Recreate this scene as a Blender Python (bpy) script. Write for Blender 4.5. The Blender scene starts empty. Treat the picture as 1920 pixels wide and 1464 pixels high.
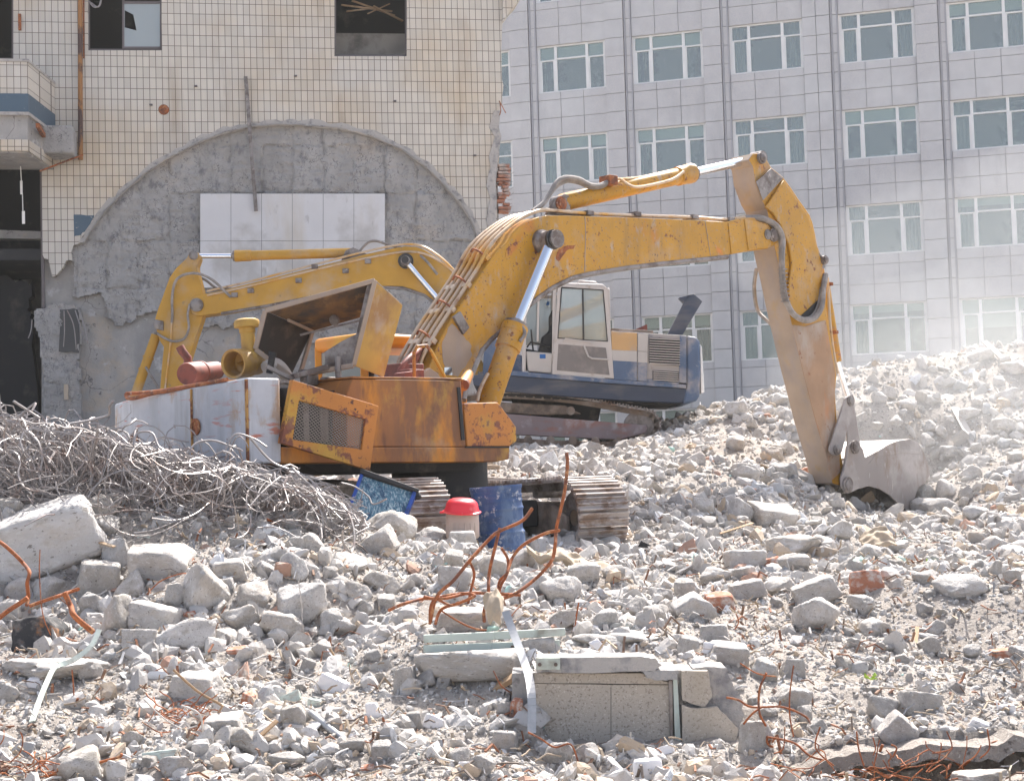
import bpy, math, random
import numpy as np
from mathutils import Vector, Matrix, noise
from mathutils.bvhtree import BVHTree

random.seed(7); np.random.seed(7)
S = bpy.context.scene
COL = S.collection
# ---------------------------------------------------------------- camera
FPX = 2900.0                                  # focal length in photo pixels (1920 wide)
PITCH = math.atan(148 / FPX); ROLL = math.radians(1.7)
EYE = Vector((0, 0, 2.0))
_R0 = Vector((1, 0, 0)); _U0 = Vector((0, -math.sin(PITCH), math.cos(PITCH)))
CF = Vector((0, math.cos(PITCH), math.sin(PITCH)))
CU = _U0 * math.cos(ROLL) + _R0 * math.sin(ROLL)
CR = _R0 * math.cos(ROLL) - _U0 * math.sin(ROLL)
cam_d = bpy.data.cameras.new('camera'); cam = bpy.data.objects.new('camera', cam_d); COL.objects.link(cam)
cam.matrix_world = Matrix(((CR.x, CU.x, -CF.x, EYE.x), (CR.y, CU.y, -CF.y, EYE.y), (CR.z, CU.z, -CF.z, EYE.z), (0, 0, 0, 1)))
cam_d.sensor_width = 36; cam_d.lens = FPX / 1920 * 36; cam_d.clip_end = 1500
S.camera = cam
# ---------------------------------------------------------------- light
SUN_EL = math.radians(50); SUN_AZ = math.radians(20)     # azimuth to the right of straight ahead
W = bpy.data.worlds.new('World'); S.world = W; W.use_nodes = True
nt = W.node_tree; bgn = nt.nodes['Background']
sky = nt.nodes.new('ShaderNodeTexSky'); sky.sky_type = 'NISHITA'; sky.sun_disc = False
sky.sun_elevation = SUN_EL; sky.sun_rotation = SUN_AZ; sky.dust_density = 4.0; sky.air_density = .7; sky.ozone_density = .3
hs = nt.nodes.new('ShaderNodeHueSaturation'); hs.inputs['Saturation'].default_value = .72      # hazy, dusty air
nt.links.new(sky.outputs[0], hs.inputs['Color']); nt.links.new(hs.outputs[0], bgn.inputs[0]); bgn.inputs[1].default_value = 0.15
sd = bpy.data.lights.new('sun', 'SUN'); sd.energy = 4.3; sd.angle = math.radians(0.6); sd.color = (1, .965, .92)
sun = bpy.data.objects.new('sun', sd); COL.objects.link(sun)
_sv = Vector((math.sin(SUN_AZ) * math.cos(SUN_EL), math.cos(SUN_AZ) * math.cos(SUN_EL), math.sin(SUN_EL)))
sun.rotation_euler = _sv.to_track_quat('Z', 'Y').to_euler(); sun.location = (10, 30, 40)
S.view_settings.view_transform = 'Standard'; S.view_settings.look = 'None'
S.view_settings.exposure = 1.27; S.view_settings.gamma = 1
S.render.engine = 'CYCLES'
S.cycles.max_bounces = 6; S.cycles.diffuse_bounces = 3; S.cycles.transparent_max_bounces = 12; S.cycles.volume_bounces = 1
S.cycles.use_denoising = True

# ---------------------------------------------------------------- maths helpers
def ray(px, py): return CF + CR * ((px - 960) / FPX) + CU * ((732 - py) / FPX)
def P(px, py, d):
    v = ray(px, py); return EYE + v * (d / v.y)
def proj(p):
    q = Vector(p) - EYE; z = q.dot(CF); return 960 + FPX * q.dot(CR) / z, 732 - FPX * q.dot(CU) / z
class Frame:
    """Upright plane frame: origin, forward heading; lat is measured along 'side'."""
    def __init__(s, origin, fwd, side):
        s.o = Vector(origin); s.f = Vector(fwd).normalized(); s.s = Vector(side).normalized()
    def on(s, px, py, lat=0.):
        v = ray(px, py); n = s.s; t = ((s.o + n * lat - EYE).dot(n)) / v.dot(n); return EYE + v * t
    def at(s, X, lat, z): return Vector((s.o.x, s.o.y, 0)) + s.f * X + s.s * lat + Vector((0, 0, z))
    def X(s, p): return (Vector(p) - s.o).dot(s.f)

# ---------------------------------------------------------------- materials
def nn(t, kind, **kw):
    n = t.nodes.new('ShaderNode' + kind)
    for k, v in kw.items():
        if k.startswith('i_'):
            key = k[2:]; key = int(key) if key.isdigit() else key.replace('_', ' ')
            n.inputs[key].default_value = v
        else: setattr(n, k, v)
    return n
def c4(c): return (c[0], c[1], c[2], 1)
def mat(name, base, rough=.75, metal=0., layers=(), bump=(), var=0., attr=None, rnd=None, crack=None):
    """layers: (colour, scale, lo, hi, stretch) noise masks; bump: (scale, strength, distance); rnd: colours by object random"""
    m = bpy.data.materials.new(name); m.use_nodes = True; t = m.node_tree; L = t.links
    b = t.nodes['Principled BSDF']; b.inputs['Roughness'].default_value = rough; b.inputs['Metallic'].default_value = metal
    tc = nn(t, 'TexCoord'); src = None
    if attr:
        a = nn(t, 'Attribute', attribute_name=attr); src = a.outputs['Color']
    elif rnd:
        oi = nn(t, 'ObjectInfo'); r = nn(t, 'ValToRGB'); el = r.color_ramp.elements
        for i, c in enumerate(rnd):
            e = el[i] if i < 2 else el.new(.5)
            e.position = i / (len(rnd) - 1) if i < 2 else 0
            e.color = c4(c)
        for i in range(len(rnd)): pass
        while len(el) > len(rnd): el.remove(el[-1])
        for i, c in enumerate(rnd):
            el[i].color = c4(c)
        n_ = len(el)
        for i in range(n_ - 1, -1, -1): el[i].position = i / (n_ - 1)
        for i in range(n_): el[i].color = c4(rnd[i])
        L.new(oi.outputs['Random'], r.inputs[0]); src = r.outputs[0]
    if src is None:
        c = nn(t, 'RGB'); c.outputs[0].default_value = c4(base); src = c.outputs[0]
    for (colr, sc, lo, hi, st) in layers:
        mp = nn(t, 'Mapping'); mp.inputs['Scale'].default_value = st
        L.new(tc.outputs['Object'], mp.inputs[0])
        n = nn(t, 'TexNoise'); n.inputs['Scale'].default_value = sc; n.inputs['Detail'].default_value = 7; n.inputs['Roughness'].default_value = .62
        L.new(mp.outputs[0], n.inputs['Vector'])
        mr = nn(t, 'MapRange'); mr.inputs[1].default_value = lo; mr.inputs[2].default_value = hi
        L.new(n.outputs[0], mr.inputs[0])
        mx = nn(t, 'MixRGB'); L.new(mr.outputs[0], mx.inputs[0]); L.new(src, mx.inputs[1]); mx.inputs[2].default_value = c4(colr)
        src = mx.outputs[0]
    if var:
        n = nn(t, 'TexNoise'); n.inputs['Scale'].default_value = 2.3; n.inputs['Detail'].default_value = 8
        L.new(tc.outputs['Object'], n.inputs['Vector'])
        mr = nn(t, 'MapRange'); mr.inputs[1].default_value = .3; mr.inputs[2].default_value = .7; mr.inputs[3].default_value = 1 - var; mr.inputs[4].default_value = 1 + var
        L.new(n.outputs[0], mr.inputs[0])
        mx = nn(t, 'VectorMath', operation='SCALE'); L.new(src, mx.inputs[0]); L.new(mr.outputs[0], mx.inputs['Scale']); src = mx.outputs[0]
    if crack:
        nz = nn(t, 'TexNoise'); nz.inputs['Scale'].default_value = crack[0] * 1.5; nz.inputs['Detail'].default_value = 4; L.new(tc.outputs['Object'], nz.inputs['Vector'])
        ad = nn(t, 'VectorMath', operation='MULTIPLY_ADD'); L.new(nz.outputs['Color'], ad.inputs[0]); ad.inputs[1].default_value = (crack[3],) * 3; L.new(tc.outputs['Object'], ad.inputs[2])
        vo = nn(t, 'TexVoronoi', feature='DISTANCE_TO_EDGE'); vo.inputs['Scale'].default_value = crack[0]; L.new(ad.outputs[0], vo.inputs['Vector'])
        mr = nn(t, 'MapRange'); mr.inputs[1].default_value = 0; mr.inputs[2].default_value = crack[1]; mr.inputs[3].default_value = 1; mr.inputs[4].default_value = 0; L.new(vo.outputs['Distance'], mr.inputs[0])
        n2 = nn(t, 'TexNoise'); n2.inputs['Scale'].default_value = crack[0] * .7; L.new(tc.outputs['Object'], n2.inputs['Vector'])
        m2 = nn(t, 'MapRange'); m2.inputs[1].default_value = .45; m2.inputs[2].default_value = .55; L.new(n2.outputs[0], m2.inputs[0])
        mu = nn(t, 'Math', operation='MULTIPLY'); L.new(mr.outputs[0], mu.inputs[0]); L.new(m2.outputs[0], mu.inputs[1])
        mx = nn(t, 'MixRGB'); L.new(mu.outputs[0], mx.inputs[0]); L.new(src, mx.inputs[1]); mx.inputs[2].default_value = c4(crack[2]); src = mx.outputs[0]
    L.new(src, b.inputs['Base Color'])
    prev = None
    for (sc, stg, dist) in bump:
        n = nn(t, 'TexNoise'); n.inputs['Scale'].default_value = sc; n.inputs['Detail'].default_value = 6; n.inputs['Roughness'].default_value = .7
        L.new(tc.outputs['Object'], n.inputs['Vector'])
        bp = nn(t, 'Bump'); bp.inputs['Strength'].default_value = stg; bp.inputs['Distance'].default_value = dist
        L.new(n.outputs[0], bp.inputs['Height'])
        if prev: L.new(prev.outputs[0], bp.inputs['Normal'])
        prev = bp
    if prev: L.new(prev.outputs[0], b.inputs['Normal'])
    return m

M = {}
DUST = (.40, .34, .29); RUST = (.20, .065, .022); RUSTO = (.42, .13, .03)
U1 = (1, 1, 1); VS = (1, 1, .25)
M['yellow'] = mat('yellow_paint', (.50, .25, .014), .5, layers=[((.40, .21, .03), 6, .52, .70, (1, 1, .15)), ((.70, .20, .03), 1.3, .66, .74, U1), ((.52, .18, .015), 1.6, .58, .75, U1), (DUST, 1.1, .53, .88, U1), (DUST, 7, .58, .75, (1, 1, .5)), (RUST, 9, .62, .66, U1), ((.12, .06, .04), 26, .62, .66, U1), ((.30, .22, .16), 40, .60, .66, (.15, 1, 1))], bump=[(30, .15, .01)], var=.1)
M['yellow_far'] = mat('faded_yellow_paint', (.50, .27, .03), .6, layers=[(DUST, 1.3, .50, .85, U1), ((.30, .20, .09), 9, .62, .72, U1)], bump=[(30, .15, .01)], var=.12)
M['rustydust'] = mat('rusty_dusted_steel', (.38, .235, .14), .8, layers=[((.42, .34, .275), 1.6, .46, .62, (1, 1, .5)), ((.48, .22, .10), 3.2, .55, .68, (1, 1, .4)), ((.28, .13, .07), 9, .62, .70, U1)], bump=[(40, .2, .01)], var=.12)
M['dusty'] = mat('dust_caked_paint', (.37, .285, .215), .85, layers=[((.42, .26, .08), 2.5, .60, .85, U1), ((.33, .27, .23), 5, .45, .65, VS)], bump=[(40, .2, .01)], var=.12)
M['litter'] = mat('litter_bits', (.3, .3, .3), .9, attr='tint')
M['orange'] = mat('rusted_orange_paint', (.34, .13, .03), .6, layers=[((.20, .085, .035), 1.0, .42, .58, VS), ((.50, .27, .04), 1.7, .56, .68, (1, 1, .6)), ((.56, .21, .015), 2.1, .52, .66, (1, 1, .35)), ((.13, .05, .025), 5, .58, .72, VS), ((.33, .25, .17), 1.3, .58, .8, U1)], bump=[(35, .2, .01)], var=.14)
M['orange_peel'] = mat('peeling_orange_paint', (.50, .19, .035), .6, layers=[((.50, .28, .04), 1.5, .5, .58, U1), ((.20, .065, .035), 6, .54, .60, U1), ((.10, .04, .03), 17, .60, .66, U1), ((.35, .22, .12), 3, .6, .8, U1)], bump=[(40, .25, .01)], var=.1)
M['cab_orange'] = mat('cab_orange_paint', (.66, .24, .015), .45, layers=[((.66, .34, .02), 1.5, .45, .65, U1)], var=.08)
M['hood'] = mat('hood_yellow_paint', (.45, .27, .05), .6, layers=[((.28, .15, .05), 1.5, .48, .66, U1), ((.12, .06, .04), 4, .58, .70, VS), (DUST, 2.5, .55, .8, U1)], bump=[(30, .2, .01)], var=.12)
M['hood_in'] = mat('shaded_brown_paint', (.17, .10, .045), .8, layers=[((.05, .045, .045), 2.2, .45, .6, U1), ((.33, .2, .08), 3.5, .55, .7, U1)], bump=[(30, .2, .01)], var=.15)  # inside of the hood, its shade put into the brown
M['cw'] = mat('chalky_white_paint', (.50, .51, .54), .6, layers=[((.36, .36, .37), 5, .48, .66, (1, 1, .12)), ((.50, .18, .12), 8, .60, .65, (.25, .25, 1.6)), ((.40, .27, .17), 3.1, .57, .66, (1, 1, .5)), ((.50, .17, .12), 4.5, .64, .70, (.6, .6, 1)), ((.34, .22, .12), 2.3, .60, .72, VS), ((.36, .38, .42), 1.2, .45, .7, U1), ((.22, .10, .04), 9, .69, .74, U1)], bump=[(30, .15, .01)], var=.08)
M['rustline'] = mat('rust_streak', (.45, .25, .08), .85, layers=[((.17, .06, .03), 8, .5, .58, U1)], bump=[(40, .3, .01)])
M['rust'] = mat('red_rust', (.33, .105, .035), .85, layers=[((.16, .06, .035), 9, .46, .6, U1), ((.45, .22, .10), 17, .56, .66, U1), ((.42, .37, .33), 6, .62, .7, U1)], bump=[(60, .3, .004)])
M['rustpipe'] = mat('red_oxide_steel', (.23, .065, .045), .6, layers=[((.15, .05, .04), 6, .5, .6, U1)], bump=[(40, .2, .01)])
M['steel'] = mat('worn_grey_steel', (.26, .235, .22), .5, .3, layers=[((.13, .10, .085), 5, .45, .6, U1), ((.42, .36, .32), 9, .6, .7, U1)], bump=[(40, .2, .01)], var=.1)
M['shoe'] = mat('track_shoe_steel', (.40, .35, .32), .55, .25, layers=[((.20, .13, .09), 4, .48, .62, (1, 1, 2)), ((.55, .50, .48), 7, .58, .7, U1)], bump=[(40, .2, .01)], var=.12)
M['frame'] = mat('track_frame_steel', (.27, .20, .15), .75, layers=[((.13, .10, .08), 3, .45, .6, U1), (DUST, 2, .5, .7, U1)], bump=[(30, .25, .01)], var=.1)
M['black'] = mat('black_grimy_steel', (.025, .024, .024), .7, layers=[((.09, .075, .06), 3, .55, .7, U1)], bump=[(30, .2, .01)])
M['rubber'] = mat('hose_rubber', (.21, .19, .175), .7, layers=[((.36, .32, .29), 5, .45, .65, U1)], bump=[(60, .2, .004)])
M['tube'] = mat('dusty_steel_tube', (.55, .43, .31), .4, .35, layers=[((.60, .33, .08), 2, .5, .65, U1), ((.30, .17, .10), 5, .58, .7, U1)], bump=[(60, .1, .004)])
M['chrome'] = mat('chromed_rod', (.80, .83, .88), .13, 1.)
M['grille_mesh'] = mat('grille_wire', (.26, .23, .20), .5, .4)
M['bucket'] = mat('scoured_bucket_steel', (.31, .275, .255), .6, .15, layers=[((.44, .40, .38), 1.5, .45, .62, U1), ((.27, .21, .17), 4, .55, .7, (1, 1, .4)), ((.52, .47, .44), 16, .64, .7, (1, 1, .2))], bump=[(30, .2, .01)], var=.08)
M['grease'] = mat('black_grease', (.03, .027, .025), .35)
M['bluepaint'] = mat('scuffed_blue_paint', (.085, .13, .215), .55, layers=[((.30, .28, .28), 2.2, .46, .64, U1), ((.35, .35, .38), 8, .66, .72, U1)], bump=[(30, .1, .01)], var=.12)
M['bodyorange'] = mat('faded_orange_panel', (.55, .33, .14), .6, var=.06, layers=[(DUST, 3, .55, .8, U1)])
M['bodywhite'] = mat('faded_cream_panel', (.50, .46, .42), .6, var=.06, layers=[((.3, .2, .14), 5, .6, .75, VS)])
M['bodyside'] = mat('dark_oily_blue_paint', (.035, .05, .085), .4, layers=[((.12, .12, .13), 3, .5, .7, (.3, 1, 1))], var=.1)
M['cream'] = mat('cream_cab_paint', (.54, .49, .45), .5, layers=[((.35, .27, .2), 4, .6, .75, U1)], var=.06)
M['doorpanel'] = mat('dusty_door_panel', (.21, .185, .17), .75, layers=[((.30, .26, .23), 4, .5, .7, U1)], var=.1)
M['brownred'] = mat('rust_scoured_frame', (.26, .20, .20), .7, layers=[((.30, .15, .12), 3, .5, .62, (.4, 1, 1)), ((.40, .36, .35), 3, .55, .7, U1)], var=.1)
M['conc'] = mat('chunk_concrete', (.5, .5, .5), .95, rnd=[(.48, .45, .42), (.56, .52, .48), (.60, .57, .54), (.51, .46, .40), (.55, .505, .475)],
    layers=[((.61, .58, .55), 2.3, .45, .62, U1), ((.26, .23, .20), 20, .60, .66, U1), ((.42, .375, .32), 4.5, .54, .70, U1), ((.66, .64, .61), 11, .56, .64, U1), ((.44, .36, .27), 1.4, .58, .76, U1)], bump=[(8, 1., .022), (26, 1., .012)], var=.12)
M['rubble'] = mat('rubble_pieces', (.5, .5, .5), .95, attr='tint', layers=[((.24, .215, .19), 34, .60, .68, U1), ((.40, .36, .32), 7, .54, .66, U1)], bump=[(30, .5, .02)], var=.1)
M['soil'] = mat('fine_grey_rubble_dust', (.38, .335, .295), 1., layers=[((.48, .435, .39), 1.2, .45, .65, U1), ((.28, .245, .215), 4, .52, .66, U1), ((.17, .15, .135), 24, .57, .65, U1), ((.60, .57, .53), 33, .60, .66, U1)], bump=[(8, .6, .1), (45, .9, .03)], var=.12)  # dust, its colour deepened to carry shade in gaps between stones
M['brick'] = mat('red_brick', (.40, .17, .10), .9, layers=[((.52, .45, .40), 3, .46, .62, U1), ((.30, .11, .07), 9, .55, .66, U1)], bump=[(30, .4, .01)], var=.1)
M['tilew'] = mat('white_tile_shard', (.74, .72, .72), .4, layers=[((.5, .44, .38), 5, .6, .75, U1)], bump=[(30, .1, .004)])
M['plaster'] = mat('tan_plaster', (.55, .45, .34), .95, layers=[((.65, .6, .54), 5, .5, .65, U1)], bump=[(20, .4, .02)])
M['cloth'] = mat('tan_cloth', (.42, .34, .25), .95, layers=[((.38, .31, .24), 6, .5, .65, U1)], bump=[(25, .4, .02)])
M['wood'] = mat('splintered_wood', (.36, .24, .14), .9, layers=[((.50, .38, .26), 8, .5, .65, (.2, 1, 1))], bump=[(30, .4, .01)])
M['mint'] = mat('pale_green_strip', (.50, .56, .50), .6, layers=[((.30, .30, .25), 5, .56, .7, U1), (DUST, 2, .5, .75, U1)], bump=[(40, .2, .006)])
M['granite'] = mat('speckled_granite', (.46, .405, .34), .65, layers=[((.27, .23, .19), 60, .55, .62, U1), ((.60, .56, .5), 75, .58, .64, U1), ((.36, .30, .22), 1.3, .5, .75, VS)], bump=[(70, .15, .003)], var=.06)
M['blue'] = mat('scraped_blue_drum', (.028, .075, .20), .5, layers=[((.36, .38, .42), 13, .57, .62, U1), ((.36, .38, .40), 4, .62, .66, U1), ((.10, .16, .27), 5, .5, .62, (1, 1, .4)), ((.03, .06, .14), 5, .58, .7, U1)], bump=[(20, .2, .02)], var=.1)
M['redplastic'] = mat('red_plastic', (.75, .03, .045), .35, layers=[((.80, .35, .33), 5, .60, .75, U1)])
M['jug'] = mat('dirty_pink_plastic', (.55, .44, .37), .55, layers=[((.38, .27, .2), 5, .55, .75, U1)], var=.05)
M['core'] = mat('radiator_core', (.10, .21, .28), .6, .1, layers=[((.42, .52, .55), 16, .50, .60, (4, 4, .6)), ((.03, .08, .15), 6, .50, .62, (4, 4, .8))], bump=[(70, .6, .01)])
M['bodygrey'] = mat('dusty_grey_housing', (.42, .38, .35), .7, layers=[((.30, .18, .13), 4, .58, .68, U1), ((.12, .15, .22), 2, .56, .7, U1)], var=.1)
M['frameblue'] = mat('radiator_blue_paint', (.02, .07, .32), .45, layers=[((.03, .04, .06), 4, .5, .65, U1)])
M['wire'] = mat('dull_steel_wire', (.31, .285, .275), .5, .25, layers=[((.28, .20, .17), 4, .52, .68, U1), ((.55, .53, .55), 6, .6, .7, U1)])
M['greybar'] = mat('galvanised_strip', (.36, .37, .38), .5, .3, layers=[((.5, .5, .5), 5, .5, .65, U1)])
M['leaf'] = mat('green_leaf', (.35, .50, .06), .6)
M['bluecloth'] = mat('blue_rag', (.02, .12, .35), .8)
M['char'] = mat('charred_block', (.05, .05, .052), .9, layers=[((.30, .14, .06), 3, .56, .64, U1), ((.16, .15, .14), 5, .5, .65, U1)], bump=[(20, .5, .02)])
M['roughconc'] = mat('keyed_mortar', (.45, .435, .42), .95, layers=[((.48, .465, .45), 2.2, .45, .6, U1), ((.27, .265, .275), 5, .54, .68, (1, 1, .6)), ((.48, .43, .38), 1.1, .56, .74, U1), ((.20, .20, .21), 14, .62, .70, U1)], bump=[(7, .9, .08), (22, .9, .04)], var=.12, crack=(3.2, .03, (.16, .155, .16), .8))
M['smoothconc'] = mat('stained_concrete_wall', (.42, .40, .38), .9, layers=[((.33, .32, .31), .9, .45, .6, VS), ((.50, .43, .35), 1.3, .55, .7, U1), ((.55, .54, .53), 3, .6, .68, U1), ((.18, .17, .17), 7, .62, .7, U1)], bump=[(9, .6, .06), (30, .6, .02)], var=.12, crack=(1.1, .012, (.17, .16, .16), .7))
M['edgeconc'] = mat('pale_mortar_edge', (.48, .45, .42), .95, layers=[((.28, .27, .27), 6, .5, .65, U1)], bump=[(14, .8, .05)])
M['paneltile'] = mat('white_panel', (.66, .65, .65), .5, layers=[((.58, .53, .46), .9, .48, .68, VS), ((.42, .40, .38), 5, .62, .72, (1, 1, .3)), ((.5, .48, .46), .45, .52, .62, U1)], var=.03)
M['joint'] = mat('dark_joint', (.10, .10, .10), .95)
M['navy'] = mat('navy_tile', (.07, .115, .16), .5, layers=[((.3, .3, .3), 6, .62, .7, U1)])
M['interior'] = mat('dark_room', (.035, .036, .04), .95, layers=[((.10, .09, .08), 1.5, .55, .7, U1)])  # near-black colour holds the shade of the unlit rooms
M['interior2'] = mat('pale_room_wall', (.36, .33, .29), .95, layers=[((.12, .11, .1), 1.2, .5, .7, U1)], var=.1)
M['rustydown'] = mat('rusted_downpipe', (.33, .16, .06), .85, layers=[((.10, .06, .05), 1.2, .48, .54, (1, 1, .8))], bump=[(30, .3, .01)])
M['darkalu'] = mat('bronze_window_frame', (.13, .11, .11), .5)
M['whiteframe'] = mat('white_pvc_frame', (.84, .83, .80), .45, var=.03)
M['blind'] = mat('pale_blind', (.74, .78, .73), .9, var=.05)
M['curtain'] = mat('grey_curtain', (.38, .40, .38), .95, layers=[((.26, .28, .28), 4, .45, .6, (3, 3, .1))])
M['room'] = mat('office_room', (.34, .36, .33), .95, layers=[((.08, .10, .10), .9, .48, .54, U1), ((.55, .55, .50), 1.7, .58, .62, (1, 1, .4))])
M['panelstone'] = mat('lilac_grey_stone', (.60, .58, .565), .75, layers=[((.54, .53, .535), 28, .45, .6, U1), ((.62, .61, .60), .35, .45, .6, U1), ((.50, .49, .49), 1.1, .58, .75, (1, 1, .2))], var=.04)
M['groove'] = mat('grey_groove', (.44, .43, .45), .8)
M['clutter'] = mat('sill_clutter', (.55, .56, .55), .8)

def brickwall(name, base, mortar, sx, sz, rot, tint):
    """stack-bond tile, laid out along the facade direction"""
    m = bpy.data.materials.new(name); m.use_nodes = True; t = m.node_tree; L = t.links; b = t.nodes['Principled BSDF']; b.inputs['Roughness'].default_value = .45
    tc = nn(t, 'TexCoord'); mp = nn(t, 'Mapping', vector_type='POINT'); mp.inputs['Rotation'].default_value = (0, 0, -rot)
    L.new(tc.outputs['Object'], mp.inputs[0])
    sp = nn(t, 'SeparateXYZ'); L.new(mp.outputs[0], sp.inputs[0]); cb = nn(t, 'CombineXYZ')
    L.new(sp.outputs['X'], cb.inputs[0]); L.new(sp.outputs['Z'], cb.inputs[1])
    bk = nn(t, 'TexBrick', offset=0., squash=1.); bk.inputs['Scale'].default_value = 1
    bk.inputs['Brick Width'].default_value = sx; bk.inputs['Row Height'].default_value = sz
    bk.inputs['Mortar Size'].default_value = .0065; bk.inputs['Mortar Smooth'].default_value = 0; bk.inputs['Bias'].default_value = 0
    bk.inputs['Color1'].default_value = c4(base); bk.inputs['Color2'].default_value = c4([x * .86 for x in base]); bk.inputs['Mortar'].default_value = c4(mortar)
    L.new(cb.outputs[0], bk.inputs['Vector'])
    src = bk.outputs['Color']
    for (colr, sc, lo, hi, st, f) in tint:
        m2 = nn(t, 'Mapping'); m2.inputs['Scale'].default_value = st; L.new(tc.outputs['Object'], m2.inputs[0])
        n = nn(t, 'TexNoise'); n.inputs['Scale'].default_value = sc; n.inputs['Detail'].default_value = 7; L.new(m2.outputs[0], n.inputs['Vector'])
        mr = nn(t, 'MapRange'); mr.inputs[1].default_value = lo; mr.inputs[2].default_value = hi; mr.inputs[4].default_value = f; L.new(n.outputs[0], mr.inputs[0])
        mx = nn(t, 'MixRGB', blend_type='MULTIPLY'); L.new(mr.outputs[0], mx.inputs[0]); L.new(src, mx.inputs[1]); mx.inputs[2].default_value = c4(colr); src = mx.outputs[0]
    L.new(src, b.inputs['Base Color'])
    bp = nn(t, 'Bump'); bp.inputs['Strength'].default_value = .6; bp.inputs['Distance'].default_value = .01
    L.new(bk.outputs['Fac'], bp.inputs['Height']); bp.invert = True; L.new(bp.outputs[0], b.inputs['Normal'])
    return m
def glassmat(name, tint, refl=.25, thru=.5):
    m = bpy.data.materials.new(name); m.use_nodes = True; t = m.node_tree; L = t.links; t.nodes.remove(t.nodes['Principled BSDF'])
    out = [n for n in t.nodes if n.type == 'OUTPUT_MATERIAL'][0]
    tr = nn(t, 'BsdfTransparent'); tr.inputs[0].default_value = c4(tint)
    gl = nn(t, 'BsdfGlossy'); gl.inputs['Roughness'].default_value = .03
    df = nn(t, 'BsdfDiffuse'); df.inputs[0].default_value = (.60, .65, .61, 1)
    fr = nn(t, 'Fresnel'); fr.inputs[0].default_value = 1.5
    mr = nn(t, 'MapRange'); mr.inputs[3].default_value = refl * .5; mr.inputs[4].default_value = 1; L.new(fr.outputs[0], mr.inputs[0])
    m1 = nn(t, 'MixShader'); m1.inputs[0].default_value = 1 - thru; L.new(tr.outputs[0], m1.inputs[1]); L.new(df.outputs[0], m1.inputs[2])
    m2 = nn(t, 'MixShader'); L.new(mr.outputs[0], m2.inputs[0]); L.new(m1.outputs[0], m2.inputs[1]); L.new(gl.outputs[0], m2.inputs[2])
    L.new(m2.outputs[0], out.inputs[0]); return m
M['glass'] = glassmat('office_window_glass', (.86, .93, .89), .14, .80)
M['glass_dusty'] = glassmat('dusty_glass', (.75, .78, .78), .2, .55)
M['glass_cab'] = glassmat('cab_glass', (.90, .94, .94), .08, .62)

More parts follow.
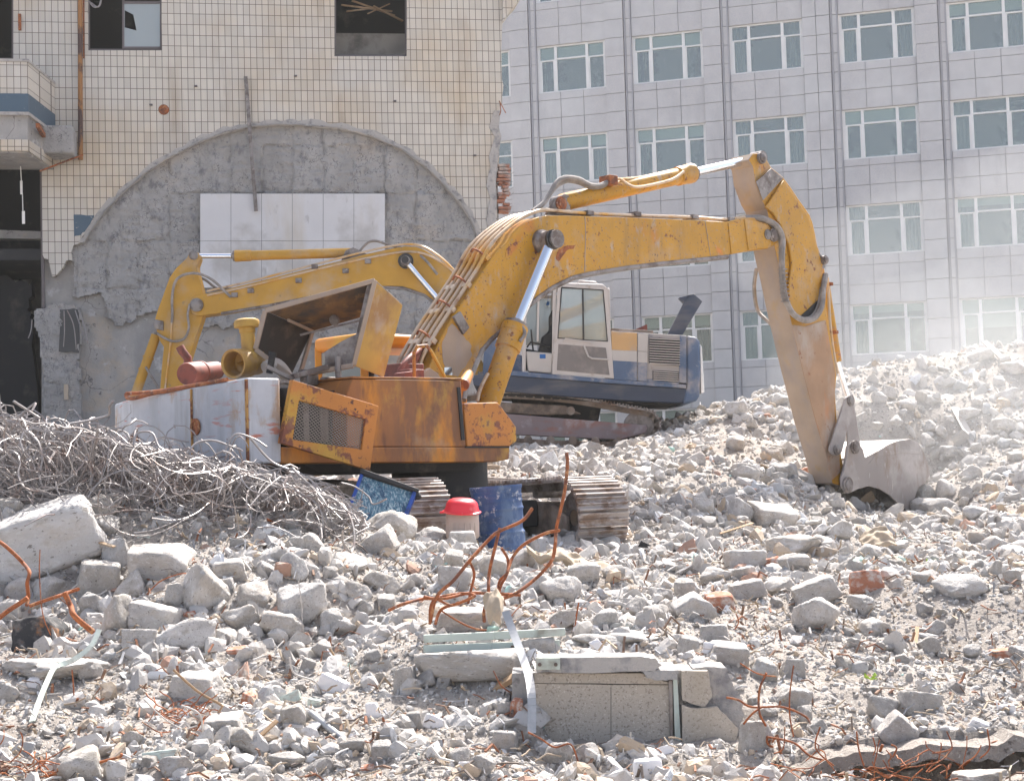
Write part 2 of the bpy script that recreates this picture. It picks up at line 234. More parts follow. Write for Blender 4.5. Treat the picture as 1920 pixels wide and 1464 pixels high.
# ---------------------------------------------------------------- mesh helpers (all in world coordinates)
class MB:
    def __init__(s): s.v = []; s.f = []; s.m = []; s.mi = 0
    def _add(s, vs, fs):
        o = len(s.v); s.v += [Vector(a) for a in vs]; s.f += [tuple(o + i for i in f) for f in fs]; s.m += [s.mi] * len(fs); return s
    def prism(s, pts, off, sidemi=None):
        n = len(pts); off = Vector(off); a = [Vector(p) for p in pts]; b = [p + off for p in a]
        s._add(a + b, [tuple(range(n)), tuple(range(2 * n - 1, n - 1, -1))])
        o = len(s.v) - 2 * n; k = s.mi
        for i in range(n):
            j = (i + 1) % n; s.f.append((o + i, o + n + i, o + n + j, o + j)); s.m.append(k if sidemi is None else sidemi)
        return s
    def hexa(s, a, b):      # two quads, matching corners
        return s._add(list(a) + list(b), [(0, 1, 2, 3), (7, 6, 5, 4), (0, 4, 5, 1), (1, 5, 6, 2), (2, 6, 7, 3), (3, 7, 4, 0)])
    def box(s, c, sx, sy, sz, X=(1, 0, 0), Y=(0, 1, 0), Z=(0, 0, 1)):
        c = Vector(c); X = Vector(X).normalized() * sx / 2; Y = Vector(Y).normalized() * sy / 2; Z = Vector(Z).normalized() * sz / 2
        return s.hexa([c - X - Y - Z, c + X - Y - Z, c + X + Y - Z, c - X + Y - Z], [c - X - Y + Z, c + X - Y + Z, c + X + Y + Z, c - X + Y + Z])
    def quad(s, a, b, c, d, th=.01):
        a, b, c, d = map(Vector, (a, b, c, d)); n = (b - a).cross(d - a).normalized() * th
        return s.hexa([a, b, c, d], [a + n, b + n, c + n, d + n])
    def bar(s, a, b, w, h, up=(0, 0, 1)):
        a = Vector(a); b = Vector(b); d = (b - a).normalized(); u = Vector(up); sdv = d.cross(u)
        if sdv.length < 1e-3: sdv = d.cross(Vector((0, 1, 0)))
        sdv.normalize(); u = sdv.cross(d).normalized()
        return s.box((a + b) / 2, (b - a).length, w, h, d, sdv, u)
    def tube(s, pts, r, sides=8, caps=True, smooth_path=0):
        pts = [Vector(p) for p in pts]
        if smooth_path: pts = catmull(pts, smooth_path)
        n = len(pts); rs = r if isinstance(r, (list, tuple)) else [r] * n
        t0 = (pts[1] - pts[0]).normalized(); nrm = t0.orthogonal().normalized(); o = len(s.v); pt = t0
        for i, p in enumerate(pts):
            t = (pts[min(i + 1, n - 1)] - pts[max(i - 1, 0)]);
            t = t.normalized() if t.length > 1e-9 else pt
            q = pt.rotation_difference(t); nrm = q @ nrm; nrm = (nrm - t * nrm.dot(t)).normalized(); pt = t; bn = t.cross(nrm)
            for k in range(sides):
                a = 2 * math.pi * k / sides; s.v.append(p + (nrm * math.cos(a) + bn * math.sin(a)) * rs[i])
        for i in range(n - 1):
            for k in range(sides):
                k2 = (k + 1) % sides; s.f.append((o + i * sides + k, o + i * sides + k2, o + (i + 1) * sides + k2, o + (i + 1) * sides + k)); s.m.append(s.mi)
        if caps:
            s.f.append(tuple(o + k for k in range(sides - 1, -1, -1))); s.f.append(tuple(o + (n - 1) * sides + k for k in range(sides))); s.m += [s.mi] * 2
        return s
    def cyl(s, a, b, r, sides=24, r2=None):
        return s.tube([a, b], [r, r if r2 is None else r2], sides)
    def lathe(s, a, ax, prof, sides=28):
        """prof: (distance along axis, radius)"""
        a = Vector(a); ax = Vector(ax).normalized(); u = ax.orthogonal().normalized(); w = ax.cross(u); o = len(s.v); n = len(prof)
        for (d, r) in prof:
            for k in range(sides):
                t = 2 * math.pi * k / sides; s.v.append(a + ax * d + (u * math.cos(t) + w * math.sin(t)) * max(r, 1e-4))
        for i in range(n - 1):
            for k in range(sides):
                k2 = (k + 1) % sides; s.f.append((o + i * sides + k, o + i * sides + k2, o + (i + 1) * sides + k2, o + (i + 1) * sides + k)); s.m.append(s.mi)
        return s
def catmull(pts, k):
    out = []; n = len(pts)
    for i in range(n - 1):
        p0 = pts[max(i - 1, 0)]; p1 = pts[i]; p2 = pts[i + 1]; p3 = pts[min(i + 2, n - 1)]
        for j in range(k):
            t = j / k; out.append(.5 * ((2 * p1) + (p2 - p0) * t + (2 * p0 - 5 * p1 + 4 * p2 - p3) * t * t + (3 * p1 - p0 - 3 * p2 + p3) * t ** 3))
    out.append(pts[-1]); return out
def tag(o, label=None, cat=None, group=None, kind=None):
    if label: o['label'] = label
    if cat: o['category'] = cat
    if group: o['group'] = group
    if kind: o['kind'] = kind
    return o
def root(name, loc, label, cat, group=None):
    o = bpy.data.objects.new(name, None); COL.objects.link(o); o.location = loc; o.empty_display_size = .2
    return tag(o, label, cat, group)
def worldloc(o):
    l = Vector(o.location)
    while o.parent: o = o.parent; l = l + Vector(o.location)
    return l
def build(mb, name, mats, parent=None, bevel=0., smooth=35, label=None, cat=None, group=None, kind=None):
    if not isinstance(mats, (list, tuple)): mats = [mats]
    vs = mb.v
    xs = [v.x for v in vs]; ys = [v.y for v in vs]; zs = [v.z for v in vs]
    c = Vector(((min(xs) + max(xs)) / 2, (min(ys) + max(ys)) / 2, min(zs)))
    base = worldloc(parent) if parent else Vector((0, 0, 0))
    org = Vector((0, 0, 0)) if parent else c
    me = bpy.data.meshes.new(name); me.from_pydata([v - base - org for v in vs], [], mb.f)
    for m in mats: me.materials.append(M[m] if isinstance(m, str) else m)
    me.polygons.foreach_set('material_index', mb.m); me.validate(); 
    if smooth:
        me.polygons.foreach_set('use_smooth', [True] * len(me.polygons)); me.set_sharp_from_angle(angle=math.radians(smooth))
    o = bpy.data.objects.new(name, me); COL.objects.link(o); o.location = org
    if parent: o.parent = parent
    import bmesh
    bm = bmesh.new(); bm.from_mesh(me); bmesh.ops.recalc_face_normals(bm, faces=bm.faces); bm.to_mesh(me); bm.free()
    if bevel:
        md = o.modifiers.new('bevel', 'BEVEL'); md.width = bevel; md.segments = 2; md.limit_method = 'ANGLE'; md.angle_limit = math.radians(40); md.harden_normals = False
    if label: o['label'] = label
    if cat: o['category'] = cat
    if group: o['group'] = group
    if kind: o['kind'] = kind
    return o
def jag(a, b, n, amp, seed=0):
    """jagged px path between two px points"""
    rr = random.Random(seed); out = []
    for i in range(n):
        t = i / n; out.append((a[0] + (b[0] - a[0]) * t + rr.uniform(-amp, amp), a[1] + (b[1] - a[1]) * t + rr.uniform(-amp, amp)))
    return out
# ================================================================ TERRAIN
CP = [  # (photo x, photo y, depth in metres)
 (-200,1560,7.8),(200,1560,7.8),(600,1560,7.8),(1000,1560,7.8),(1400,1560,7.8),(1800,1560,7.8),(2150,1560,7.8),
 (-100,1464,8.8),(300,1464,8.8),(700,1464,8.8),(1100,1464,8.8),(1500,1464,8.8),(1900,1464,8.8),(2050,1464,8.8),
 (-100,1350,9.9),(100,1350,9.9),(350,1350,9.8),(600,1350,9.8),(800,1350,9.7),(1250,1330,9.9),(1500,1350,9.9),(1750,1350,9.9),(1950,1350,9.9),
 (-100,1215,11.4),(100,1230,11.2),(600,1220,11.2),(850,1215,10.8),(1100,1222,10.5),(1300,1225,10.5),(1500,1200,11.6),(1700,1200,11.6),(1750,1130,12.3),(1800,1300,10.6),(1950,1200,11.6),
 (0,1110,12.6),(200,1110,12.7),(400,1075,12.1),(420,1250,10.9),(600,1060,12.7),(700,1110,12.5),(900,1110,12.4),(1150,1120,12.4),(1400,1120,13.2),(1650,1080,13.8),(1950,1080,13.4),
 (-100,1010,13.2),(80,1030,13.0),(250,985,13.4),(450,985,13.6),(650,990,14.1),(700,1000,14.2),(800,1028,14.5),(880,1030,14.6),(950,1052,15.0),(1130,1050,15.9),(1300,1045,16),(1500,1040,17.5),(1700,1030,18.5),(1950,1010,19),
 (-150,960,15),(100,940,14.8),(350,930,15.2),(550,950,15.5),(760,1010,16.2),(950,1015,17.5),(1180,1010,17.2),(1330,985,18),(1480,960,19.5),(1590,985,21),(1650,968,23.4),(1590,952,23.0),(1725,968,23.9),(1760,898,24.7),(1800,915,24.3),(1950,930,22.5),
 (960,885,21),(1050,895,20.5),(1200,890,21.5),(1330,880,22.5),(1480,890,23.0),(1540,905,24.2),(1660,925,26),(1750,905,26.2),(1850,860,25.5),(2050,840,25),
 (960,858,26),(1080,852,28.2),(1180,846,28.1),(1225,826,28.0),(1300,802,28.0),(1380,775,28),(1470,758,28.3),(1560,725,28.6),(1640,698,29),(1720,682,29.5),(1820,660,30),(1930,642,30.5),(2080,620,30.5),
 (1650,780,27.2),(1850,750,27.8),(1450,830,25.5),(1990,740,28)]
XY = []; ZZ = []
for (a, b, d) in CP:
    p = P(a, b, d); XY.append((p.x, p.y)); ZZ.append(p.z)
for x in (-26, -20, -14):
    for y in (8, 14): XY.append((x, y)); ZZ.append(.9)
for x in (13, 20, 26):
    for y in (8, 14, 20): XY.append((x, y)); ZZ.append(1.2)
for x in (-26, -18, -12, -8, -4, -1):
    for y in (22, 27, 31, 34, 38, 44): XY.append((x, y)); ZZ.append(2.35 if y > 24 else 1.9)
for x in (-4, -2, 0): XY.append((x, 18.8)); ZZ.append(1.15)
for x in (2, 6, 10, 16, 24):
    for y in (36, 40, 46): XY.append((x, y)); ZZ.append(2.4)
XY = np.array(XY); ZZ = np.array(ZZ)
def _phi(A, B): return np.sqrt(((A[:, None, :] - B[None, :, :]) ** 2).sum(2) + .05)
_A = _phi(XY, XY) + np.eye(len(XY)) * 1e-3
_n = len(XY); _K = np.zeros((_n + 1, _n + 1)); _K[:_n, :_n] = _A; _K[:_n, _n] = 1; _K[_n, :_n] = 1
_w = np.linalg.solve(_K, np.append(ZZ, 0))
def grid(a, b, s): return list(np.arange(a, b, s))
gx = np.array([-700, -300, -120, -60, -40, -30] + grid(-24, -8, .4) + grid(-8, 11, .09) + grid(11, 24, .4) + [28, 40, 60, 120, 300, 700])
gy = np.array([-60, -20, 0, 3, 5, 6.2] + grid(7, 20, .08) + grid(20, 34, .12) + grid(34, 46, .5) + [48, 55, 65, 90, 150, 300, 900])
GX, GY = np.meshgrid(gx, gy); pts = np.stack([GX.ravel(), GY.ravel()], 1)
Z = np.empty(len(pts))
for i in range(0, len(pts), 20000): Z[i:i + 20000] = _phi(pts[i:i + 20000], XY) @ _w[:_n] + _w[_n]
far = np.clip((np.maximum(np.abs(pts[:, 0]) - 24, pts[:, 1] - 44)) / 10, 0, 1); near = np.clip((7 - pts[:, 1]) / 3, 0, 1)
Z = Z * (1 - far) + 2.35 * far; Z = Z * (1 - near) + .1 * near
for i in range(len(pts)):
    x, y = pts[i]
    if -9 < x < 12 and 6 < y < 35:
        Z[i] += (.17 if y < 13 or x > 2 and y > 16 else .06) * noise.noise(Vector((x * .9, y * .9, 0))) + .06 * noise.noise(Vector((x * 2.1, y * 2.1, 3))) + .045 * noise.noise(Vector((x * 4, y * 4, 5))) + .02 * noise.noise(Vector((x * 11, y * 11, 9)))
# the step at the buried wall, the void under the broken slab
inx = (pts[:, 0] > .12) & (pts[:, 0] < 1.48) & (pts[:, 1] < 9.86) & (pts[:, 1] > 8.9)
Z[inx] = np.where(pts[inx, 1] > 9.15, .30 + .02 * np.sin(pts[inx, 0] * 23), np.minimum(Z[inx], .30))
top = (pts[:, 0] > .05) & (pts[:, 0] < 1.3) & (pts[:, 1] >= 9.86) & (pts[:, 1] < 10.35)
Z[top] = Z[top] * .3 + .7 * (.765 + .04 * (pts[top, 1] - 9.9) + .012 * np.sin(pts[top, 0] * 31 + pts[top, 1] * 17))
pit = (pts[:, 0] > 1.62) & (pts[:, 0] < 2.95) & (pts[:, 1] > 8.84) & (pts[:, 1] < 9.36)
Z[pit] -= .5
Z = Z.reshape(GX.shape)
def H(x, y):
    x = np.asarray(x, float); y = np.asarray(y, float)
    i = np.clip(np.searchsorted(gx, x) - 1, 0, len(gx) - 2); j = np.clip(np.searchsorted(gy, y) - 1, 0, len(gy) - 2)
    u = (x - gx[i]) / (gx[i + 1] - gx[i]); v = (y - gy[j]) / (gy[j + 1] - gy[j])
    return Z[j, i] * (1 - u) * (1 - v) + Z[j, i + 1] * u * (1 - v) + Z[j + 1, i] * (1 - u) * v + Z[j + 1, i + 1] * u * v
def hit(px, py, dmin=7.5, dmax=34):
    """where the sight line meets the terrain"""
    v = ray(px, py); d = np.arange(dmin, dmax, .03); X = EYE.x + v.x * d / v.y; Zr = EYE.z + v.z * d / v.y
    below = Zr < H(X, d)
    k = np.argmax(below) if below.any() else -1
    return EYE + v * (float(d[k]) / v.y)
nx, ny = len(gx), len(gy)
vv = np.stack([GX, GY, Z], 2).reshape(-1, 3)
ii = np.arange((ny - 1) * (nx - 1)); r_, c_ = ii // (nx - 1), ii % (nx - 1); a_ = r_ * nx + c_
ff = np.stack([a_, a_ + 1, a_ + nx + 1, a_ + nx], 1)
def npmesh(name, verts, faces, m, smooth=False, tint=None):
    me = bpy.data.meshes.new(name); k = faces.shape[1]
    me.vertices.add(len(verts)); me.vertices.foreach_set('co', verts.astype(np.float32).ravel())
    me.loops.add(faces.size); me.loops.foreach_set('vertex_index', faces.astype(np.int32).ravel())
    me.polygons.add(len(faces)); me.polygons.foreach_set('loop_start', np.arange(0, faces.size, k, dtype=np.int32))
    try: me.polygons.foreach_set('loop_total', np.full(len(faces), k, dtype=np.int32))
    except Exception: pass
    me.polygons.foreach_set('use_smooth', np.full(len(faces), smooth))
    if tint is not None:
        at = me.attributes.new('tint', 'FLOAT_COLOR', 'POINT'); at.data.foreach_set('color', tint.astype(np.float32).ravel())
    me.materials.append(M[m]); me.update(calc_edges=True)
    return me
gme = npmesh('ground', vv, ff, 'soil', True)
ground = bpy.data.objects.new('ground', gme); COL.objects.link(ground); tag(ground, 'pale grey slope of fine demolition dust and grit', 'ground', kind='structure')

# ================================================================ ROCKS
def ico(sub):
    import bmesh
    bm = bmesh.new(); bmesh.ops.create_icosphere(bm, subdivisions=sub, radius=1); bm.verts.ensure_lookup_table()
    v = np.array([x.co[:] for x in bm.verts]); v /= np.linalg.norm(v, axis=1)[:, None]; f = np.array([[q.index for q in x.verts] for x in bm.faces]); bm.free(); return v, f
ICO = {k: ico(k) for k in (1, 2, 4)}
def rockverts(seed, sub, boxy=False, amp=.075):
    rs = np.random.RandomState(seed); v, f = ICO[sub]
    if boxy:
        ns = np.array([[1, 0, 0], [-1, 0, 0], [0, 1, 0], [0, -1, 0], [0, 0, 1], [0, 0, -1]], float) + rs.normal(0, .10, (6, 3))
        ex = rs.normal(size=(4, 3)); ns = np.vstack([ns, ex]); ds = np.concatenate([rs.uniform(.58, .72, 6), rs.uniform(.72, .95, 4)])
    else:
        ns = rs.normal(size=(15, 3)); ds = rs.uniform(.62, 1., 15)
    ns /= np.linalg.norm(ns, axis=1)[:, None]
    dt = v @ ns.T; r = np.where(dt > .08, ds[None, :] / np.maximum(dt, .08), 9.)
    k = 30 if boxy else 24
    r = np.clip(r, 0, 1.6); r = -np.log(np.exp(-k * r).sum(1)) / k
    if sub >= 2:
        s3 = Vector((seed * 3.1, seed * 1.7, 0))
        a = amp if sub == 4 else amp * .6
        r = r + np.array([a * noise.noise(Vector(q) * 2.2 + s3) + (a * .7 * noise.noise(Vector(q) * 6 + s3) + a * .35 * noise.noise(Vector(q) * 15 + s3) if sub == 4 else 0) for q in v])
    w = v * r[:, None]; mn, mx = w.min(0), w.max(0)
    return (w - (mn + mx) / 2) / (mx - mn), f
ROCKM = []; BOXM = []
for i in range(16):
    w, f = rockverts(i, 4); ROCKM.append(npmesh('chunk', w, f, 'conc', True))
for i in range(12):
    w, f = rockverts(100 + i, 4, True, .055); BOXM.append(npmesh('block', w, f, 'conc', True))
CHUNKS = []      # (object, px, py, size)
def place_rock(px, py, w, h, kind='r', roll=0., mat_=None, name='concrete_chunk', depth=None, sink=.14, deep=.85, seed=None):
    """a chunk about w x h photo pixels whose middle shows at (px, py), lying on the slope"""
    rr = random.Random(seed if seed is not None else int(px * 7 + py * 13))
    p = hit(px, py + h * (.5 - sink)) if depth is None else P(px, py + h * .5, depth)
    s = p.y / FPX; W_, H_ = w * s, h * s
    c = P(px, py, p.y + W_ * .25)
    pool = BOXM if kind in 'bs' else ROCKM
    me = pool[rr.randrange(len(pool))]
    o = bpy.data.objects.new(name, me); COL.objects.link(o)
    rz = rr.uniform(-.25, .25) if kind in 'bs' else rr.choice([0, math.pi / 2, math.pi, -math.pi / 2]) + rr.uniform(-.3, .3)
    sq = .35 if kind == 's' else deep
    R = Matrix.Rotation(roll, 3, 'Y') @ Matrix.Rotation(rr.uniform(-.2, .2), 3, 'X') @ Matrix.Rotation(rz, 3, 'Z')
    o.rotation_euler = R.to_euler(); o.scale = (W_ * 1.08, W_ * sq * 1.1, H_ * 1.12)
    if kind not in 'bs' and abs(math.cos(rz)) < .6: o.scale = (W_ * sq * 1.1, W_ * 1.08, H_ * 1.12)
    o.location = c
    if mat_: 
        o.material_slots[0].link = 'OBJECT'; o.material_slots[0].material = M[mat_]
    return o, p
HAND = [
 (86,1014,215,118,'b',-.24),(186,955,74,52),(185,986,72,42),(20,955,48,42),(62,958,52,26),(218,1042,50,62),(300,1058,118,62,'b',.1),(188,1087,78,74,'b',.3),(245,1102,62,62),
 (392,1108,98,104),(430,1070,60,40,'b'),(228,1160,74,84),(292,1160,95,60,'b',.15),(348,1190,112,66),(262,1205,62,50,'b'),(170,1135,52,46),(420,1100,40,34,'b',-.3),(475,1120,60,50),(30,1110,60,50),(90,1105,55,45),(15,1150,46,50),(450,1160,70,46),(330,1120,50,52),
 (590,980,52,48),(553,1024,38,34),(586,1020,42,42),(551,1064,52,52),(646,1056,80,34),(711,1020,66,46,'b',-.5),(732,990,96,62),(812,1010,52,40),(867,1016,56,42,'b'),(909,1014,40,36),
 (667,1111,64,42),(716,1093,66,42),(685,1142,30,32),(724,1128,34,26,'b'),(852,1085,62,46,'b',.2),(979,1051,52,44),(927,1067,52,52),(565,1137,98,84),(622,1168,44,47),(875,1163,112,46,'b'),(604,1220,38,37),(760,1278,42,58,'b',.05),(797,1272,42,46),(833,1275,28,38,'b',.3),(523,1178,84,62),
 (640,1180,60,30),(700,1165,50,24),(780,1090,40,30),(520,1040,36,30),(620,1075,30,26),
 (1388,961,48,52),(1450,972,84,52,'b',.1),(1319,953,40,40),(1569,996,52,40),(1488,1026,102,44),(1396,1053,72,42,'b'),(1535,1019,52,32),(1457,1034,42,37),(1484,1057,54,38),(1338,1080,60,34),(1396,1078,44,32),
 (1299,1146,64,56,'b',-.6),(1230,1155,54,40),(1284,1111,38,46,'b'),(1403,1107,64,34,'b',-.15),(1463,1100,58,34),(1531,1111,84,46,'b',-.3),(1531,1157,84,74),(1615,1136,50,42),(1642,1177,64,38),(1797,1103,78,48),(1735,1084,46,30),(1754,953,78,37),(1731,926,42,37),(1773,919,36,42),(1828,963,48,30),(1396,891,56,30),(1191,1138,52,40),(1627,1034,48,28),(1685,1028,42,26),(1866,1069,28,36),(1897,1084,34,32),
 (1448,854,40,34),(1397,886,56,36),(1469,886,52,36),(1380,770,42,32),(1464,750,32,24),(1380,833,36,30),(1819,886,42,30),(1739,827,28,28),(1837,667,52,28),(1890,744,42,32),(1641,800,30,18),(1900,690,50,30),(1780,720,40,22),(1700,760,36,24),(1880,800,40,30),(1780,850,36,28),
 (1655,1328,58,52),(1687,1378,72,60,'b',.65),(1726,1321,70,50,'b',.3),(1485,1257,46,38,'b'),(1485,1310,74,52),(1431,1257,52,48),(1531,1364,36,32),(1510,1342,34,38),(1417,1385,52,64,'b',.2),(1825,1222,36,28),(1914,1424,56,54),(1701,1452,84,34),(1836,1456,104,26),
 (370,1288,84,52,'b',.1),(551,1350,46,52,'b'),(447,1388,68,48),(424,1361,74,42,'b'),(154,1438,84,64),(536,1427,64,34),(717,1411,38,38,'b'),(100,1256,215,46),(258,1273,30,26),(15,1300,42,38),(170,1261,38,36),(944,1390,52,42,'b'),(904,1437,52,48),(1046,1415,48,44),(776,1353,28,36,'b'),(1100,1410,46,34),(860,1420,44,36),(660,1400,44,34),(600,1440,50,40),(480,1450,54,36),(330,1440,60,44),(250,1390,46,36),
 (1130,1165,60,44),(1050,1110,74,56),(1090,1080,56,50),(1010,1100,60,46),(1060,1165,60,40),(1120,1200,90,26),(1180,1195,110,24),(1240,1120,44,36),(1340,1190,54,36,'b'),(895,1246,190,56,'b',.02),(1010,1215,60,40,'b'),(1360,1225,84,40,'b',.05),(1290,1215,40,44,'b',.2),(1150,1075,40,30),
]
for h_ in HAND:
    px, py, w, h = h_[:4]; k = h_[4] if len(h_) > 4 else 'r'; rl = h_[5] if len(h_) > 5 else 0
    o, p = place_rock(px, py, w, h, k, rl); CHUNKS.append((o, px, py, w * h * 1., w, h))
rr = random.Random(5); tries = 0; taken = [(c[1], c[2], max(c[4], c[5])) for c in CHUNKS]
BLOCKED = [(640, 840, 1190, 1035), (0, 0, 660, 990), (960, 1180, 1400, 1400), (1480, 860, 1760, 960), (780, 1170, 1080, 1225), (1480, 1405, 1890, 1464), (930, 840, 1240, 905)]
while len(CHUNKS) < 285 and tries < 9000:
    tries += 1; px = rr.uniform(5, 1915); py = rr.uniform(690, 1455); w = 19 * rr.random() ** -.30; w = min(w, 40)
    if any(a < px < c and b < py < d for (a, b, c, d) in BLOCKED): continue
    if px > 1240 and py < 800 - (px - 1240) * .21: continue
    if px < 1240 and py < 985: continue
    if any(abs(px - a) < (w + s) * .42 and abs(py - b) < (w + s) * .32 for (a, b, s) in taken): continue
    k = 'b' if rr.random() < .35 else 'r'; h = w * rr.uniform(.6, .95)
    o, p = place_rock(px, py, w, h, k, rr.uniform(-.5, .5)); CHUNKS.append((o, px, py, w * h, w, h)); taken.append((px, py, w))

# merged small rubble (nobody could count it)
def rubble(name, n, sub, smin, smax, expo, seed, label):
    rs = np.random.RandomState(seed); base = [rockverts(300 + i, sub, i % 2 == 0, .05) for i in range(14)]
    y = 7.9 * (34.5 / 7.9) ** rs.rand(n); x = (rs.rand(n) * 2 - 1) * (.46 * y + 1.0)
    s = smin * (y / 9) ** (.8 if sub < 2 else 1.05) * rs.rand(n) ** (-1 / expo); s = np.minimum(s, smax * (1 + (y > 16) * .5))
    ok = ~((x > .15) & (x < 1.5) & (y > 9.5) & (y < 10.0)) & ~((x > 1.62) & (x < 2.95) & (y > 8.86) & (y < 9.12))
    ok &= ~((y > 30) & (x < 1.5)) & ~((s > .09) & (x > 1.2) & (y < 12.5) & (rs.rand(n) < .6))
    cl = np.sin(x * 1.9 + 1.3 * np.sin(y * 1.1)) * np.sin(y * 1.5 + 2 * np.sin(x * .7 + 1)) + .5 * np.sin(x * 5.1 + y * 3.3) * np.sin(y * 4.3 - x)
    thin = ((x > 1.7) & (y < 12.9) & (x < 6)) | ((x < .1) & (x > -1.6) & (y < 11.2) & (y > 9.9)) | ((x < -1.9) & (y < 10.6) & (y > 9.6))
    ok &= rs.rand(n) < np.clip(.58 + .75 * cl, .06, 1) * np.where(thin & (s > .04), .22, 1) if sub > 1 else True
    x, y, s = x[ok], y[ok], s[ok]; n = len(x); z = H(x, y) + s * .04
    q = rs.normal(size=(n, 4)); q /= np.linalg.norm(q, axis=1)[:, None]; a, b, c, d = q.T
    R = np.stack([1 - 2 * (c * c + d * d), 2 * (b * c - a * d), 2 * (b * d + a * c), 2 * (b * c + a * d), 1 - 2 * (b * b + d * d), 2 * (c * d - a * b), 2 * (b * d - a * c), 2 * (c * d + a * b), 1 - 2 * (b * b + c * c)], 1).reshape(n, 3, 3)
    sc = s[:, None] * rs.uniform([.75, .55, .35], [1.35, 1.1, .9], (n, 3))
    t = rs.rand(n); flat = ((t > .095) & (t < .14)) | (rs.rand(n) < .12); sc[flat] *= np.array([1.3, 1.1, .35])
    col = np.ones((n, 4)); g = rs.uniform(.385, .54, n)
    wm = rs.uniform(0, 1, n); col[:, 0] = g * 1.02; col[:, 1] = g * (.975 - .025 * wm); col[:, 2] = g * (.935 - .07 * wm)
    w = t < .07; col[w, :3] = np.stack([g[w] * 1.0, g[w] * .80, g[w] * .60], 1)
    w = (t > .07) & (t < .084); col[w, :3] = np.array([.44, .27, .20]) * rs.uniform(.75, 1.15, (w.sum(), 1))
    w = (t > .095) & (t < .14); col[w, :3] = .72
    w = (t > .14) & (t < .17) ; col[w, :3] = np.array([.40, .40, .40])
    w = (t > .19) & (t < .193); col[w, :3] = np.array([.42, .62, .56])
    kind = rs.randint(0, len(base), n); V = []; F = []; T = []; off = 0
    for k, (bv, bf) in enumerate(base):
        m = kind == k; cnt = m.sum()
        v = (bv[None] * sc[m][:, None, :]) @ R[m].transpose(0, 2, 1) + np.stack([x[m], y[m], z[m]], 1)[:, None, :]
        V.append(v.reshape(-1, 3)); nb = len(bv)
        F.append((bf[None] + (np.arange(cnt) * nb)[:, None, None] + off).reshape(-1, 3)); off += cnt * nb
        T.append(np.repeat(col[m], nb, 0))
    me = npmesh(name, np.vstack(V), np.vstack(F), 'rubble', False, np.vstack(T))
    o = bpy.data.objects.new(name, me); COL.objects.link(o); tag(o, label, 'rubble', kind='stuff')
rubble('gravel', 110000, 1, .013, .055, 1.9, 1, 'countless grit-sized crumbs of pale concrete covering the whole slope')
rubble('rubble', 27500, 2, .045, .17, 1.75, 2, 'loose mass of fist-sized broken concrete spread over slope and pile')
# ================================================================ LEFT BUILDING (half demolished, tiled)
from mathutils.geometry import tessellate_polygon
_a = math.radians(9.7)
FL = Frame(P(500, 732, 35), (math.cos(_a), math.sin(_a), 0), (math.sin(_a), -math.cos(_a), 0))
M['tile'] = brickwall('cream_wall_tile', (.66, .605, .52), (.17, .14, .11), .1415, .248, _a,
    [((.93, .80, .62), .5, .45, .7, (1, 1, 1), .8), ((.62, .52, .42), 1.6, .60, .80, (1, 1, .2), .7), ((.9, .93, 1), .35, .4, .6, (1, 1, 1), .5)])
def sheet(mb, fr, outer, holes, o0, o1):
    loops = [outer] + list(holes); A = [[fr.on(x, y, o0) for x, y in lp] for lp in loops]
    B = [[p + fr.s * (o1 - o0) for p in lp] for lp in A]
    tr = tessellate_polygon(A); fa = [p for lp in A for p in lp]; fb = [p for lp in B for p in lp]
    mb._add(fa, [tuple(t) for t in tr]); mb._add(fb, [tuple(reversed(t)) for t in tr])
    for a, b in zip(A, B):
        n = len(a)
        mb._add(a + b, [(i, (i + 1) % n, n + (i + 1) % n, n + i) for i in range(n)])
    return mb
def rect(x0, y0, x1, y1): return [(x0, y0), (x1, y0), (x1, y1), (x0, y1)]
LB = root('tiled_building', (FL.o.x, FL.o.y + 3, 2.4), 'half demolished building with cream tiled front and big round arched recess', 'building')
ARCH = [(905, 452), (893, 415), (870, 380), (840, 345), (800, 306), (760, 277), (700, 250), (640, 236), (560, 228), (520, 228), (470, 232), (420, 243), (370, 262), (320, 288), (270, 320), (225, 358), (190, 395), (165, 430), (150, 455)]
def rag(path, amp, sub, seed):
    rr = random.Random(seed); out = []
    for a, b in zip(path[:-1], path[1:]):
        for k in range(sub):
            t = k / sub; out.append((a[0] + (b[0] - a[0]) * t + rr.uniform(-amp, amp), a[1] + (b[1] - a[1]) * t + rr.uniform(-amp, amp)))
    out.append(path[-1]); return out
outer = [(943, -125)] + rag([(943, -100), (942, 150), (941, 192), (933, 215), (936, 300), (928, 330), (932, 400), (925, 470), (932, 560), (925, 640)], 2.2, 4, 3) + [(905, 640)] + rag(ARCH, 1.6, 3, 4) + \
    rag([(150, 455), (137, 458), (134, 488), (124, 490), (112, 512), (97, 520), (90, 488), (80, 478)], 2, 2, 5) + [(78, 292), (-90, 292), (-90, 860), (-420, 860), (-420, -125)]
mb = MB(); sheet(mb, FL, outer, [rect(165, -48, 303, 95), rect(627, -48, 763, 106), rect(-60, -48, 25, 112)], 0, -.22); build(mb, 'tiled_wall', 'tile', LB, smooth=0)
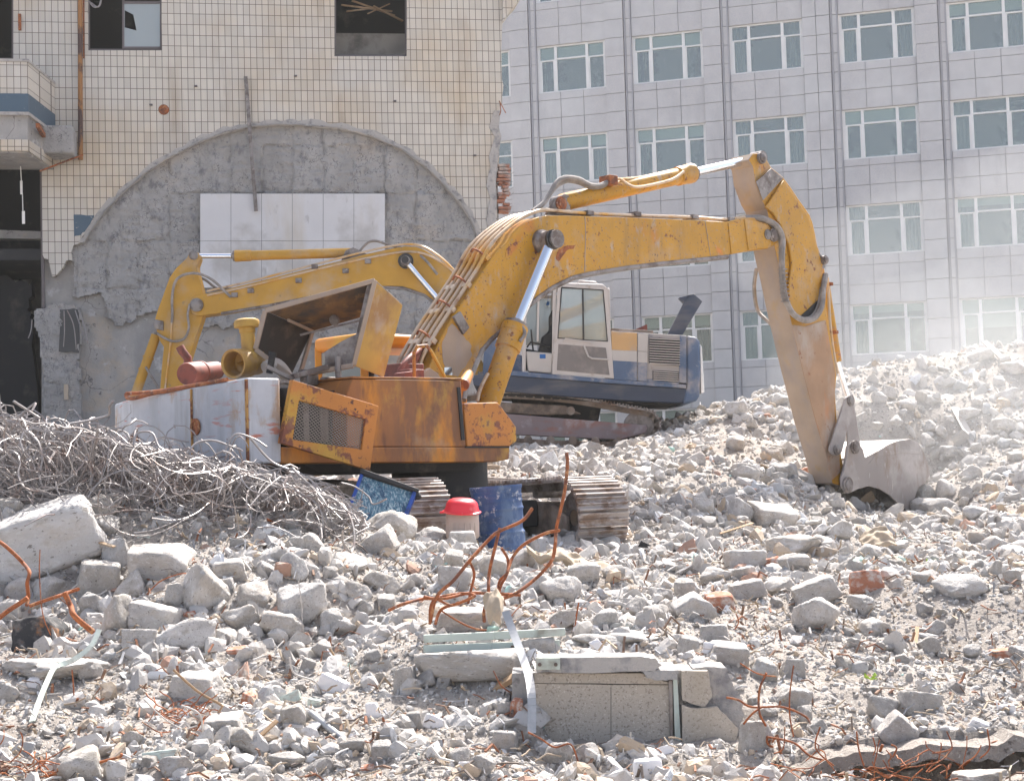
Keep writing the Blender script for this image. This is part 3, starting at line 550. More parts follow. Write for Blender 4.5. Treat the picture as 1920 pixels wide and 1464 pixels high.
# pale broken mortar edge on the right end and round the arch
mb = MB(); e = rag([(940, 205), (933, 330), (930, 470), (926, 640)], 3, 7, 8); e2 = [(x - 12 - (i % 3) * 3, y) for i, (x, y) in enumerate(e)]
sheet(mb, FL, e + e2[::-1], [], .03, -.24); build(mb, 'broken_edge', 'edgeconc', LB, smooth=0)
mb = MB(); inner = [(520 + (x - 520) * .978, 470 + (y - 470) * .97) for x, y in ARCH]
for k, (a, b) in enumerate(zip(rag(ARCH, 1.5, 2, 6), rag(ARCH, 1.5, 2, 6)[1:])): pass
ao = rag([(520 + (x - 520) * 1.008, 470 + (y - 470) * 1.014) for x, y in ARCH], 3.6, 4, 6); ai = rag(inner, 1., 3, 7)
sheet(mb, FL, ao + ai[::-1], [], .025, -.2); build(mb, 'arch_rim', 'edgeconc', LB, smooth=0)
lip = rag([(520 + (x - 520) * .985, 470 + (y - 470) * .98) for x, y in ARCH], .6, 2, 9)
mb = MB(); mb.tube([FL.on(x, y, .05) for x, y in lip], .018, 5); build(mb, 'arch_lip', 'smoothconc', LB)
# keyed mortar inside the arch: a rough relief
def relief(name, poly, off, th, step, amp, m, freq, seed):
    """a thick wall patch whose front is really rough"""
    xs = [p[0] for p in poly]; ys = [p[1] for p in poly]; nxp = int((max(xs) - min(xs)) / step) + 1; nyp = int((max(ys) - min(ys)) / step) + 1
    def inside(x, y):
        c = False; n = len(poly)
        for i in range(n):
            x1, y1 = poly[i]; x2, y2 = poly[(i + 1) % n]
            if (y1 > y) != (y2 > y) and x < (x2 - x1) * (y - y1) / (y2 - y1) + x1: c = not c
        return c
    mb = MB(); idx = {}
    def vid(i, j):
        if (i, j) not in idx:
            x = min(xs) + i * step; y = min(ys) + j * step; p = FL.on(x, y, off); q = Vector((FL.X(p), p.z, seed))
            gxx = ((x - 375) / 57.8 + .03 * math.sin(y * .13)); gyy = ((y - 363) / 89. + .02 * math.sin(x * .09)); ci = (math.floor(gxx), math.floor(gyy)); rq = random.Random(ci[0] * 31 + ci[1] * 7)
            h0 = rq.uniform(-.3, .3) + (gxx % 1 - .5) * rq.uniform(-.4, .4) + (gyy % 1 - .5) * rq.uniform(-.4, .4)
            if min(gxx % 1, 1 - gxx % 1) * 57.8 < 1.9 or min(gyy % 1, 1 - gyy % 1) * 89 < 1.9: h0 -= .42 * max(0, min(1, .5 + 1.6 * noise.noise(Vector((x * .03, y * .03, 4)))))
            h = h0 + noise.noise(Vector((q.x * freq * 1.2, q.y * freq * 5, seed))) * .3 + noise.noise(q * freq) * .35 + noise.noise(q * freq * 3) * .35 + noise.ridged_multi_fractal(q * freq * .8, 1., 2., 4, 1., 2.) * .25
            idx[(i, j)] = len(mb.v); mb.v.append(p + FL.s * h * amp)
        return idx[(i, j)]
    cells = set()
    for i in range(nxp):
        for j in range(nyp):
            if inside(min(xs) + (i + .5) * step, min(ys) + (j + .5) * step): cells.add((i, j))
    for (i, j) in cells:
        mb.f.append((vid(i, j), vid(i + 1, j), vid(i + 1, j + 1), vid(i, j + 1))); mb.m.append(0)
    front = dict(idx); back = {}
    def bid(k):
        if k not in back: back[k] = len(mb.v); mb.v.append(mb.v[front[k]] - FL.s * th)
        return back[k]
    for (i, j) in cells:
        for (di, dj, a, b) in ((-1, 0, (i, j), (i, j + 1)), (1, 0, (i + 1, j), (i + 1, j + 1)), (0, -1, (i, j), (i + 1, j)), (0, 1, (i, j + 1), (i + 1, j + 1))):
            if (i + di, j + dj) not in cells:
                mb.f.append((front[a], front[b], bid(b), bid(a))); mb.m.append(0)
    return build(mb, name, m, LB, smooth=50)
low = [(150, 458), (136, 470), (140, 556), (168, 552), (196, 553), (198, 592), (212, 606), (228, 612), (250, 596), (275, 588), (300, 580), (330, 590), (360, 588), (375, 612), (400, 606), (425, 618), (450, 600), (478, 640), (520, 652), (600, 640), (690, 628), (760, 632), (830, 600), (880, 604), (926, 640), (912, 470)]
relief('arch_mortar', rag(ARCH, 1, 1, 1) + rag(low, 5, 3, 12), -.13, .11, 2.7, .085, 'roughconc', 2.6, 3)
mb = MB(); sheet(mb, FL, [(78, 440), (940, 440), (940, 900), (78, 900)], [], -.26, -.5); build(mb, 'lower_wall', 'smoothconc', LB, smooth=0)
relief('broken_pillar', rag([(66, 580), (110, 570), (150, 578), (152, 620), (146, 660), (152, 700), (149, 740), (154, 860), (80, 860), (84, 700), (74, 640), (66, 600)], 3, 3, 13), .02, .3, 3.5, .06, 'roughconc', 2.6, 7)
mb = MB()
for x0, y0, x1, y1 in ((113, 580, 150, 662),): sheet(mb, FL, rag([(x0, y0), (x1, y0), (x1 - 3, y1), (x0 - 3, y1 - 4), (x0, y0)], 2, 3, 3)[:-1], [], .06, .03)
build(mb, 'exposed_core', 'joint', LB, smooth=0)
for k, pth in enumerate([[(120, 583, .12), (121, 620, .2), (119, 650, .12)], [(126, 582, .12), (138, 610, .2), (143, 655, .12)], [(141, 582, .12), (150, 610, .22), (160, 640, .3)], [(147, 582, .12), (156, 605, .24), (165, 644, .34)], [(60, 600, .1), (58, 620, .2), (53, 634, .25)]]):
    mb = MB(); mb.tube([FL.on(x, y, o) for x, y, o in pth], .013, 6, smooth_path=5); build(mb, 'bent_rebar', 'wire', LB)
mb = MB(); mb.box(FL.on(124, 735, .08), .09, .05, .34, FL.f, FL.s); build(mb, 'orange_patch', 'plaster', LB, smooth=0)
# white panels in the arch
cols = [375, 433, 490.5, 548, 606, 663.5, 722]; rows = [363, 452, 540]
for j in range(2):
    mb = MB()
    for i in range(6):
        sheet(mb, FL, rect(cols[i] + .35, rows[j] + .35, cols[i + 1] - .35, rows[j + 1] - .35), [], .05, -.1)
    build(mb, 'white_panel_row', 'paneltile', LB, smooth=0)
mb = MB(); sheet(mb, FL, rect(375, 363, 722, 540), [], .03, -.1); build(mb, 'panel_bedding', 'joint', LB, smooth=0)
# patches of dark blue tile left on the wall
mb = MB(); sheet(mb, FL, rag([(139, 402), (176, 404), (166, 432), (150, 440), (139, 444)], 1.5, 3, 21), [], .012, -.02); build(mb, 'navy_tile_patch', 'navy', LB, smooth=0)
# downpipe, anchors, stains
mb = MB(); mb.tube([FL.on(150.5, -120, .12), FL.on(150.5, 150, .12), FL.on(151, 300, .1)], .055, 8); build(mb, 'downpipe', 'rustydown', LB)
mb = MB(); mb.tube([FL.on(157, -60, .05), FL.on(157, 110, .05)], .018, 6); build(mb, 'cable', 'rust', LB)
anch = MB(); anch.box(FL.on(283, 197, .03), .07, .08, .03, FL.f, FL.s); a0 = build(anch, 'wall_anchor', 'darkalu', LB, smooth=0)
for (x, y) in ((367, 162), (554, 143), (890, 292), (862, 376), (740, 190)):
    o = a0.copy(); COL.objects.link(o); o.parent = LB; o.location = Vector(a0.location) + FL.on(x, y, .02) - FL.on(283, 197, .02)
mb = MB(); mb.box(FL.on(37, 42, .04), .06, .08, .36, FL.f, FL.s); build(mb, 'wall_bracket', 'rust', LB, smooth=0)
mb = MB(); mb.lathe(FL.on(307, 206, .01), FL.s, [(0, .12), (.012, .11), (.016, .04), (.05, .03), (.05, 0)], 16); build(mb, 'rusty_rosette', 'rust', LB)
# windows
def lwin(x0, x1, y0, y1, right_pane):
    mb = MB(); w = 3.2
    for r in (rect(x0, y0, x0 + w, y1), rect(x1 - w, y0, x1, y1), rect(x0 + w, y1 - w, x1 - w, y1), rect(x0 + w, y0, x1 - w, y0 + w)): sheet(mb, FL, r, [], -.1, -.17)
    fr = build(mb, 'window_frame', 'darkalu', LB, smooth=0)
    if right_pane:
        mb = MB(); xm = right_pane
        for r in (rect(xm, y0 + w, xm + 4, y1 - w), rect(xm, 3, x1 - w, 7.5), rect(xm + 4, y1 - w - 4, x1 - w, y1 - w)): sheet(mb, FL, r, [], -.08, -.13)
        build(mb, 'sash', 'darkalu', fr, smooth=0)
        mb = MB(); sheet(mb, FL, [(xm + 4, 7), (x1 - w, 7), (x1 - w, y1 - 7), (xm + 4, y1 - 7)], [[(250, 28), (256, 58), (234, 52), (234, 20)]], -.1, -.106); build(mb, 'pane', 'glass_dusty', fr, smooth=0)
lwin(165, 303, -48, 95, 229); lwin(627, 763, -48, 106, 0); lwin(-60, 25, -48, 112, 0)
mb = MB()
for k in range(3):
    mb.tube([FL.on(166 + k * 3, 2 + k * 2, .05), FL.on(176 + k * 4, 14, .25), FL.on(188, 10 - k * 3, .2), FL.on(190 + k, -10, .1)], .014, 5, smooth_path=5)
build(mb, 'dangling_cable', 'wire', LB)
# balcony
def blk(name, m, x1, ya, yb, o0, o1, x0=-260, bevel=0.):
    mb = MB(); a = FL.on(x1, ya, o1); b = FL.on(x1, yb, o1); ul = FL.on(x0, ya, o1)
    u1 = FL.X(a); u0 = u1 - (a - ul).length
    uw = FL.X(FL.on(x1 + 50, ya, o0))
    mb.hexa([FL.at(u0, o0, b.z), FL.at(uw, o0, b.z), FL.at(u1, o1, b.z), FL.at(u0, o1, b.z)], [FL.at(u0, o0, a.z), FL.at(uw, o0, a.z), FL.at(u1, o1, a.z), FL.at(u0, o1, a.z)])
    return build(mb, name, m, LB, bevel, smooth=0)
blk('balcony_parapet', 'tile', 52, 116, 176, .02, 1.9)
blk('balcony_coping', 'edgeconc', 53, 111, 116, .02, 1.93)
blk('balcony_band', 'navy', 53, 176, 210, .02, 1.93)
blk('balcony_ledge', 'edgeconc', 54, 210, 216, .02, 1.97)
blk('balcony_slab', 'smoothconc', 51, 216, 262, .02, 1.86)
blk('balcony_fascia', 'tile', 53, 262, 283, .02, 1.9)
blk('balcony_soffit', 'smoothconc', 50, 283, 287, .02, 1.84)
mb = MB(); mb.box(FL.on(108, 268, .45), .75, .8, .62, FL.f, FL.s); build(mb, 'broken_slab_stub', 'roughconc', LB, .05, smooth=0)
mb = MB(); mb.tube([FL.on(155, 291, .12), FL.on(130, 300, .5), FL.on(75, 321, .9)], .02, 6); build(mb, 'stub_rebar', 'rust', LB)
mb = MB(); mb.box(FL.on(77, 246, 1.3), .08, 1.1, .09, FL.f, FL.s); build(mb, 'steel_plate', 'rust', LB, smooth=0)
# body behind the front: side wall, floors, dark rooms
mb = MB(); uR = FL.X(FL.on(940, 300)); uL = uR - 17
def lb(u0, u1, o0, o1, z0, z1): mb.box(FL.at((u0 + u1) / 2, (o0 + o1) / 2, (z0 + z1) / 2), u1 - u0, o1 - o0, z1 - z0, FL.f, FL.s)
lb(uL, uR - .05, -9, -8.7, 2.3, 14.4); lb(uR - .3, uR - .06, -8.7, -.26, 2.3, 14.4); lb(uL, uL + .25, -8.7, -.26, 2.3, 14.4)
build(mb, 'rear_walls', 'smoothconc', LB, smooth=0)
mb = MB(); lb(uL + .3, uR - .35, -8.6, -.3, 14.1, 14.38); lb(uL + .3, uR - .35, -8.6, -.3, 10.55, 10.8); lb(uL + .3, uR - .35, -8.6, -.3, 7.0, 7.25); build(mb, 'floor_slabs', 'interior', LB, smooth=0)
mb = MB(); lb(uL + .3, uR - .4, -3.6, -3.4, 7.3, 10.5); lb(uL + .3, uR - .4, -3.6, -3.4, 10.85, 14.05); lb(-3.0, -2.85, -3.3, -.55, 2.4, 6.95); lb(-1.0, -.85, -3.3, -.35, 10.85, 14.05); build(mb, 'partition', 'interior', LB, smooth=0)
mb = MB(); sheet(mb, FL, [(560, 62), (800, 64), (800, 130), (560, 130)], [], -1.2, -1.35); build(mb, 'parapet_behind_window', 'interior2', LB, smooth=0)
mb = MB()
for (a_, b_) in (((640, 10), (735, 22)), ((660, 2), (740, 30)), ((690, 26), (730, 8)), ((700, 12), (755, 40)), ((650, 22), (700, 16))): mb.bar(FL.on(*a_, -1.0), FL.on(*b_, -1.3), .06, .03)
build(mb, 'hanging_lath', 'wood', LB)
mb = MB(); lb(uL + .3, uR - .4, -3.6, -3.4, 2.4, 6.95); build(mb, 'inner_wall', 'interior2', LB, smooth=0)
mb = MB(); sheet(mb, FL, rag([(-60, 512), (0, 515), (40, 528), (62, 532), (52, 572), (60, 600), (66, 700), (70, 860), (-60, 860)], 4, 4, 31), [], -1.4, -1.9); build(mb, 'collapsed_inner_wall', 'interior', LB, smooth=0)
mb = MB(); sheet(mb, FL, [(-90, 428), (76, 434), (76, 448), (-90, 446)], [], -.9, -1.2); build(mb, 'inner_beam', 'smoothconc', LB, smooth=0)
mb = MB(); mb.box(FL.on(80, 450, -.12), .07, .1, 4.9, FL.f, FL.s); build(mb, 'door_jamb', 'darkalu', LB, smooth=0)
for pth in ([(38, 305), (40, 340), (42, 365), (43, 400), (45, 420)],):
    mb = MB(); mb.tube([FL.on(x, y, .4) for x, y in pth], .01, 5); mb.box(FL.on(40, 352, .4), .05, .03, .3, FL.f, FL.s); mb.box(FL.on(44, 408, .4), .06, .03, .28, FL.f, FL.s); build(mb, 'hanging_flex', 'whiteframe', LB)
# top right cornice and torn brick edge
mb = MB(); mb.prism([FL.on(x, y, .15) for x, y in [(943, -120), (985, -120), (975, 0), (962, 14), (943, 40)]], FL.s * -.8); build(mb, 'cornice', 'tile', LB, smooth=0)
mb = MB(); rr_ = random.Random(3)
for j in range(14):
    for i in range(2):
        if rr_.random() < .85: mb.box(FL.on(939 + i * 9 + rr_.uniform(-2, 2), 312 + j * 6.6, -.2), .13 + rr_.uniform(0, .06), .25, .062, FL.f, FL.s)
build(mb, 'torn_brickwork', 'brick', LB, smooth=0)
mb = MB()
for j in range(16):
    y = 305 + j * 8; mb.tube([FL.on(940, y, -.1), FL.on(950 + rr_.uniform(0, 8), y + 6, 0), FL.on(956 + rr_.uniform(0, 8), y + rr_.uniform(-8, 12), .1)], .006, 4)
build(mb, 'torn_lath_wires', 'wire', LB)
mb = MB(); mb.tube([FL.on(936, 190, 0), FL.on(942, 200, .2), FL.on(948, 212, .25)], .012, 5); mb.tube([FL.on(938, 195, 0), FL.on(939, 208, .2), FL.on(937, 216, .25)], .012, 5); build(mb, 'edge_rebar', 'rust', LB)
mb = MB(); mb.bar(FL.on(460.5, 144, .10), FL.on(480, 396, .13), .085, .05, FL.s)
tag(build(mb, 'steel_bar', 'steel', None), 'long thin grey steel bar hanging down the tiled wall over the arch', 'bar')

# ================================================================ RIGHT OFFICE BUILDING
_b = math.radians(-16)
FR = Frame(P(1300, 732, 54), (math.cos(_b), math.sin(_b), 0), (math.sin(_b), -math.cos(_b), 0))
u_of = lambda px, py=200: FR.X(FR.on(px, py))
U0 = [-12.3, -8.75, -5.2, -1.69, 1.78, 5.54, 9.12, 12.75, 16.4]; U1e = U0[1:] + [20.]
ZT = [17.28 + 3.33, 17.28, 13.95, 10.65, 7.25, 3.95]; WH = 1.72; ROW = .666
OB = root('office_building', FR.at(3, -5, 2.4), 'pale lilac grey stone office block with rows of white framed windows', 'building')
pan = MB(); back = MB(); grv = MB()
def rb(mb, u0, u1, o0, o1, z0, z1): mb.box(FR.at((u0 + u1) / 2, (o0 + o1) / 2, (z0 + z1) / 2), u1 - u0, o1 - o0, z1 - z0, FR.f, FR.s)
M['stonejoint'] = mat('stone_joint', (.42, .41, .42), .9)
G = .0085; ZTOP = ZT[0] + 1.6; ZB = 2.0
for u0, un in zip(U0, U1e):
    ze = u0 + 2.46; pe = un - .36; ws = u0 - .08
    for fi, zt in enumerate(ZT):
        z1 = ZT[fi - 1] - WH if fi else ZTOP           # spandrel above this window
        rb(back, ws, ze, -.42, -.05, zt, z1)
        zz = zt
        while zz < z1 - .02:
            zh = min(zz + ROW, z1)
            for i in range(3):
                a = ws + (ze - ws) * i / 3; b = ws + (ze - ws) * (i + 1) / 3
                rb(pan, a + G, b - G, -.05, 0, zz + G, zh - G)
            zz = zh
        if fi == len(ZT) - 1: rb(back, ws, ze, -.42, -.05, ZB, zt - WH); rb(pan, ws + G, ze - G, -.05, 0, ZB, zt - WH - G)
    rb(back, ze, un - .08, -.42, -.05, ZB, ZTOP)
    nc = 2 if pe - ze > .85 else 1; zz = ZT[0] - ROW * 40
    while zz < ZTOP:
        if zz + ROW > ZB:
            for i in range(nc):
                a = ze + (pe - ze) * i / nc; b = ze + (pe - ze) * (i + 1) / nc
                rb(pan, a + G, b - G, -.05, .085, max(zz, ZB) + G, zz + ROW - G)
            rb(pan, pe + .085, un - .14, -.05, .02, max(zz, ZB) + G, zz + ROW - G)
        zz += ROW
    rb(grv, pe + .02, pe + .075, -.05, .03, ZB, ZTOP); rb(grv, un - .135, un - .09, -.05, .045, ZB, ZTOP)
build(back, 'wall_core', 'stonejoint', OB, smooth=0); build(pan, 'stone_cladding', 'panelstone', OB, smooth=0); build(grv, 'pilaster_groove', 'groove', OB, smooth=0)
mb = MB(); rb(mb, U0[0] - .1, 20, -11, -10.6, ZB, ZTOP); rb(mb, U0[0] - .1, U0[0] + .2, -10.6, -.43, ZB, ZTOP); rb(mb, 19.7, 20, -10.6, -.43, ZB, ZTOP); rb(mb, U0[0] + .2, 19.7, -10.6, -.43, ZTOP - .3, ZTOP); build(mb, 'rear_walls', 'panelstone', OB, smooth=0)
# window template at (U0[4], ZT[2])
def rwin(tmpl_u, zt, kind):
    Wd = 2.38; c1, c2 = .60, 1.76; f = .055; z0 = zt - WH; zm = zt - .50; mb = MB(); o0, o1 = -.17, -.09
    def s(u0, u1, z0_, z1_, oo0=o0, oo1=o1): rb(mb, tmpl_u + u0, tmpl_u + u1, oo0, oo1, z0_, z1_)
    s(-.08, f - .03, z0, zt); s(Wd - .02, Wd + .08, z0, zt); s(f - .03, Wd - .02, zt - f, zt); s(f - .03, Wd - .02, z0, z0 + f)
    s(c1 - .05, c1 + .05, z0 + f, zt - f, o0, o1 + .01); s(c2 - .05, c2 + .05, z0 + f, zt - f, o0, o1 + .01)
    s(f - .03, c1 - .05, zm - .06, zm - .01); s(c1 + .05, c2 - .05, zm - .03, zm + .03); s(c2 + .05, Wd - .02, zm - .06, zm - .01)
    s(f - .03, f + .03, z0 + f, zm - .06, o0, o1 - .015); s(c1 - .10, c1 - .05, z0 + f, zm - .06, o0, o1 - .015); s(c2 + .05, c2 + .11, z0 + f, zm - .06, o0, o1 - .015)
    w = build(mb, 'window', 'whiteframe', OB, smooth=0)
    mb = MB(); rb(mb, tmpl_u - .02, tmpl_u + Wd + .02, -.14, -.132, z0 + .03, zt - .03); build(mb, 'pane', 'glass', w, smooth=0)
    mb = MB(); u0, u1 = tmpl_u - .07, tmpl_u + Wd + .07
    rb(mb, u0, u1, -2.2, -2.1, z0 - .3, zt + .3); rb(mb, u0, u0 + .02, -2.1, -.45, z0 - .3, zt + .3); rb(mb, u1 - .02, u1, -2.1, -.45, z0 - .3, zt + .3); rb(mb, u0 + .02, u1 - .02, -2.1, -.45, zt + .05, zt + .3); rb(mb, u0 + .02, u1 - .02, -2.1, -.45, z0 - .3, z0 - .02)
    build(mb, 'room', 'room', w, smooth=0)
    if kind & 1:
        h = (.42, .55, .30, 1.0)[(kind >> 3) & 3]; mb = MB(); rb(mb, tmpl_u + .02, tmpl_u + Wd - .02, -.24, -.23, zt - h, zt); build(mb, 'blind', 'blind', w, smooth=0)
    if kind & 2:
        mb = MB()
        for (a, b) in (((0, .42), (1.95, 2.36)) if kind & 4 else ((.0, .75),)):
            n = 10; pts_ = [FR.at(tmpl_u + a + (b - a) * i / n, -.33 + .035 * math.sin(i * 2.1), z0) for i in range(n + 1)]
            for p_, q_ in zip(pts_, pts_[1:]): mb.quad(p_, q_, q_ + Vector((0, 0, WH)), p_ + Vector((0, 0, WH)), .006)
        build(mb, 'curtain', 'curtain', w, smooth=0)
    if kind & 32:
        mb = MB(); q = random.Random(kind)
        for i in range(4): rb(mb, tmpl_u + .8 + i * .22, tmpl_u + .95 + i * .22, -.35, -.2, z0 + .02, z0 + .08 + q.random() * .16)
        build(mb, 'sill_clutter', 'clutter', w, smooth=0)
    return w
TM = [rwin(U0[4], ZT[2], k) for k in (1, 1 | 2 | 4, 1 | 8, 2 | 4, 1 | 2 | 16, 1 | 2 | 4 | 8 | 32, 1 | 24, 0 | 2, 1 | 8 | 32)]
usedT = [False] * len(TM); rr_ = random.Random(11)
for bi, u0 in enumerate(U0):
    for fi, zt in enumerate(ZT):
        k = rr_.randrange(len(TM)); t = TM[k]
        if fi == 0 and bi in (0, 8): continue
        d = FR.f * (u0 - U0[4]) + Vector((0, 0, zt - ZT[2]))
        o = t.copy(); COL.objects.link(o); o.parent = OB; o.location = d
        for ch in t.children:
            c = ch.copy(); COL.objects.link(c); c.parent = o
for t in TM:
    for ch in list(t.children): bpy.data.objects.remove(ch)
    bpy.data.objects.remove(t)
# ================================================================ NEAR EXCAVATOR
_h = math.radians(43)
F1 = Frame((-1.43, 17.8, 0), (math.cos(_h), math.sin(_h), 0), (math.sin(_h), -math.cos(_h), 0))   # side = its right hand, towards us
E1 = root('excavator', (-1.1, 18.0, 1.02), 'rusty yellow excavator with white counterweight, its bucket resting on the rubble pile', 'excavator')
def pl(fr, pts, lat): return [fr.on(x, y, lat) for x, y in pts]
def slab(fr, pts, la, lb_, mb=None, sidemi=None):
    mb = mb or MB(); return mb.prism(pl(fr, pts, la), fr.s * (lb_ - la), sidemi)
# boom
BOOM = [(790, 735), (797, 705), (828, 632), (846, 600), (866, 570), (888, 535), (910, 502), (930, 475), (950, 455), (962, 438), (975, 425), (987, 416), (1000, 410), (1012, 406), (1025, 404), (1060, 404), (1097, 405), (1160, 407), (1240, 410), (1363, 416), (1394, 408), (1415, 408), (1432, 412), (1447, 418), (1457, 427), (1463, 437), (1463, 447), (1458, 456), (1441, 466), (1397, 471), (1363, 479), (1240, 492), (1180, 499), (1135, 506), (1105, 511), (1075, 518), (1055, 526), (1037, 536), (1021, 546), (1007, 557), (990, 571), (975, 586), (950, 608), (920, 634), (905, 655), (890, 685), (875, 712), (862, 738)]
bm_ = slab(F1, BOOM, .27, -.27)
boom = build(bm_, 'boom', ['yellow'], E1, .012, smooth=25)
mb = MB()       # doubler flanges at the tip, lower rib, dark weld plates
slab(F1, [(1366, 419), (1395, 410), (1404, 470), (1372, 477)], .285, .268, mb); slab(F1, [(1396, 411), (1440, 419), (1452, 448), (1440, 464), (1404, 469)], .30, .268, mb)
build(mb, 'tip_plate', 'yellow', boom, .006)
mb = MB(); path = [(905, 655), (920, 637), (950, 611), (975, 589), (990, 574), (1007, 560), (1037, 539), (1075, 521), (1105, 514), (1135, 509), (1180, 502), (1240, 495), (1363, 482)]
mb.tube([F1.on(x, y, .26) for x, y in path], .035, 8); build(mb, 'bottom_rib', 'steel', boom)
mb = MB(); slab(F1, [(851, 594), (864, 584), (881, 614), (870, 627)], .31, .268, mb); build(mb, 'step_plate', 'steel', boom, .005)
mb = MB(); mb.box(F1.on(840, 696, .275), .12, .012, .09, F1.f, F1.s); build(mb, 'data_plate', 'chrome', boom)
mb = MB(); a = F1.on(1033, 450, .45) - F1.s * .45; mb.lathe(a + F1.s * .26, F1.s, [(0, .15), (.06, .15), (.10, .12), (.22, .12), (.22, .0)], 24); build(mb, 'cylinder_pin_boss', 'steel', boom); mb = MB(); mb.lathe(a - F1.s * .26, -F1.s, [(0, .15), (.06, .15), (.10, .12), (.22, .12), (.22, .0)], 24); build(mb, 'cylinder_pin_boss', 'steel', boom)
mb = MB(); mb.lathe(a + F1.s * .47, F1.s, [(0, .125), (.03, .125), (.035, .10), (.045, .10), (.05, .04), (.06, .04), (.06, 0)], 24); build(mb, 'pin_cap', 'grease', boom)
def pinhead(fr, px, py, lat, r, par, m='steel', L=.05):
    mb = MB(); mb.lathe(fr.on(px, py, lat), fr.s, [(0, r), (L * .5, r), (L * .55, r * .72), (L * .8, r * .72), (L, r * .25), (L, 0)], 22); return build(mb, 'pin', m, par)
pinhead(F1, 1449, 441, .30, .10, boom); pinhead(F1, 1439, 440, .30, .075, boom, L=.03)
def patch(fr, pts, lat, m, nm, par, seed=1, amp=1.5, th=.004):
    mb = MB(); slab(fr, rag(pts + [pts[0]], amp, 4, seed)[:-1], lat + th, lat - .002, mb); return build(mb, nm, m, par, smooth=0)
patch(F1, [(1046, 470), (1058, 462), (1080, 459), (1076, 466), (1062, 470), (1056, 478), (1048, 490), (1042, 484)], .27, 'rust', 'rust_patch', boom, 2, .8)
patch(F1, [(1002, 438), (1014, 432), (1018, 446), (1012, 470), (1004, 476), (999, 458)], .27, 'orange_peel', 'primer_patch', boom, 3, 1.2)
patch(F1, [(950, 468), (962, 456), (974, 452), (968, 466), (958, 478), (948, 482)], .27, 'orange_peel', 'primer_patch', boom, 4, 1.2)
patch(F1, [(829, 640), (846, 606), (872, 632), (884, 650), (884, 668), (870, 690), (860, 706), (848, 704), (832, 680)], .27, 'dusty', 'dust_patch', boom, 5, 1.5, .003)
mb = MB(); mb.tube([F1.on(1097, 407, .271), F1.on(1098, 440, .271), F1.on(1096, 510, .271)], .007, 5); mb.tube([F1.on(1322, 414, .271), F1.on(1332, 480, .271)], .006, 5); build(mb, 'weld_seam', 'dusty', boom)
# stick
STK = [(1404, 300), (1412, 312), (1416, 341), (1430, 378), (1438, 392), (1446, 430), (1456, 480), (1465, 516), (1474, 560), (1485, 609), (1496, 655), (1507, 700), (1518, 742), (1528, 782), (1538, 818), (1548, 850), (1556, 880), (1561, 906), (1580, 912), (1586, 893), (1579, 862), (1572, 815), (1568, 771), (1566, 735), (1569, 704), (1562, 660), (1553, 600), (1547, 562), (1547, 512), (1544, 490), (1533, 462), (1529, 440), (1524, 418), (1519, 404), (1508, 388), (1497, 373), (1484, 353), (1469, 333), (1457, 323), (1446, 314), (1440, 303), (1433, 293), (1424, 288), (1412, 288)]
mb = slab(F1, STK, .20, -.20, sidemi=1); stick = build(mb, 'stick', ['yellow', 'dusty'], E1, .012, smooth=25)
mb = MB()      # broad side plate over the upper stick
SP = [(1436, 388), (1450, 400), (1466, 425), (1480, 460), (1485, 495), (1480, 530), (1479, 560), (1484, 580), (1495, 593), (1510, 599), (1524, 596), (1534, 584), (1540, 560), (1542, 525), (1543, 495), (1531, 462), (1525, 430), (1516, 406), (1496, 377), (1470, 338)]
slab(F1, SP, .245, .202, mb); build(mb, 'side_plate', 'yellow', stick, .012)
mb = MB(); slab(F1, [(1418, 341), (1446, 316), (1469, 334), (1431, 376)], .262, .248, mb); build(mb, 'steel_patch', 'steel', stick, .004)
mb = MB(); slab(F1, [(1506, 601), (1522, 598), (1534, 586), (1538, 560), (1530, 566), (1516, 580), (1502, 592)], .262, .249, mb); build(mb, 'burnt_patch', 'black', stick, .004)
mb = MB(); q0 = (1397, 353); 
slab(F1, [(1485, 609), (1507, 700), (1528, 782), (1548, 850), (1560, 900), (1576, 885), (1572, 840), (1565, 771), (1566, 700), (1548, 600), (1510, 612)], .215, .202, mb); build(mb, 'lower_side', 'rustydust', stick, .004)
for x, y, r in ((1426, 297, .085), (1544, 488, .07)): pinhead(F1, x, y, .25 if y > 400 else .205, r, stick, L=.08)
mb = MB(); slab(F1, [(1533, 470), (1546, 484), (1548, 502), (1540, 506), (1534, 500)], .24, -.24, mb); build(mb, 'cylinder_lug', 'steel', stick, .01)
# hoses looping down the stick
def hose(fr, pts, r, par, name='hose', m='rubber', sub=7, sides=8):
    mb = MB(); mb.tube([fr.on(x, y, l) for x, y, l in pts], r, sides, smooth_path=sub); return build(mb, name, m, par)
hose(F1, [(1396, 409, .16), (1430, 410, .3), (1456, 424, .34), (1467, 448, .34), (1466, 480, .36), (1467, 520, .34), (1473, 560, .33), (1487, 588, .33), (1507, 600, .33), (1526, 597, .33), (1540, 575, .33), (1544, 540, .30), (1548, 515, .25)], .045, stick)
hose(F1, [(1396, 411, .12), (1425, 413, .24), (1450, 426, .28), (1461, 448, .29), (1462, 480, .30), (1463, 520, .28), (1468, 560, .28), (1482, 583, .28), (1503, 596, .28), (1522, 592, .28), (1534, 570, .28), (1539, 540, .27)], .018, stick)
hose(F1, [(1418, 505, -.24), (1414, 540, -.45), (1420, 580, -.5), (1437, 600, -.3), (1450, 612, -.2)], .03, stick)
mb = MB()
for i in range(9):
    t = i / 8; p = F1.on(1467 + 6 * t, 505 + 60 * t, .345); mb.box(p, .1, .1, .015, F1.f, F1.s)
build(mb, 'hose_guard', 'steel', stick)
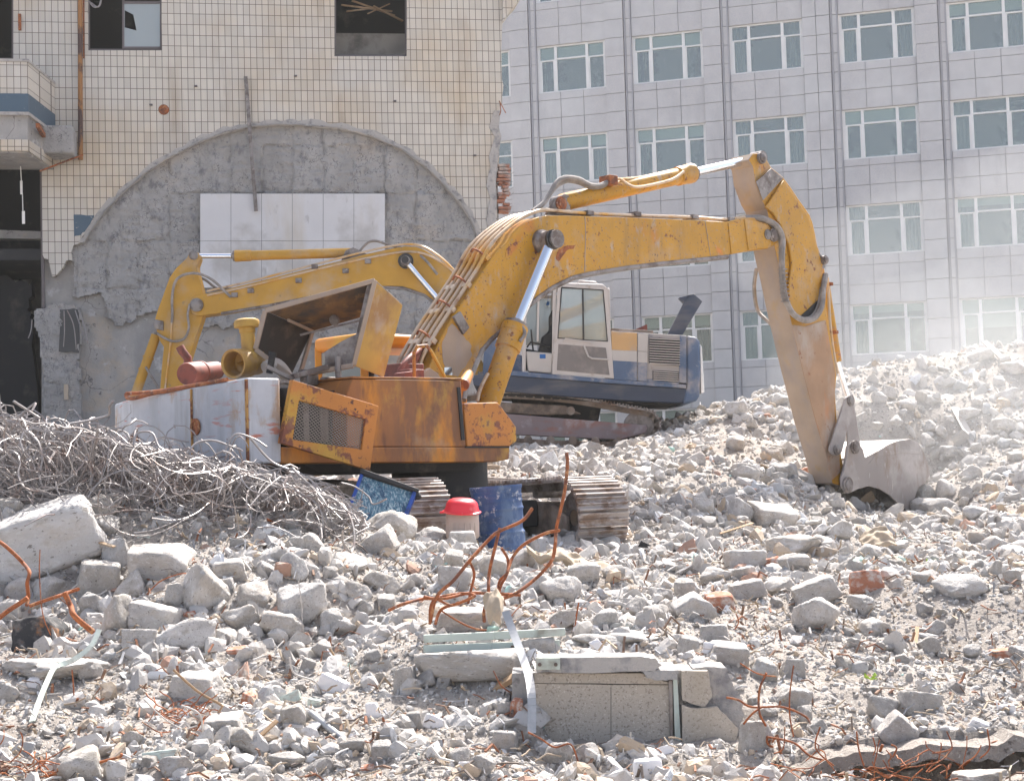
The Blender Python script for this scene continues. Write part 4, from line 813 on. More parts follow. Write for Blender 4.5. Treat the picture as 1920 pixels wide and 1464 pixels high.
# bucket cylinder on the front of the stick
mb = MB(); A = F1.on(1544, 522, 0); B = F1.on(1574, 712, 0); mb.cyl(A, A.lerp(B, .82), .08, 18); bc = build(mb, 'bucket_cylinder', 'yellow', E1)
mb = MB(); mb.cyl(A.lerp(B, .82), F1.on(1591, 752, 0), .05, 14); build(mb, 'rod', 'chrome', bc)
hose(F1, [(1548, 512, .16), (1553, 540, .16), (1556, 600, .16), (1563, 660, .16), (1571, 700, .14)], .022, bc, 'pipe', 'tube')
mb = MB(); mb.box(F1.on(1555, 533, .14), .06, .1, .05, F1.f, F1.s); mb.box(F1.on(1565, 623, .14), .06, .1, .05, F1.f, F1.s); build(mb, 'pipe_clamp', 'rust', bc)
# links
def link(fr, a, b, ra, rb_, l0, l1, name, m, par):
    A = Vector((a[0], a[1])); B = Vector((b[0], b[1])); d = (B - A).normalized(); n = Vector((-d.y, d.x)); out = []
    for k in range(9):
        t = math.pi * k / 8; out.append(A + n * ra * math.cos(t) - d * ra * math.sin(t))
    for k in range(9):
        t = math.pi * k / 8; out.append(B - n * rb_ * math.cos(t) + d * rb_ * math.sin(t))
    mb = slab(fr, [tuple(q) for q in out], l0, l1); return build(mb, name, m, par, .008)
lk = link(F1, (1593, 751), (1568, 842), 8.5, 12, .30, .265, 'link', 'bucket', E1); pinhead(F1, 1594, 751, .30, .085, lk); pinhead(F1, 1568, 843, .30, .075, lk)
lk2 = link(F1, (1593, 751), (1602, 838), 8, 12, .26, .235, 'bucket_link', 'bucket', E1)
# bucket
BS = [(1588, 925), (1579, 912), (1578, 896), (1584, 880), (1588, 856), (1590, 838), (1596, 829), (1608, 829), (1618, 842), (1622, 858), (1647, 845), (1668, 832), (1685, 826), (1706, 823), (1722, 830), (1733, 848), (1741, 872), (1744, 890), (1735, 905), (1722, 914), (1706, 960), (1690, 950), (1668, 928), (1650, 917), (1629, 911), (1608, 917), (1598, 922)]
bk = root('bucket', (0, 0, 0), None, None); bk.parent = E1; bk.location = F1.on(1640, 900, 0) - Vector(E1.location)
mb = slab(F1, BS, .62, .59); build(mb, 'side_wall', 'bucket', bk, .005)
mb = slab(F1, BS, -.59, -.62); build(mb, 'side_wall', 'bucket', bk, .005)
mb = MB(); path = [(1622, 858), (1647, 845), (1668, 832), (1685, 826), (1706, 823), (1722, 830), (1733, 848), (1741, 872), (1744, 890), (1735, 905), (1722, 914), (1706, 960)]
for a, b in zip(path, path[1:]):
    p, q = F1.on(*a, .6) - F1.s * .6, F1.on(*b, .6) - F1.s * .6; n = (q - p).normalized().cross(F1.s).normalized() * .03
    mb.prism([p + F1.s * .588, q + F1.s * .588, q + F1.s * .588 + n, p + F1.s * .588 + n], -F1.s * 1.176)
build(mb, 'shell', 'bucket', bk, smooth=40)
for l in (.28, -.24):
    mb = slab(F1, [(1580, 912), (1579, 896), (1586, 870), (1590, 838), (1596, 829), (1608, 829), (1620, 846), (1626, 858), (1640, 850), (1650, 868), (1640, 890), (1606, 916), (1592, 922)], l, l - .05); build(mb, 'ear', 'bucket', bk, .006)
pinhead(F1, 1588, 909, .625, .12, bk, L=.06); pinhead(F1, 1602, 838, .625, .10, bk, L=.05)
mb = MB(); slab(F1, [(1629, 869), (1648, 846), (1700, 842), (1730, 846), (1729, 852), (1690, 849), (1650, 856)], .628, .621, mb); build(mb, 'wear_plate', 'bucket', bk, .003)
for k in range(5):
    l = -.5 + k * .25; mb = MB(); p = F1.on(1704, 955, .6) + F1.s * (l - .6); q = F1.on(1698, 985, .6) + F1.s * (l - .6)
    mb.bar(p, q, .08, .06, F1.f); build(mb, 'tooth', 'steel', bk, .01)
# cylinders
def cylinder(fr, a, m_, b, lat, rb_, rr, par, mat_, nm, collar=True, gland=None):
    A, Mi, B = fr.on(*a, lat), fr.on(*m_, lat), fr.on(*b, lat); mb = MB(); d = (Mi - A).normalized()
    L = (Mi - A).length
    mb.lathe(A, d, [(0, 0), (0, rb_ * .75), (.05, rb_), (L - .32, rb_), (L - .31, rb_ * 1.16), (L - .10, rb_ * 1.16), (L - .09, rb_ * 1.22), (L, rb_ * 1.22), (L, rr)], 26)
    c = build(mb, nm, mat_, par); mb = MB(); mb.cyl(Mi - d * .05, B, rr, 18); build(mb, 'rod', 'chrome', c)
    if gland:
        mb = MB(); mb.lathe(Mi - d * .05, d, [(0, rb_ * 1.1), (.09, rb_ * 1.1), (.10, rr * 1.2), (.13, rr)], 20); build(mb, 'gland', 'steel', c)
    for q in (A, B):
        mb = MB(); mb.cyl(q - fr.s * (rb_ * .9), q + fr.s * (rb_ * .9), rb_ * .85, 18); build(mb, 'eye', 'steel', c)
    return c
ac = cylinder(F1, (1050, 381), (1296, 325), (1421, 297), 0, .115, .062, E1, 'yellow', 'arm_cylinder', gland=True)
mb = MB(); slab(F1, [(1025, 402), (1035, 385), (1042, 372), (1056, 370), (1066, 380), (1070, 392), (1090, 405)], .17, .12, mb); slab(F1, [(1025, 402), (1035, 385), (1042, 372), (1056, 370), (1066, 380), (1070, 392), (1090, 405)], -.12, -.17, mb); build(mb, 'cylinder_bracket', 'steel', boom, .006)
pinhead(F1, 1051, 382, .17, .09, boom, 'rust')
for lat in (.42, -.42):
    cylinder(F1, (910, 775), (966, 612), (1033, 450), lat, .135, .075, E1, 'yellow', 'boom_cylinder', gland=True)
hose(F1, [(975, 640, .6), (984, 625, .6), (978, 610, .56), (970, 600, .5)], .02, E1, 'cylinder_hose')
hose(F1, [(915, 700, .45), (901, 728, .45), (895, 752, .45)], .022, E1, 'cylinder_pipe', 'tube')
# boom pipework: four steel pipes up the back of the boom, then on over the arm cylinder
back_path = [(779, 705), (786, 672), (812, 625), (838, 585), (866, 542), (893, 500), (914, 462), (938, 436), (975, 409), (1005, 397)]
for k, (lat, ext) in enumerate(((.20, 0), (.10, 0), (-.02, 1), (-.12, 1), (-.22, 1))):
    mb = MB(); ps = []
    for i, (x, y) in enumerate(back_path):
        p = F1.on(x, y, .27); q = p + F1.s * (lat - .27)
        d = (F1.on(*back_path[min(i + 1, 9)], .27) - F1.on(*back_path[max(i - 1, 0)], .27)).normalized(); n = F1.s.cross(d).normalized()
        if n.z < 0: n = -n
        ps.append(q + n * .035)
    # shift so that the pipes ride on the boom's back plate
    sh = F1.on(866, 568, .27) - F1.on(850, 567, .27)
    ps = [p + sh for p in ps]
    if not ext:
        ps += [F1.on(x, y, lat) + Vector((0, 0, .0)) for x, y in ((1030, 394), (1095, 400), (1180, 404), (1300, 408), (1360, 412), (1396, 407))]
    mb.tube(ps, .024, 8, smooth_path=5); build(mb, 'hydraulic_pipe', 'tube', boom)
for i, (x, y) in enumerate([(804, 640), (842, 582), (872, 536), (906, 484)]):
    p = F1.on(x, y, .27) + (F1.on(866, 568, .27) - F1.on(850, 567, .27)); d = Vector((F1.f.x * .62, F1.f.y * .62, .78)).normalized()
    for l in (.15, -.12):
        mb = MB(); mb.box(p + F1.s * (l - .27) + d.cross(F1.s) * -.02, .07, .17, .08, d, F1.s, d.cross(F1.s)); build(mb, 'pipe_clamp', 'tube', boom, .006)
    mb = MB(); q = p + F1.s * (.22 - .27); mb.tube([q - d.cross(F1.s) * 0, q - d.cross(F1.s) * .1 + d * .05 - F1.s * .1, q - d.cross(F1.s) * .12 - F1.s * .25 + d * .1, q - F1.s * .42 + d * .12], .014, 6, smooth_path=5); build(mb, 'grab_loop', 'rust', boom)
for k, (l, h_) in enumerate(((.16, 0), (.08, -6))):
    hose(F1, [(1000, 396, l), (1018, 382, l), (1032, 362, l), (1044, 342 - h_, l), (1062, 333 - h_, l), (1085, 336 - h_, l), (1104, 346 - h_ * .6, l), (1124, 348 - h_ * .6, l), (1142, 340, l)], .033, boom)
mb = MB(); mb.box(F1.on(1141, 339, .12), .16, .2, .12, F1.f, F1.s); build(mb, 'hose_coupling', 'rust', ac, .01)
hose(F1, [(1145, 337, .16), (1162, 336, .16), (1178, 346, .17), (1195, 351, .17), (1230, 345, .17), (1262, 336, .17), (1282, 322, .15)], .02, ac, 'pipe', 'tube')
hose(F1, [(1145, 337, .05), (1200, 333, .04), (1260, 320, .04), (1280, 316, .04)], .02, ac, 'pipe', 'tube')
for x, y in ((1098, 401), (1187, 403), (1295, 408), (1363, 413)):
    mb = MB(); mb.box(F1.on(x, y, .15), .12, .2, .06, F1.f, F1.s); build(mb, 'pipe_clamp', 'steel', boom, .005)

# ---- upper structure
ZD = 2.13
def bx1(mb, X0, X1, l0, l1, z0, z1): return mb.box(F1.at((X0 + X1) / 2, (l0 + l1) / 2, (z0 + z1) / 2), X1 - X0, abs(l1 - l0), z1 - z0, F1.f, F1.s)
SIDE = 1.35
mb = slab(F1, [(527, 838), (956, 838), (955, 861), (930, 866), (527, 869)], SIDE, -SIDE); deck = build(mb, 'deck_frame', 'orange', E1, .015)
mb = slab(F1, [(560, 866), (905, 866), (880, 884), (600, 888)], 1.0, -1.0); build(mb, 'belly_plate', 'black', E1, .01)
mb = slab(F1, [(661, 710), (864, 713), (874, 837.5), (650, 837.5), (650, 740)], SIDE - .012, .62); tank = build(mb, 'fuel_tank', 'orange', E1, .012)
mb = MB(); mb.quad(F1.on(661, 709, SIDE), F1.on(866, 712, SIDE), F1.on(866, 712, SIDE) - F1.s * .75, F1.on(661, 709, SIDE) - F1.s * .75, .02); build(mb, 'tank_top', 'orange', tank, .004)
mb = slab(F1, [(858, 726), (863, 726), (872, 825), (866, 825)], SIDE + .004, SIDE - .013); build(mb, 'panel_gap', 'black', tank)
mb = slab(F1, [(870, 756), (933, 754), (940, 762), (947, 772), (958, 786), (968, 801), (969, 827), (955, 837.5), (876, 837.5)], SIDE - .006, .72); tb = build(mb, 'tool_box', 'orange_peel', E1, .012)
mb = slab(F1, [(874, 836.5), (955, 836.5), (955, 839.5), (874, 839.5)], SIDE + .01, SIDE - .02); build(mb, 'seam', 'black', tb)
# counterweight
def cwz(l): return 2.90 + .045 * l
plan = [(-2.42, 1.35), (-2.79, 1.345), (-2.84, .42), (-2.84, -.95), (-2.76, -1.32), (-2.3, -1.40), (-2.3, 1.1)]
mb = MB(); bot = [F1.at(x, l, ZD + .0) for x, l in plan]; top = [F1.at(x, l, cwz(l) + (.0 if x < -2.35 else .02)) for x, l in plan]; n = len(plan)
mb._add(bot + top, [tuple(range(n))[::-1], tuple(range(n, 2 * n))] + [(i, (i + 1) % n, n + (i + 1) % n, n + i) for i in range(n)])
cw = build(mb, 'counterweight', 'cw', E1, .02)
for (x, l, w) in ((-2.80, 1.34, .03), (-2.852, .42, .018)):
    mb = MB(); mb.box(F1.at(x, l, (ZD + cwz(l)) / 2), .02, w, cwz(l) - ZD - .03, F1.f, F1.s); build(mb, 'rust_seam', 'rustline', cw)
mb = MB(); mb.tube([F1.at(-2.86, -.85, 2.88), F1.at(-2.9, -.6, 2.87), F1.at(-2.86, -.3, 2.90), F1.at(-2.82, .3, 2.93), F1.at(-2.8, 1.0, 2.965)], .022, 7, smooth_path=5)
mb.tube([F1.at(-2.86, -.85, 2.88), F1.at(-2.84, -.9, 2.93), F1.at(-2.78, -.75, 2.93), F1.at(-2.75, -.3, 2.93), F1.at(-2.7, .4, 2.96)], .022, 7, smooth_path=5); build(mb, 'draped_hose', 'rust', cw)
mb = MB(); mb.lathe(F1.at(-2.84, .48, 2.52), -F1.f, [(0, .085), (.02, .085), (.02, .06), (.006, .055), (.006, 0)], 20); build(mb, 'lifting_hole', 'rust', cw)
mb = MB(); mb.lathe(F1.at(-2.84, -.75, 2.42), -F1.f, [(0, .085), (.02, .085), (.02, .06), (.006, .055), (.006, 0)], 20); build(mb, 'lifting_hole', 'rust', cw)
for x, l in ((-2.5, -.9), (-2.4, -.2), (-2.45, .55)):
    mb = MB(); mb.box(F1.at(x, l, cwz(l) + .02), .16, .12, .1, F1.f, F1.s); build(mb, 'lug', 'orange_peel', cw, .01)
mb = MB(); mb.box(F1.on(541, 855, 1.2), .07, .14, .16, F1.f, F1.s); build(mb, 'end_bracket', 'plaster', cw, .01)
# open grille door hanging off the side
g = [(549, 712), (710, 761), (694, 882), (527, 830)]; hole = [(561, 750), (686, 786), (679, 843), (549, 824)]
def gp(x, y, o=0.): return F1.on(x, y, SIDE + .10 + (x - 530) / 180 * .28 + o)
mb = MB(); n4 = 4
G0 = [gp(*p) for p in g]; H0 = [gp(*p) for p in hole]; G1 = [p - F1.s * .06 for p in G0]; H1 = [p - F1.s * .06 for p in H0]
o = len(mb.v); mb.v += G0 + H0 + G1 + H1
for i in range(4):
    j = (i + 1) % 4
    for f in ((i, j, 4 + j, 4 + i), (8 + i, 12 + i, 12 + j, 8 + j), (i, 8 + i, 8 + j, j), (4 + i, 4 + j, 12 + j, 12 + i)): mb.f.append(f); mb.m.append(0)
door = build(mb, 'grille_door', 'orange_peel', E1, .006)
mb = MB(); A, B, C_, D = [gp(*p, -.03) for p in hole]; NW, NH = 19, 12
for i in range(-NH, NW + 1):
    for sgn in (1, -1):
        seg = []
        for k in range(NH + 1):
            u = (i + (k if sgn > 0 else NH - k)) / NW; v = k / NH
            if 0 <= u <= 1: seg.append(A.lerp(B, u).lerp(D.lerp(C_, u), v))
        if len(seg) > 1: mb.bar(seg[0], seg[-1], .0055, .006, F1.s)
build(mb, 'expanded_metal', 'grille_mesh', door, smooth=0)
# engine bay
mb = MB(); slab(F1, [(545, 732), (652, 732), (700, 840), (700, 866), (532, 866)], 1.1, 1.06, mb); build(mb, 'bay_shade_panel', 'black', E1)  # added black sheet, stands in for the dark bay behind the grille
mb = MB(); bx1(mb, -2.25, -.62, -1.2, .55, 2.30, 2.58); bx1(mb, -2.2, -.7, .7, 1.0, 2.30, 2.78); bx1(mb, -2.28, -2.1, .2, 1.3, 2.30, 2.88); build(mb, 'engine_block', 'black', E1, .02)
mb = MB()
for k in range(6): bx1(mb, -2.0 + k * .24, -1.9 + k * .24, 1.02, 1.10, 2.34, 2.74)
mb.tube([F1.on(600, 880, .9), F1.on(625, 840, .98), F1.on(632, 790, 1.0), F1.on(640, 740, 1.0), F1.on(634, 700, 1.0), F1.on(634, 668, 1.0)], .035, 8, smooth_path=4); build(mb, 'engine_pipe', 'steel', E1)
mb = MB(); mb.lathe(F1.on(530, 742, 1.12), F1.s, [(0, .16), (.05, .16), (.05, .13), (.02, .12), (.02, .05), (.08, .05), (.08, 0)], 22); build(mb, 'fan_pulley', 'steel', E1)
mb = MB()
for (x, y, s_) in ((580, 712, .14), (598, 722, .1), (615, 716, .12), (571, 700, .1)): mb.box(F1.on(x, y, .7), s_, s_, s_ * .8, F1.f, F1.s)
mb.bar(F1.on(548, 706, .9), F1.on(668, 672, .9), .07, .05); mb.bar(F1.on(500, 687, .8), F1.on(550, 712, .9), .05, .04); build(mb, 'engine_rail', 'steel', E1, .006)
mb = MB(); mb.tube([P(498, 690, 16.1), P(515, 683, 16.2), P(530, 694, 16.3), P(541, 714, 16.4)], .07, 10, smooth_path=5); build(mb, 'air_duct', 'bodywhite', E1)
mb = MB(); mb.cyl(P(505, 700, 16), P(511, 664, 16), .035, 12); mb.cyl(P(510, 668, 16), P(511.5, 660, 16), .045, 12); build(mb, 'filler_neck', 'black', E1)
ax = (P(500, 676, 16.5) - P(440, 682, 16.0)).normalized(); a = P(438, 682, 16.0)
mb = MB(); mb.lathe(a, ax, [(.02, .0), (.18, .03), (.18, .115), (.0, .13), (-.01, .155), (.02, .155), (.2, .148), (.21, .155), (.24, .155), (.25, .145), (.40, .14), (.42, .07), (.5, .06)], 30); air = build(mb, 'air_cleaner', 'hood', E1)
mb = MB(); mb.lathe(P(467, 664, 16.2), (P(462, 598, 16.2) - P(467, 664, 16.2)), [(0, .085), (.05, .075), (.22, .075), (.23, .085), (.27, .085), (.28, .10), (.285, .135), (.33, .138), (.36, .125), (.375, .09), (.38, 0)], 26); build(mb, 'intake_stack', 'hood', air)
ax = (P(412, 694, 17.0) - P(352, 701, 16.2)); mb = MB(); mb.lathe(P(350, 701, 16.2), ax, [(0, 0), (0, .112), (.02, .12), (.30, .12), (.31, .128), (.33, .128), (.34, .10), (.75, .10), (.76, 0)], 26); muf = build(mb, 'muffler', 'rustpipe', E1)
mb = MB(); mb.tube([P(352, 686, 16.35), P(352, 672, 16.35), P(341, 658, 16.3), P(337, 650, 16.3)], .045, 12); build(mb, 'exhaust_elbow', 'rustpipe', muf)
mb = MB(); bx1(mb, -2.3, -.5, -1.3, -1.2, 2.3, 2.85); build(mb, 'far_panel', 'yellow', E1, .01)
# raised hood: an open box tipped on its side
def hp(x, y, d): return P(x, y, d)
d0, d1 = 16.15, 16.95
A, B, C_, D, L0 = hp(497, 583, d0), hp(703, 526, d0), hp(663, 685, d0 - .05), hp(546, 706, d0), hp(479, 655, d0)
A1, B1, C1, D1 = hp(586, 621, d1), hp(755, 573, d1 - .3), hp(720, 707, d1 - .3), hp(560, 712, d1)
mb = MB(); mb.quad(A, B, B1, A1, .02); hood = build(mb, 'engine_hood', 'hood_in', E1, .004)
mb = MB(); mb.quad(B, B1, C1, C_, .02); build(mb, 'hood_panel', 'hood', hood, .004)
mb = MB(); mb.quad(A, A1, hp(546, 704, d1), L0, .02); build(mb, 'hood_inner_side', 'black', hood, .004)  # black colour carries the shade inside the hood
mb = MB(); mb.prism([hp(x, y, d0 + .03) for x, y in [(688, 535), (701, 530), (664, 684), (610, 690), (608, 660), (640, 640), (668, 626)]], Vector((.0, .03, 0))); build(mb, 'hood_end_plate', 'steel', hood, .004)
mb = MB(); 
for p, q, w in ((A, B, .035), (L0, A, .045), (C_, D, .06), (D, L0, .03), (B, C_, .05)): mb.bar(p, q, w, .05)
mb.bar(hp(540, 600, d0 + .2), hp(586, 621, d1 - .1), .03, .03); mb.bar(A1, hp(563, 700, d1 - .1), .045, .04); build(mb, 'hood_rim', 'dusty', hood, .006)
mb = MB(); mb.bar(hp(563, 628, d1 - .25), hp(722, 590, d1 - .4), .03, .02); mb.lathe(hp(628, 600, d1 - .35), Vector((-.4, -.8, -.3)), [(0, .06), (.02, .06), (.02, 0)], 16); build(mb, 'hood_stay', 'steel', hood)
# cab on the far side
def c1(X, l, z): return F1.at(X, l, z)
cab = root('cab', (0, 0, 0), None, None); cab.parent = E1; cab.location = c1(.8, -.9, 2.3) - Vector(E1.location)
X0, X1, l0, l1, z0, z1 = .02, 1.55, -1.36, -.46, 2.3, 3.66
mb = MB()
for (x, l) in ((X0, l0), (X0, l1), (X1, l0), (X1, l1), (.75, l1), (.75, l0)): mb.bar(c1(x, l, z0), c1(x, l, z1 - .1), .09, .09)
for z in (z0 + .04, 2.78):
    mb.bar(c1(X0, l0, z), c1(X0, l1, z), .07, .08); mb.bar(c1(X0, l1, z), c1(X1, l1, z), .07, .08); mb.bar(c1(X0, l0, z), c1(X1, l0, z), .07, .08)
bx1(mb, X0, X0 + .04, l0, l1, z0, 2.76); bx1(mb, X0, X1, l1 - .03, l1 + .0, z0, 2.76); build(mb, 'cab_frame', 'cab_orange', cab, .015)
mb = MB(); bx1(mb, X0 - .05, X1 + .05, l0 - .04, l1 + .04, z1 - .17, z1); build(mb, 'roof', 'cab_orange', cab, .05)
mb = MB(); bx1(mb, X0 + .0, X0 + .012, l0 + .05, l1 - .05, 2.8, z1 - .18); build(mb, 'rear_window', 'glass_cab', cab)
mb = MB(); bx1(mb, .3, .75, -1.15, -.7, 2.35, 2.75); bx1(mb, .25, .38, -1.15, -.7, 2.75, 3.3); build(mb, 'seat', 'black', cab, .05)
# hydraulics in front of the boom foot, grab rail, boom brackets
for l in (.33, -.40):
    mb = MB(); mb.prism([F1.on(x, y, .39) + F1.s * (l - .33) for x, y in [(772, 838), (776, 740), (786, 700), (800, 690), (815, 700), (850, 760), (880, 838)]], F1.s * .06); build(mb, 'boom_bracket', 'dusty', E1, .01)
mb = MB(); mb.tube([F1.on(777, 712, .85), F1.on(776, 662, .85), F1.on(782, 650, .85), F1.on(800, 648, .85), F1.on(808, 658, .85), F1.on(838, 714, .85)], .02, 8); build(mb, 'grab_rail', 'orange_peel', E1)
mb = MB()
for k in range(5): mb.tube([F1.on(745 + k * 8, 714, .5 - k * .1), F1.on(752 + k * 8, 690 - k * 2, .5 - k * .1), F1.on(768 + k * 6, 670 - k * 3, .45 - k * .1), F1.on(782 + k * 5, 660 - k * 5, .3 - k * .1)], .032, 8, smooth_path=4)
mb.box(F1.on(752, 700, .3), .35, .4, .2, F1.f, F1.s); mb.box(F1.on(771, 705, .6), .22, .2, .14, F1.f, F1.s); build(mb, 'control_valve', 'rustpipe', E1, .008)
mb = MB(); mb.prism([F1.on(x, y, .75) for x, y in [(758, 714), (760, 698), (782, 694), (786, 714)]], -F1.s * .2); build(mb, 'valve_cover', 'rustpipe', E1, .006)
mb = MB(); mb.cyl(F1.on(868, 722, 1.1), F1.on(880, 700, .9), .07, 14, .05); build(mb, 'filler_cup', 'orange_peel', E1)
mb = MB(); mb.tube([F1.on(905, 655, .35), F1.on(890, 690, .5), F1.on(876, 725, .6), F1.on(870, 750, .7)], .03, 8, smooth_path=5); build(mb, 'hose', 'rubber', E1)

# ---- undercarriage
AX = Vector((-.5, .8660, 0)); LT = Vector((.8660, .5, 0))
def track(near, label_par, rr_, L, hgt, wd, z0, ax, lt, npitch, par, mats=('shoe', 'frame', 'steel')):
    """near: centre of the near end wrap"""
    tr = root('track', (0, 0, 0), None, None); tr.parent = par; c0 = near + ax * (L / 2); tr.location = Vector((c0.x, c0.y, z0)) - Vector(par.location)
    R_ = hgt / 2; straight = L - 2 * R_; per = 2 * straight + 2 * math.pi * R_
    def pos(s_):
        s_ %= per
        if s_ < straight: return ax * (-straight / 2 + s_) + Vector((0, 0, R_ - .035 * math.sin(math.pi * s_ / straight))), ax.copy(), Vector((0, 0, 1))
        s_ -= straight
        if s_ < math.pi * R_:
            a = s_ / R_; return ax * (straight / 2 + R_ * math.sin(a)) + Vector((0, 0, R_ * math.cos(a))), ax * math.cos(a) - Vector((0, 0, math.sin(a))), ax * math.sin(a) + Vector((0, 0, math.cos(a)))
        s_ -= math.pi * R_
        if s_ < straight: return ax * (straight / 2 - s_) - Vector((0, 0, R_)), -ax, Vector((0, 0, -1))
        a = (s_ - straight) / R_; return -ax * (straight / 2 + R_ * math.sin(a)) - Vector((0, 0, R_ * math.cos(a))), -ax * math.cos(a) + Vector((0, 0, math.sin(a))), -ax * math.sin(a) - Vector((0, 0, math.cos(a)))
    C0 = Vector((c0.x, c0.y, z0 + R_)); mb = MB(); rail = MB(); N = npitch; pt = per / N
    for i in range(N):
        p, t, n = pos(i * pt); p = C0 + p
        mb.box(p - n * .015, pt * .93, wd, .028, t, lt, n)
        for k in (-.38, 0, .38): mb.box(p + t * pt * k + n * .012, .016, wd, .034, t, lt, n)
        for k in (-.09, .09):
            rail.box(p - n * .075 + lt * k, pt * 1.1, .03, .085, t, lt, n)
        rail.box(p - n * .075, .04, .2, .04, t, lt, n)
    ch = build(mb, 'track_shoes', mats[0], tr, smooth=0); build(rail, 'track_chain', mats[2], tr, smooth=0)
    R2 = R_ - .13
    for e in (-1, 1):
        mb = MB(); c = C0 + ax * e * straight / 2; mb.lathe(c - lt * .11, lt, [(0, R2 * .3), (0, R2 * .8), (.03, R2 * .82), (.03, R2), (.19, R2), (.19, R2 * .82), (.22, R2 * .8), (.22, R2 * .3)], 28); build(mb, 'idler_wheel', mats[2], tr)
    mb = MB(); hh = hgt * .5; a = straight / 2 - R2 * .55
    for s_ in (1, -1):
        o = lt * (s_ * wd * .33); P_ = [C0 + o + ax * x + Vector((0, 0, z)) for x, z in ((-a - .15, -hh * .45), (-a - .15, hh * .05), (-a + .2, hh * .38), (a - .2, hh * .38), (a + .15, hh * .05), (a + .15, -hh * .45))]
        mb.prism(P_, lt * (-.05 * s_))
    mb.box(C0 - Vector((0, 0, hh * .1)), a * 2, wd * .6, hh * .6, ax, lt); build(mb, 'track_frame', mats[1], tr, .01)
    for i in range(7): mb = MB(); c = C0 + ax * (-a + 2 * a * i / 6) - Vector((0, 0, R_ - .17)); mb.cyl(c - lt * wd * .3, c + lt * wd * .3, .085, 14); build(mb, 'roller', mats[2], tr)
    for e in (-.45, .45): mb = MB(); c = C0 + ax * (e * a) + Vector((0, 0, R_ - .16)); mb.cyl(c - lt * wd * .2, c + lt * wd * .34, .06, 14); build(mb, 'carrier_roller', mats[2], tr)
    return tr
NR = Vector((.955, 16.75, 0)); NL = NR - LT * 2.16
track(NR, '', 0, 3.5, .86, .64, 1.02, AX, LT, 46, E1)
track(NL, '', 0, 3.5, .86, .64, 1.06, AX, LT, 46, E1)
mb = MB(); cc = (NR + NL) / 2 + AX * 1.75; mb.box(Vector((cc.x, cc.y, 1.5)), 1.5, 1.7, .3, AX, LT); mb.cyl(Vector((cc.x, cc.y, 1.6)), Vector((cc.x, cc.y, 2.12)), .55, 30); build(mb, 'car_body', 'black', E1, .02)
# ================================================================ FAR EXCAVATOR (blue and cream, faces left)
F2 = Frame((1.2, 30, 0), (-1, 0, 0), (0, -1, 0))
E2 = root('excavator', (2.2, 30, 2.42), 'blue and cream excavator with faded yellow boom behind the pile, facing the tiled wall', 'excavator')
B2 = [(905, 708), (893, 650), (880, 605), (862, 560), (855, 522), (845, 508), (830, 492), (810, 477), (795, 468), (780, 463), (760, 462), (735, 466), (680, 478), (575, 505), (475, 530), (400, 548), (380, 552), (364, 555), (356, 565), (355, 577), (360, 588), (370, 593), (390, 590), (415, 587), (500, 572), (600, 552), (714, 537), (735, 536), (755, 538), (775, 543), (796, 552), (812, 562), (825, 574), (838, 595), (848, 625), (856, 665), (862, 708)]
b2 = build(slab(F2, B2, .22, -.22), 'boom', 'yellow_far', E2, .012, smooth=25)
mb = MB(); mb.tube([F2.on(x, y, .22) for x, y in [(415, 588), (500, 574), (600, 554), (714, 539), (755, 540), (796, 554), (825, 576), (845, 610)]], .03, 7); build(mb, 'bottom_rib', 'steel', b2)
S2 = [(350, 484), (355, 475), (364, 471), (371, 474), (374, 484), (368, 500), (374, 525), (380, 548), (386, 570), (381, 590), (376, 606), (366, 635), (358, 662), (348, 700), (341, 728), (335, 748), (299, 748), (303, 690), (307, 650), (300, 640), (289, 604), (296, 580), (305, 556), (318, 520), (330, 503)]
s2 = build(slab(F2, S2, .17, -.17), 'stick', 'yellow_far', E2, .012, smooth=25)
pinhead(F2, 369, 572, .23, .13, b2, 'steel', .08); pinhead(F2, 363, 479, .18, .09, s2, 'steel', .05); pinhead(F2, 297, 609, .18, .09, s2, 'steel', .06)
mb = MB(); slab(F2, [(289, 598), (306, 602), (306, 620), (290, 616)], .21, -.21, mb); build(mb, 'cylinder_lug', 'steel', s2, .01)
cylinder(F2, (661, 474), (441, 480), (366, 480), 0, .095, .05, E2, 'yellow_far', 'arm_cylinder', gland=True)
mb = MB(); slab(F2, [(640, 488), (648, 470), (662, 464), (676, 470), (690, 478)], .14, .10, mb); slab(F2, [(640, 488), (648, 470), (662, 464), (676, 470), (690, 478)], -.10, -.14, mb); build(mb, 'cylinder_bracket', 'steel', b2)
for lat in (.34, -.34): cylinder(F2, (905, 700), (822, 560), (761, 490), lat, .11, .055, E2, 'yellow_far', 'boom_cylinder')
mb = MB(); mb.lathe(F2.on(761, 490, .22), F2.s, [(0, .15), (.05, .15), (.06, .11), (.2, .11), (.2, .07), (.23, .07), (.23, 0)], 22); build(mb, 'pin_boss', 'grease', b2)
mb = MB(); A = F2.on(293, 628, 0); B = F2.on(252, 745, 0); mb.cyl(A, B, .095, 16); mb.cyl(A.lerp(B, .35), A.lerp(B, .38), .11, 16); mb.cyl(A.lerp(B, .55), A.lerp(B, .58), .11, 16); bc2 = build(mb, 'bucket_cylinder', 'yellow_far', E2)
mb = MB(); mb.cyl(F2.on(298, 612, 0), A, .06, 12); build(mb, 'rod', 'steel', bc2)
mb = MB(); mb.cyl(F2.on(273, 688, .15), F2.on(300, 732, .15), .025, 8); build(mb, 'pipe', 'steel', bc2)
hose(F2, [(433, 557, .25), (420, 545, .27), (400, 526, .3), (375, 514, .32), (350, 514, .32), (330, 526, .3), (323, 555, .25), (323, 590, .22), (322, 605, .2)], .026, s2)
hose(F2, [(437, 555, -.2), (405, 540, -.28), (385, 525, -.3), (365, 518, -.3)], .026, s2)
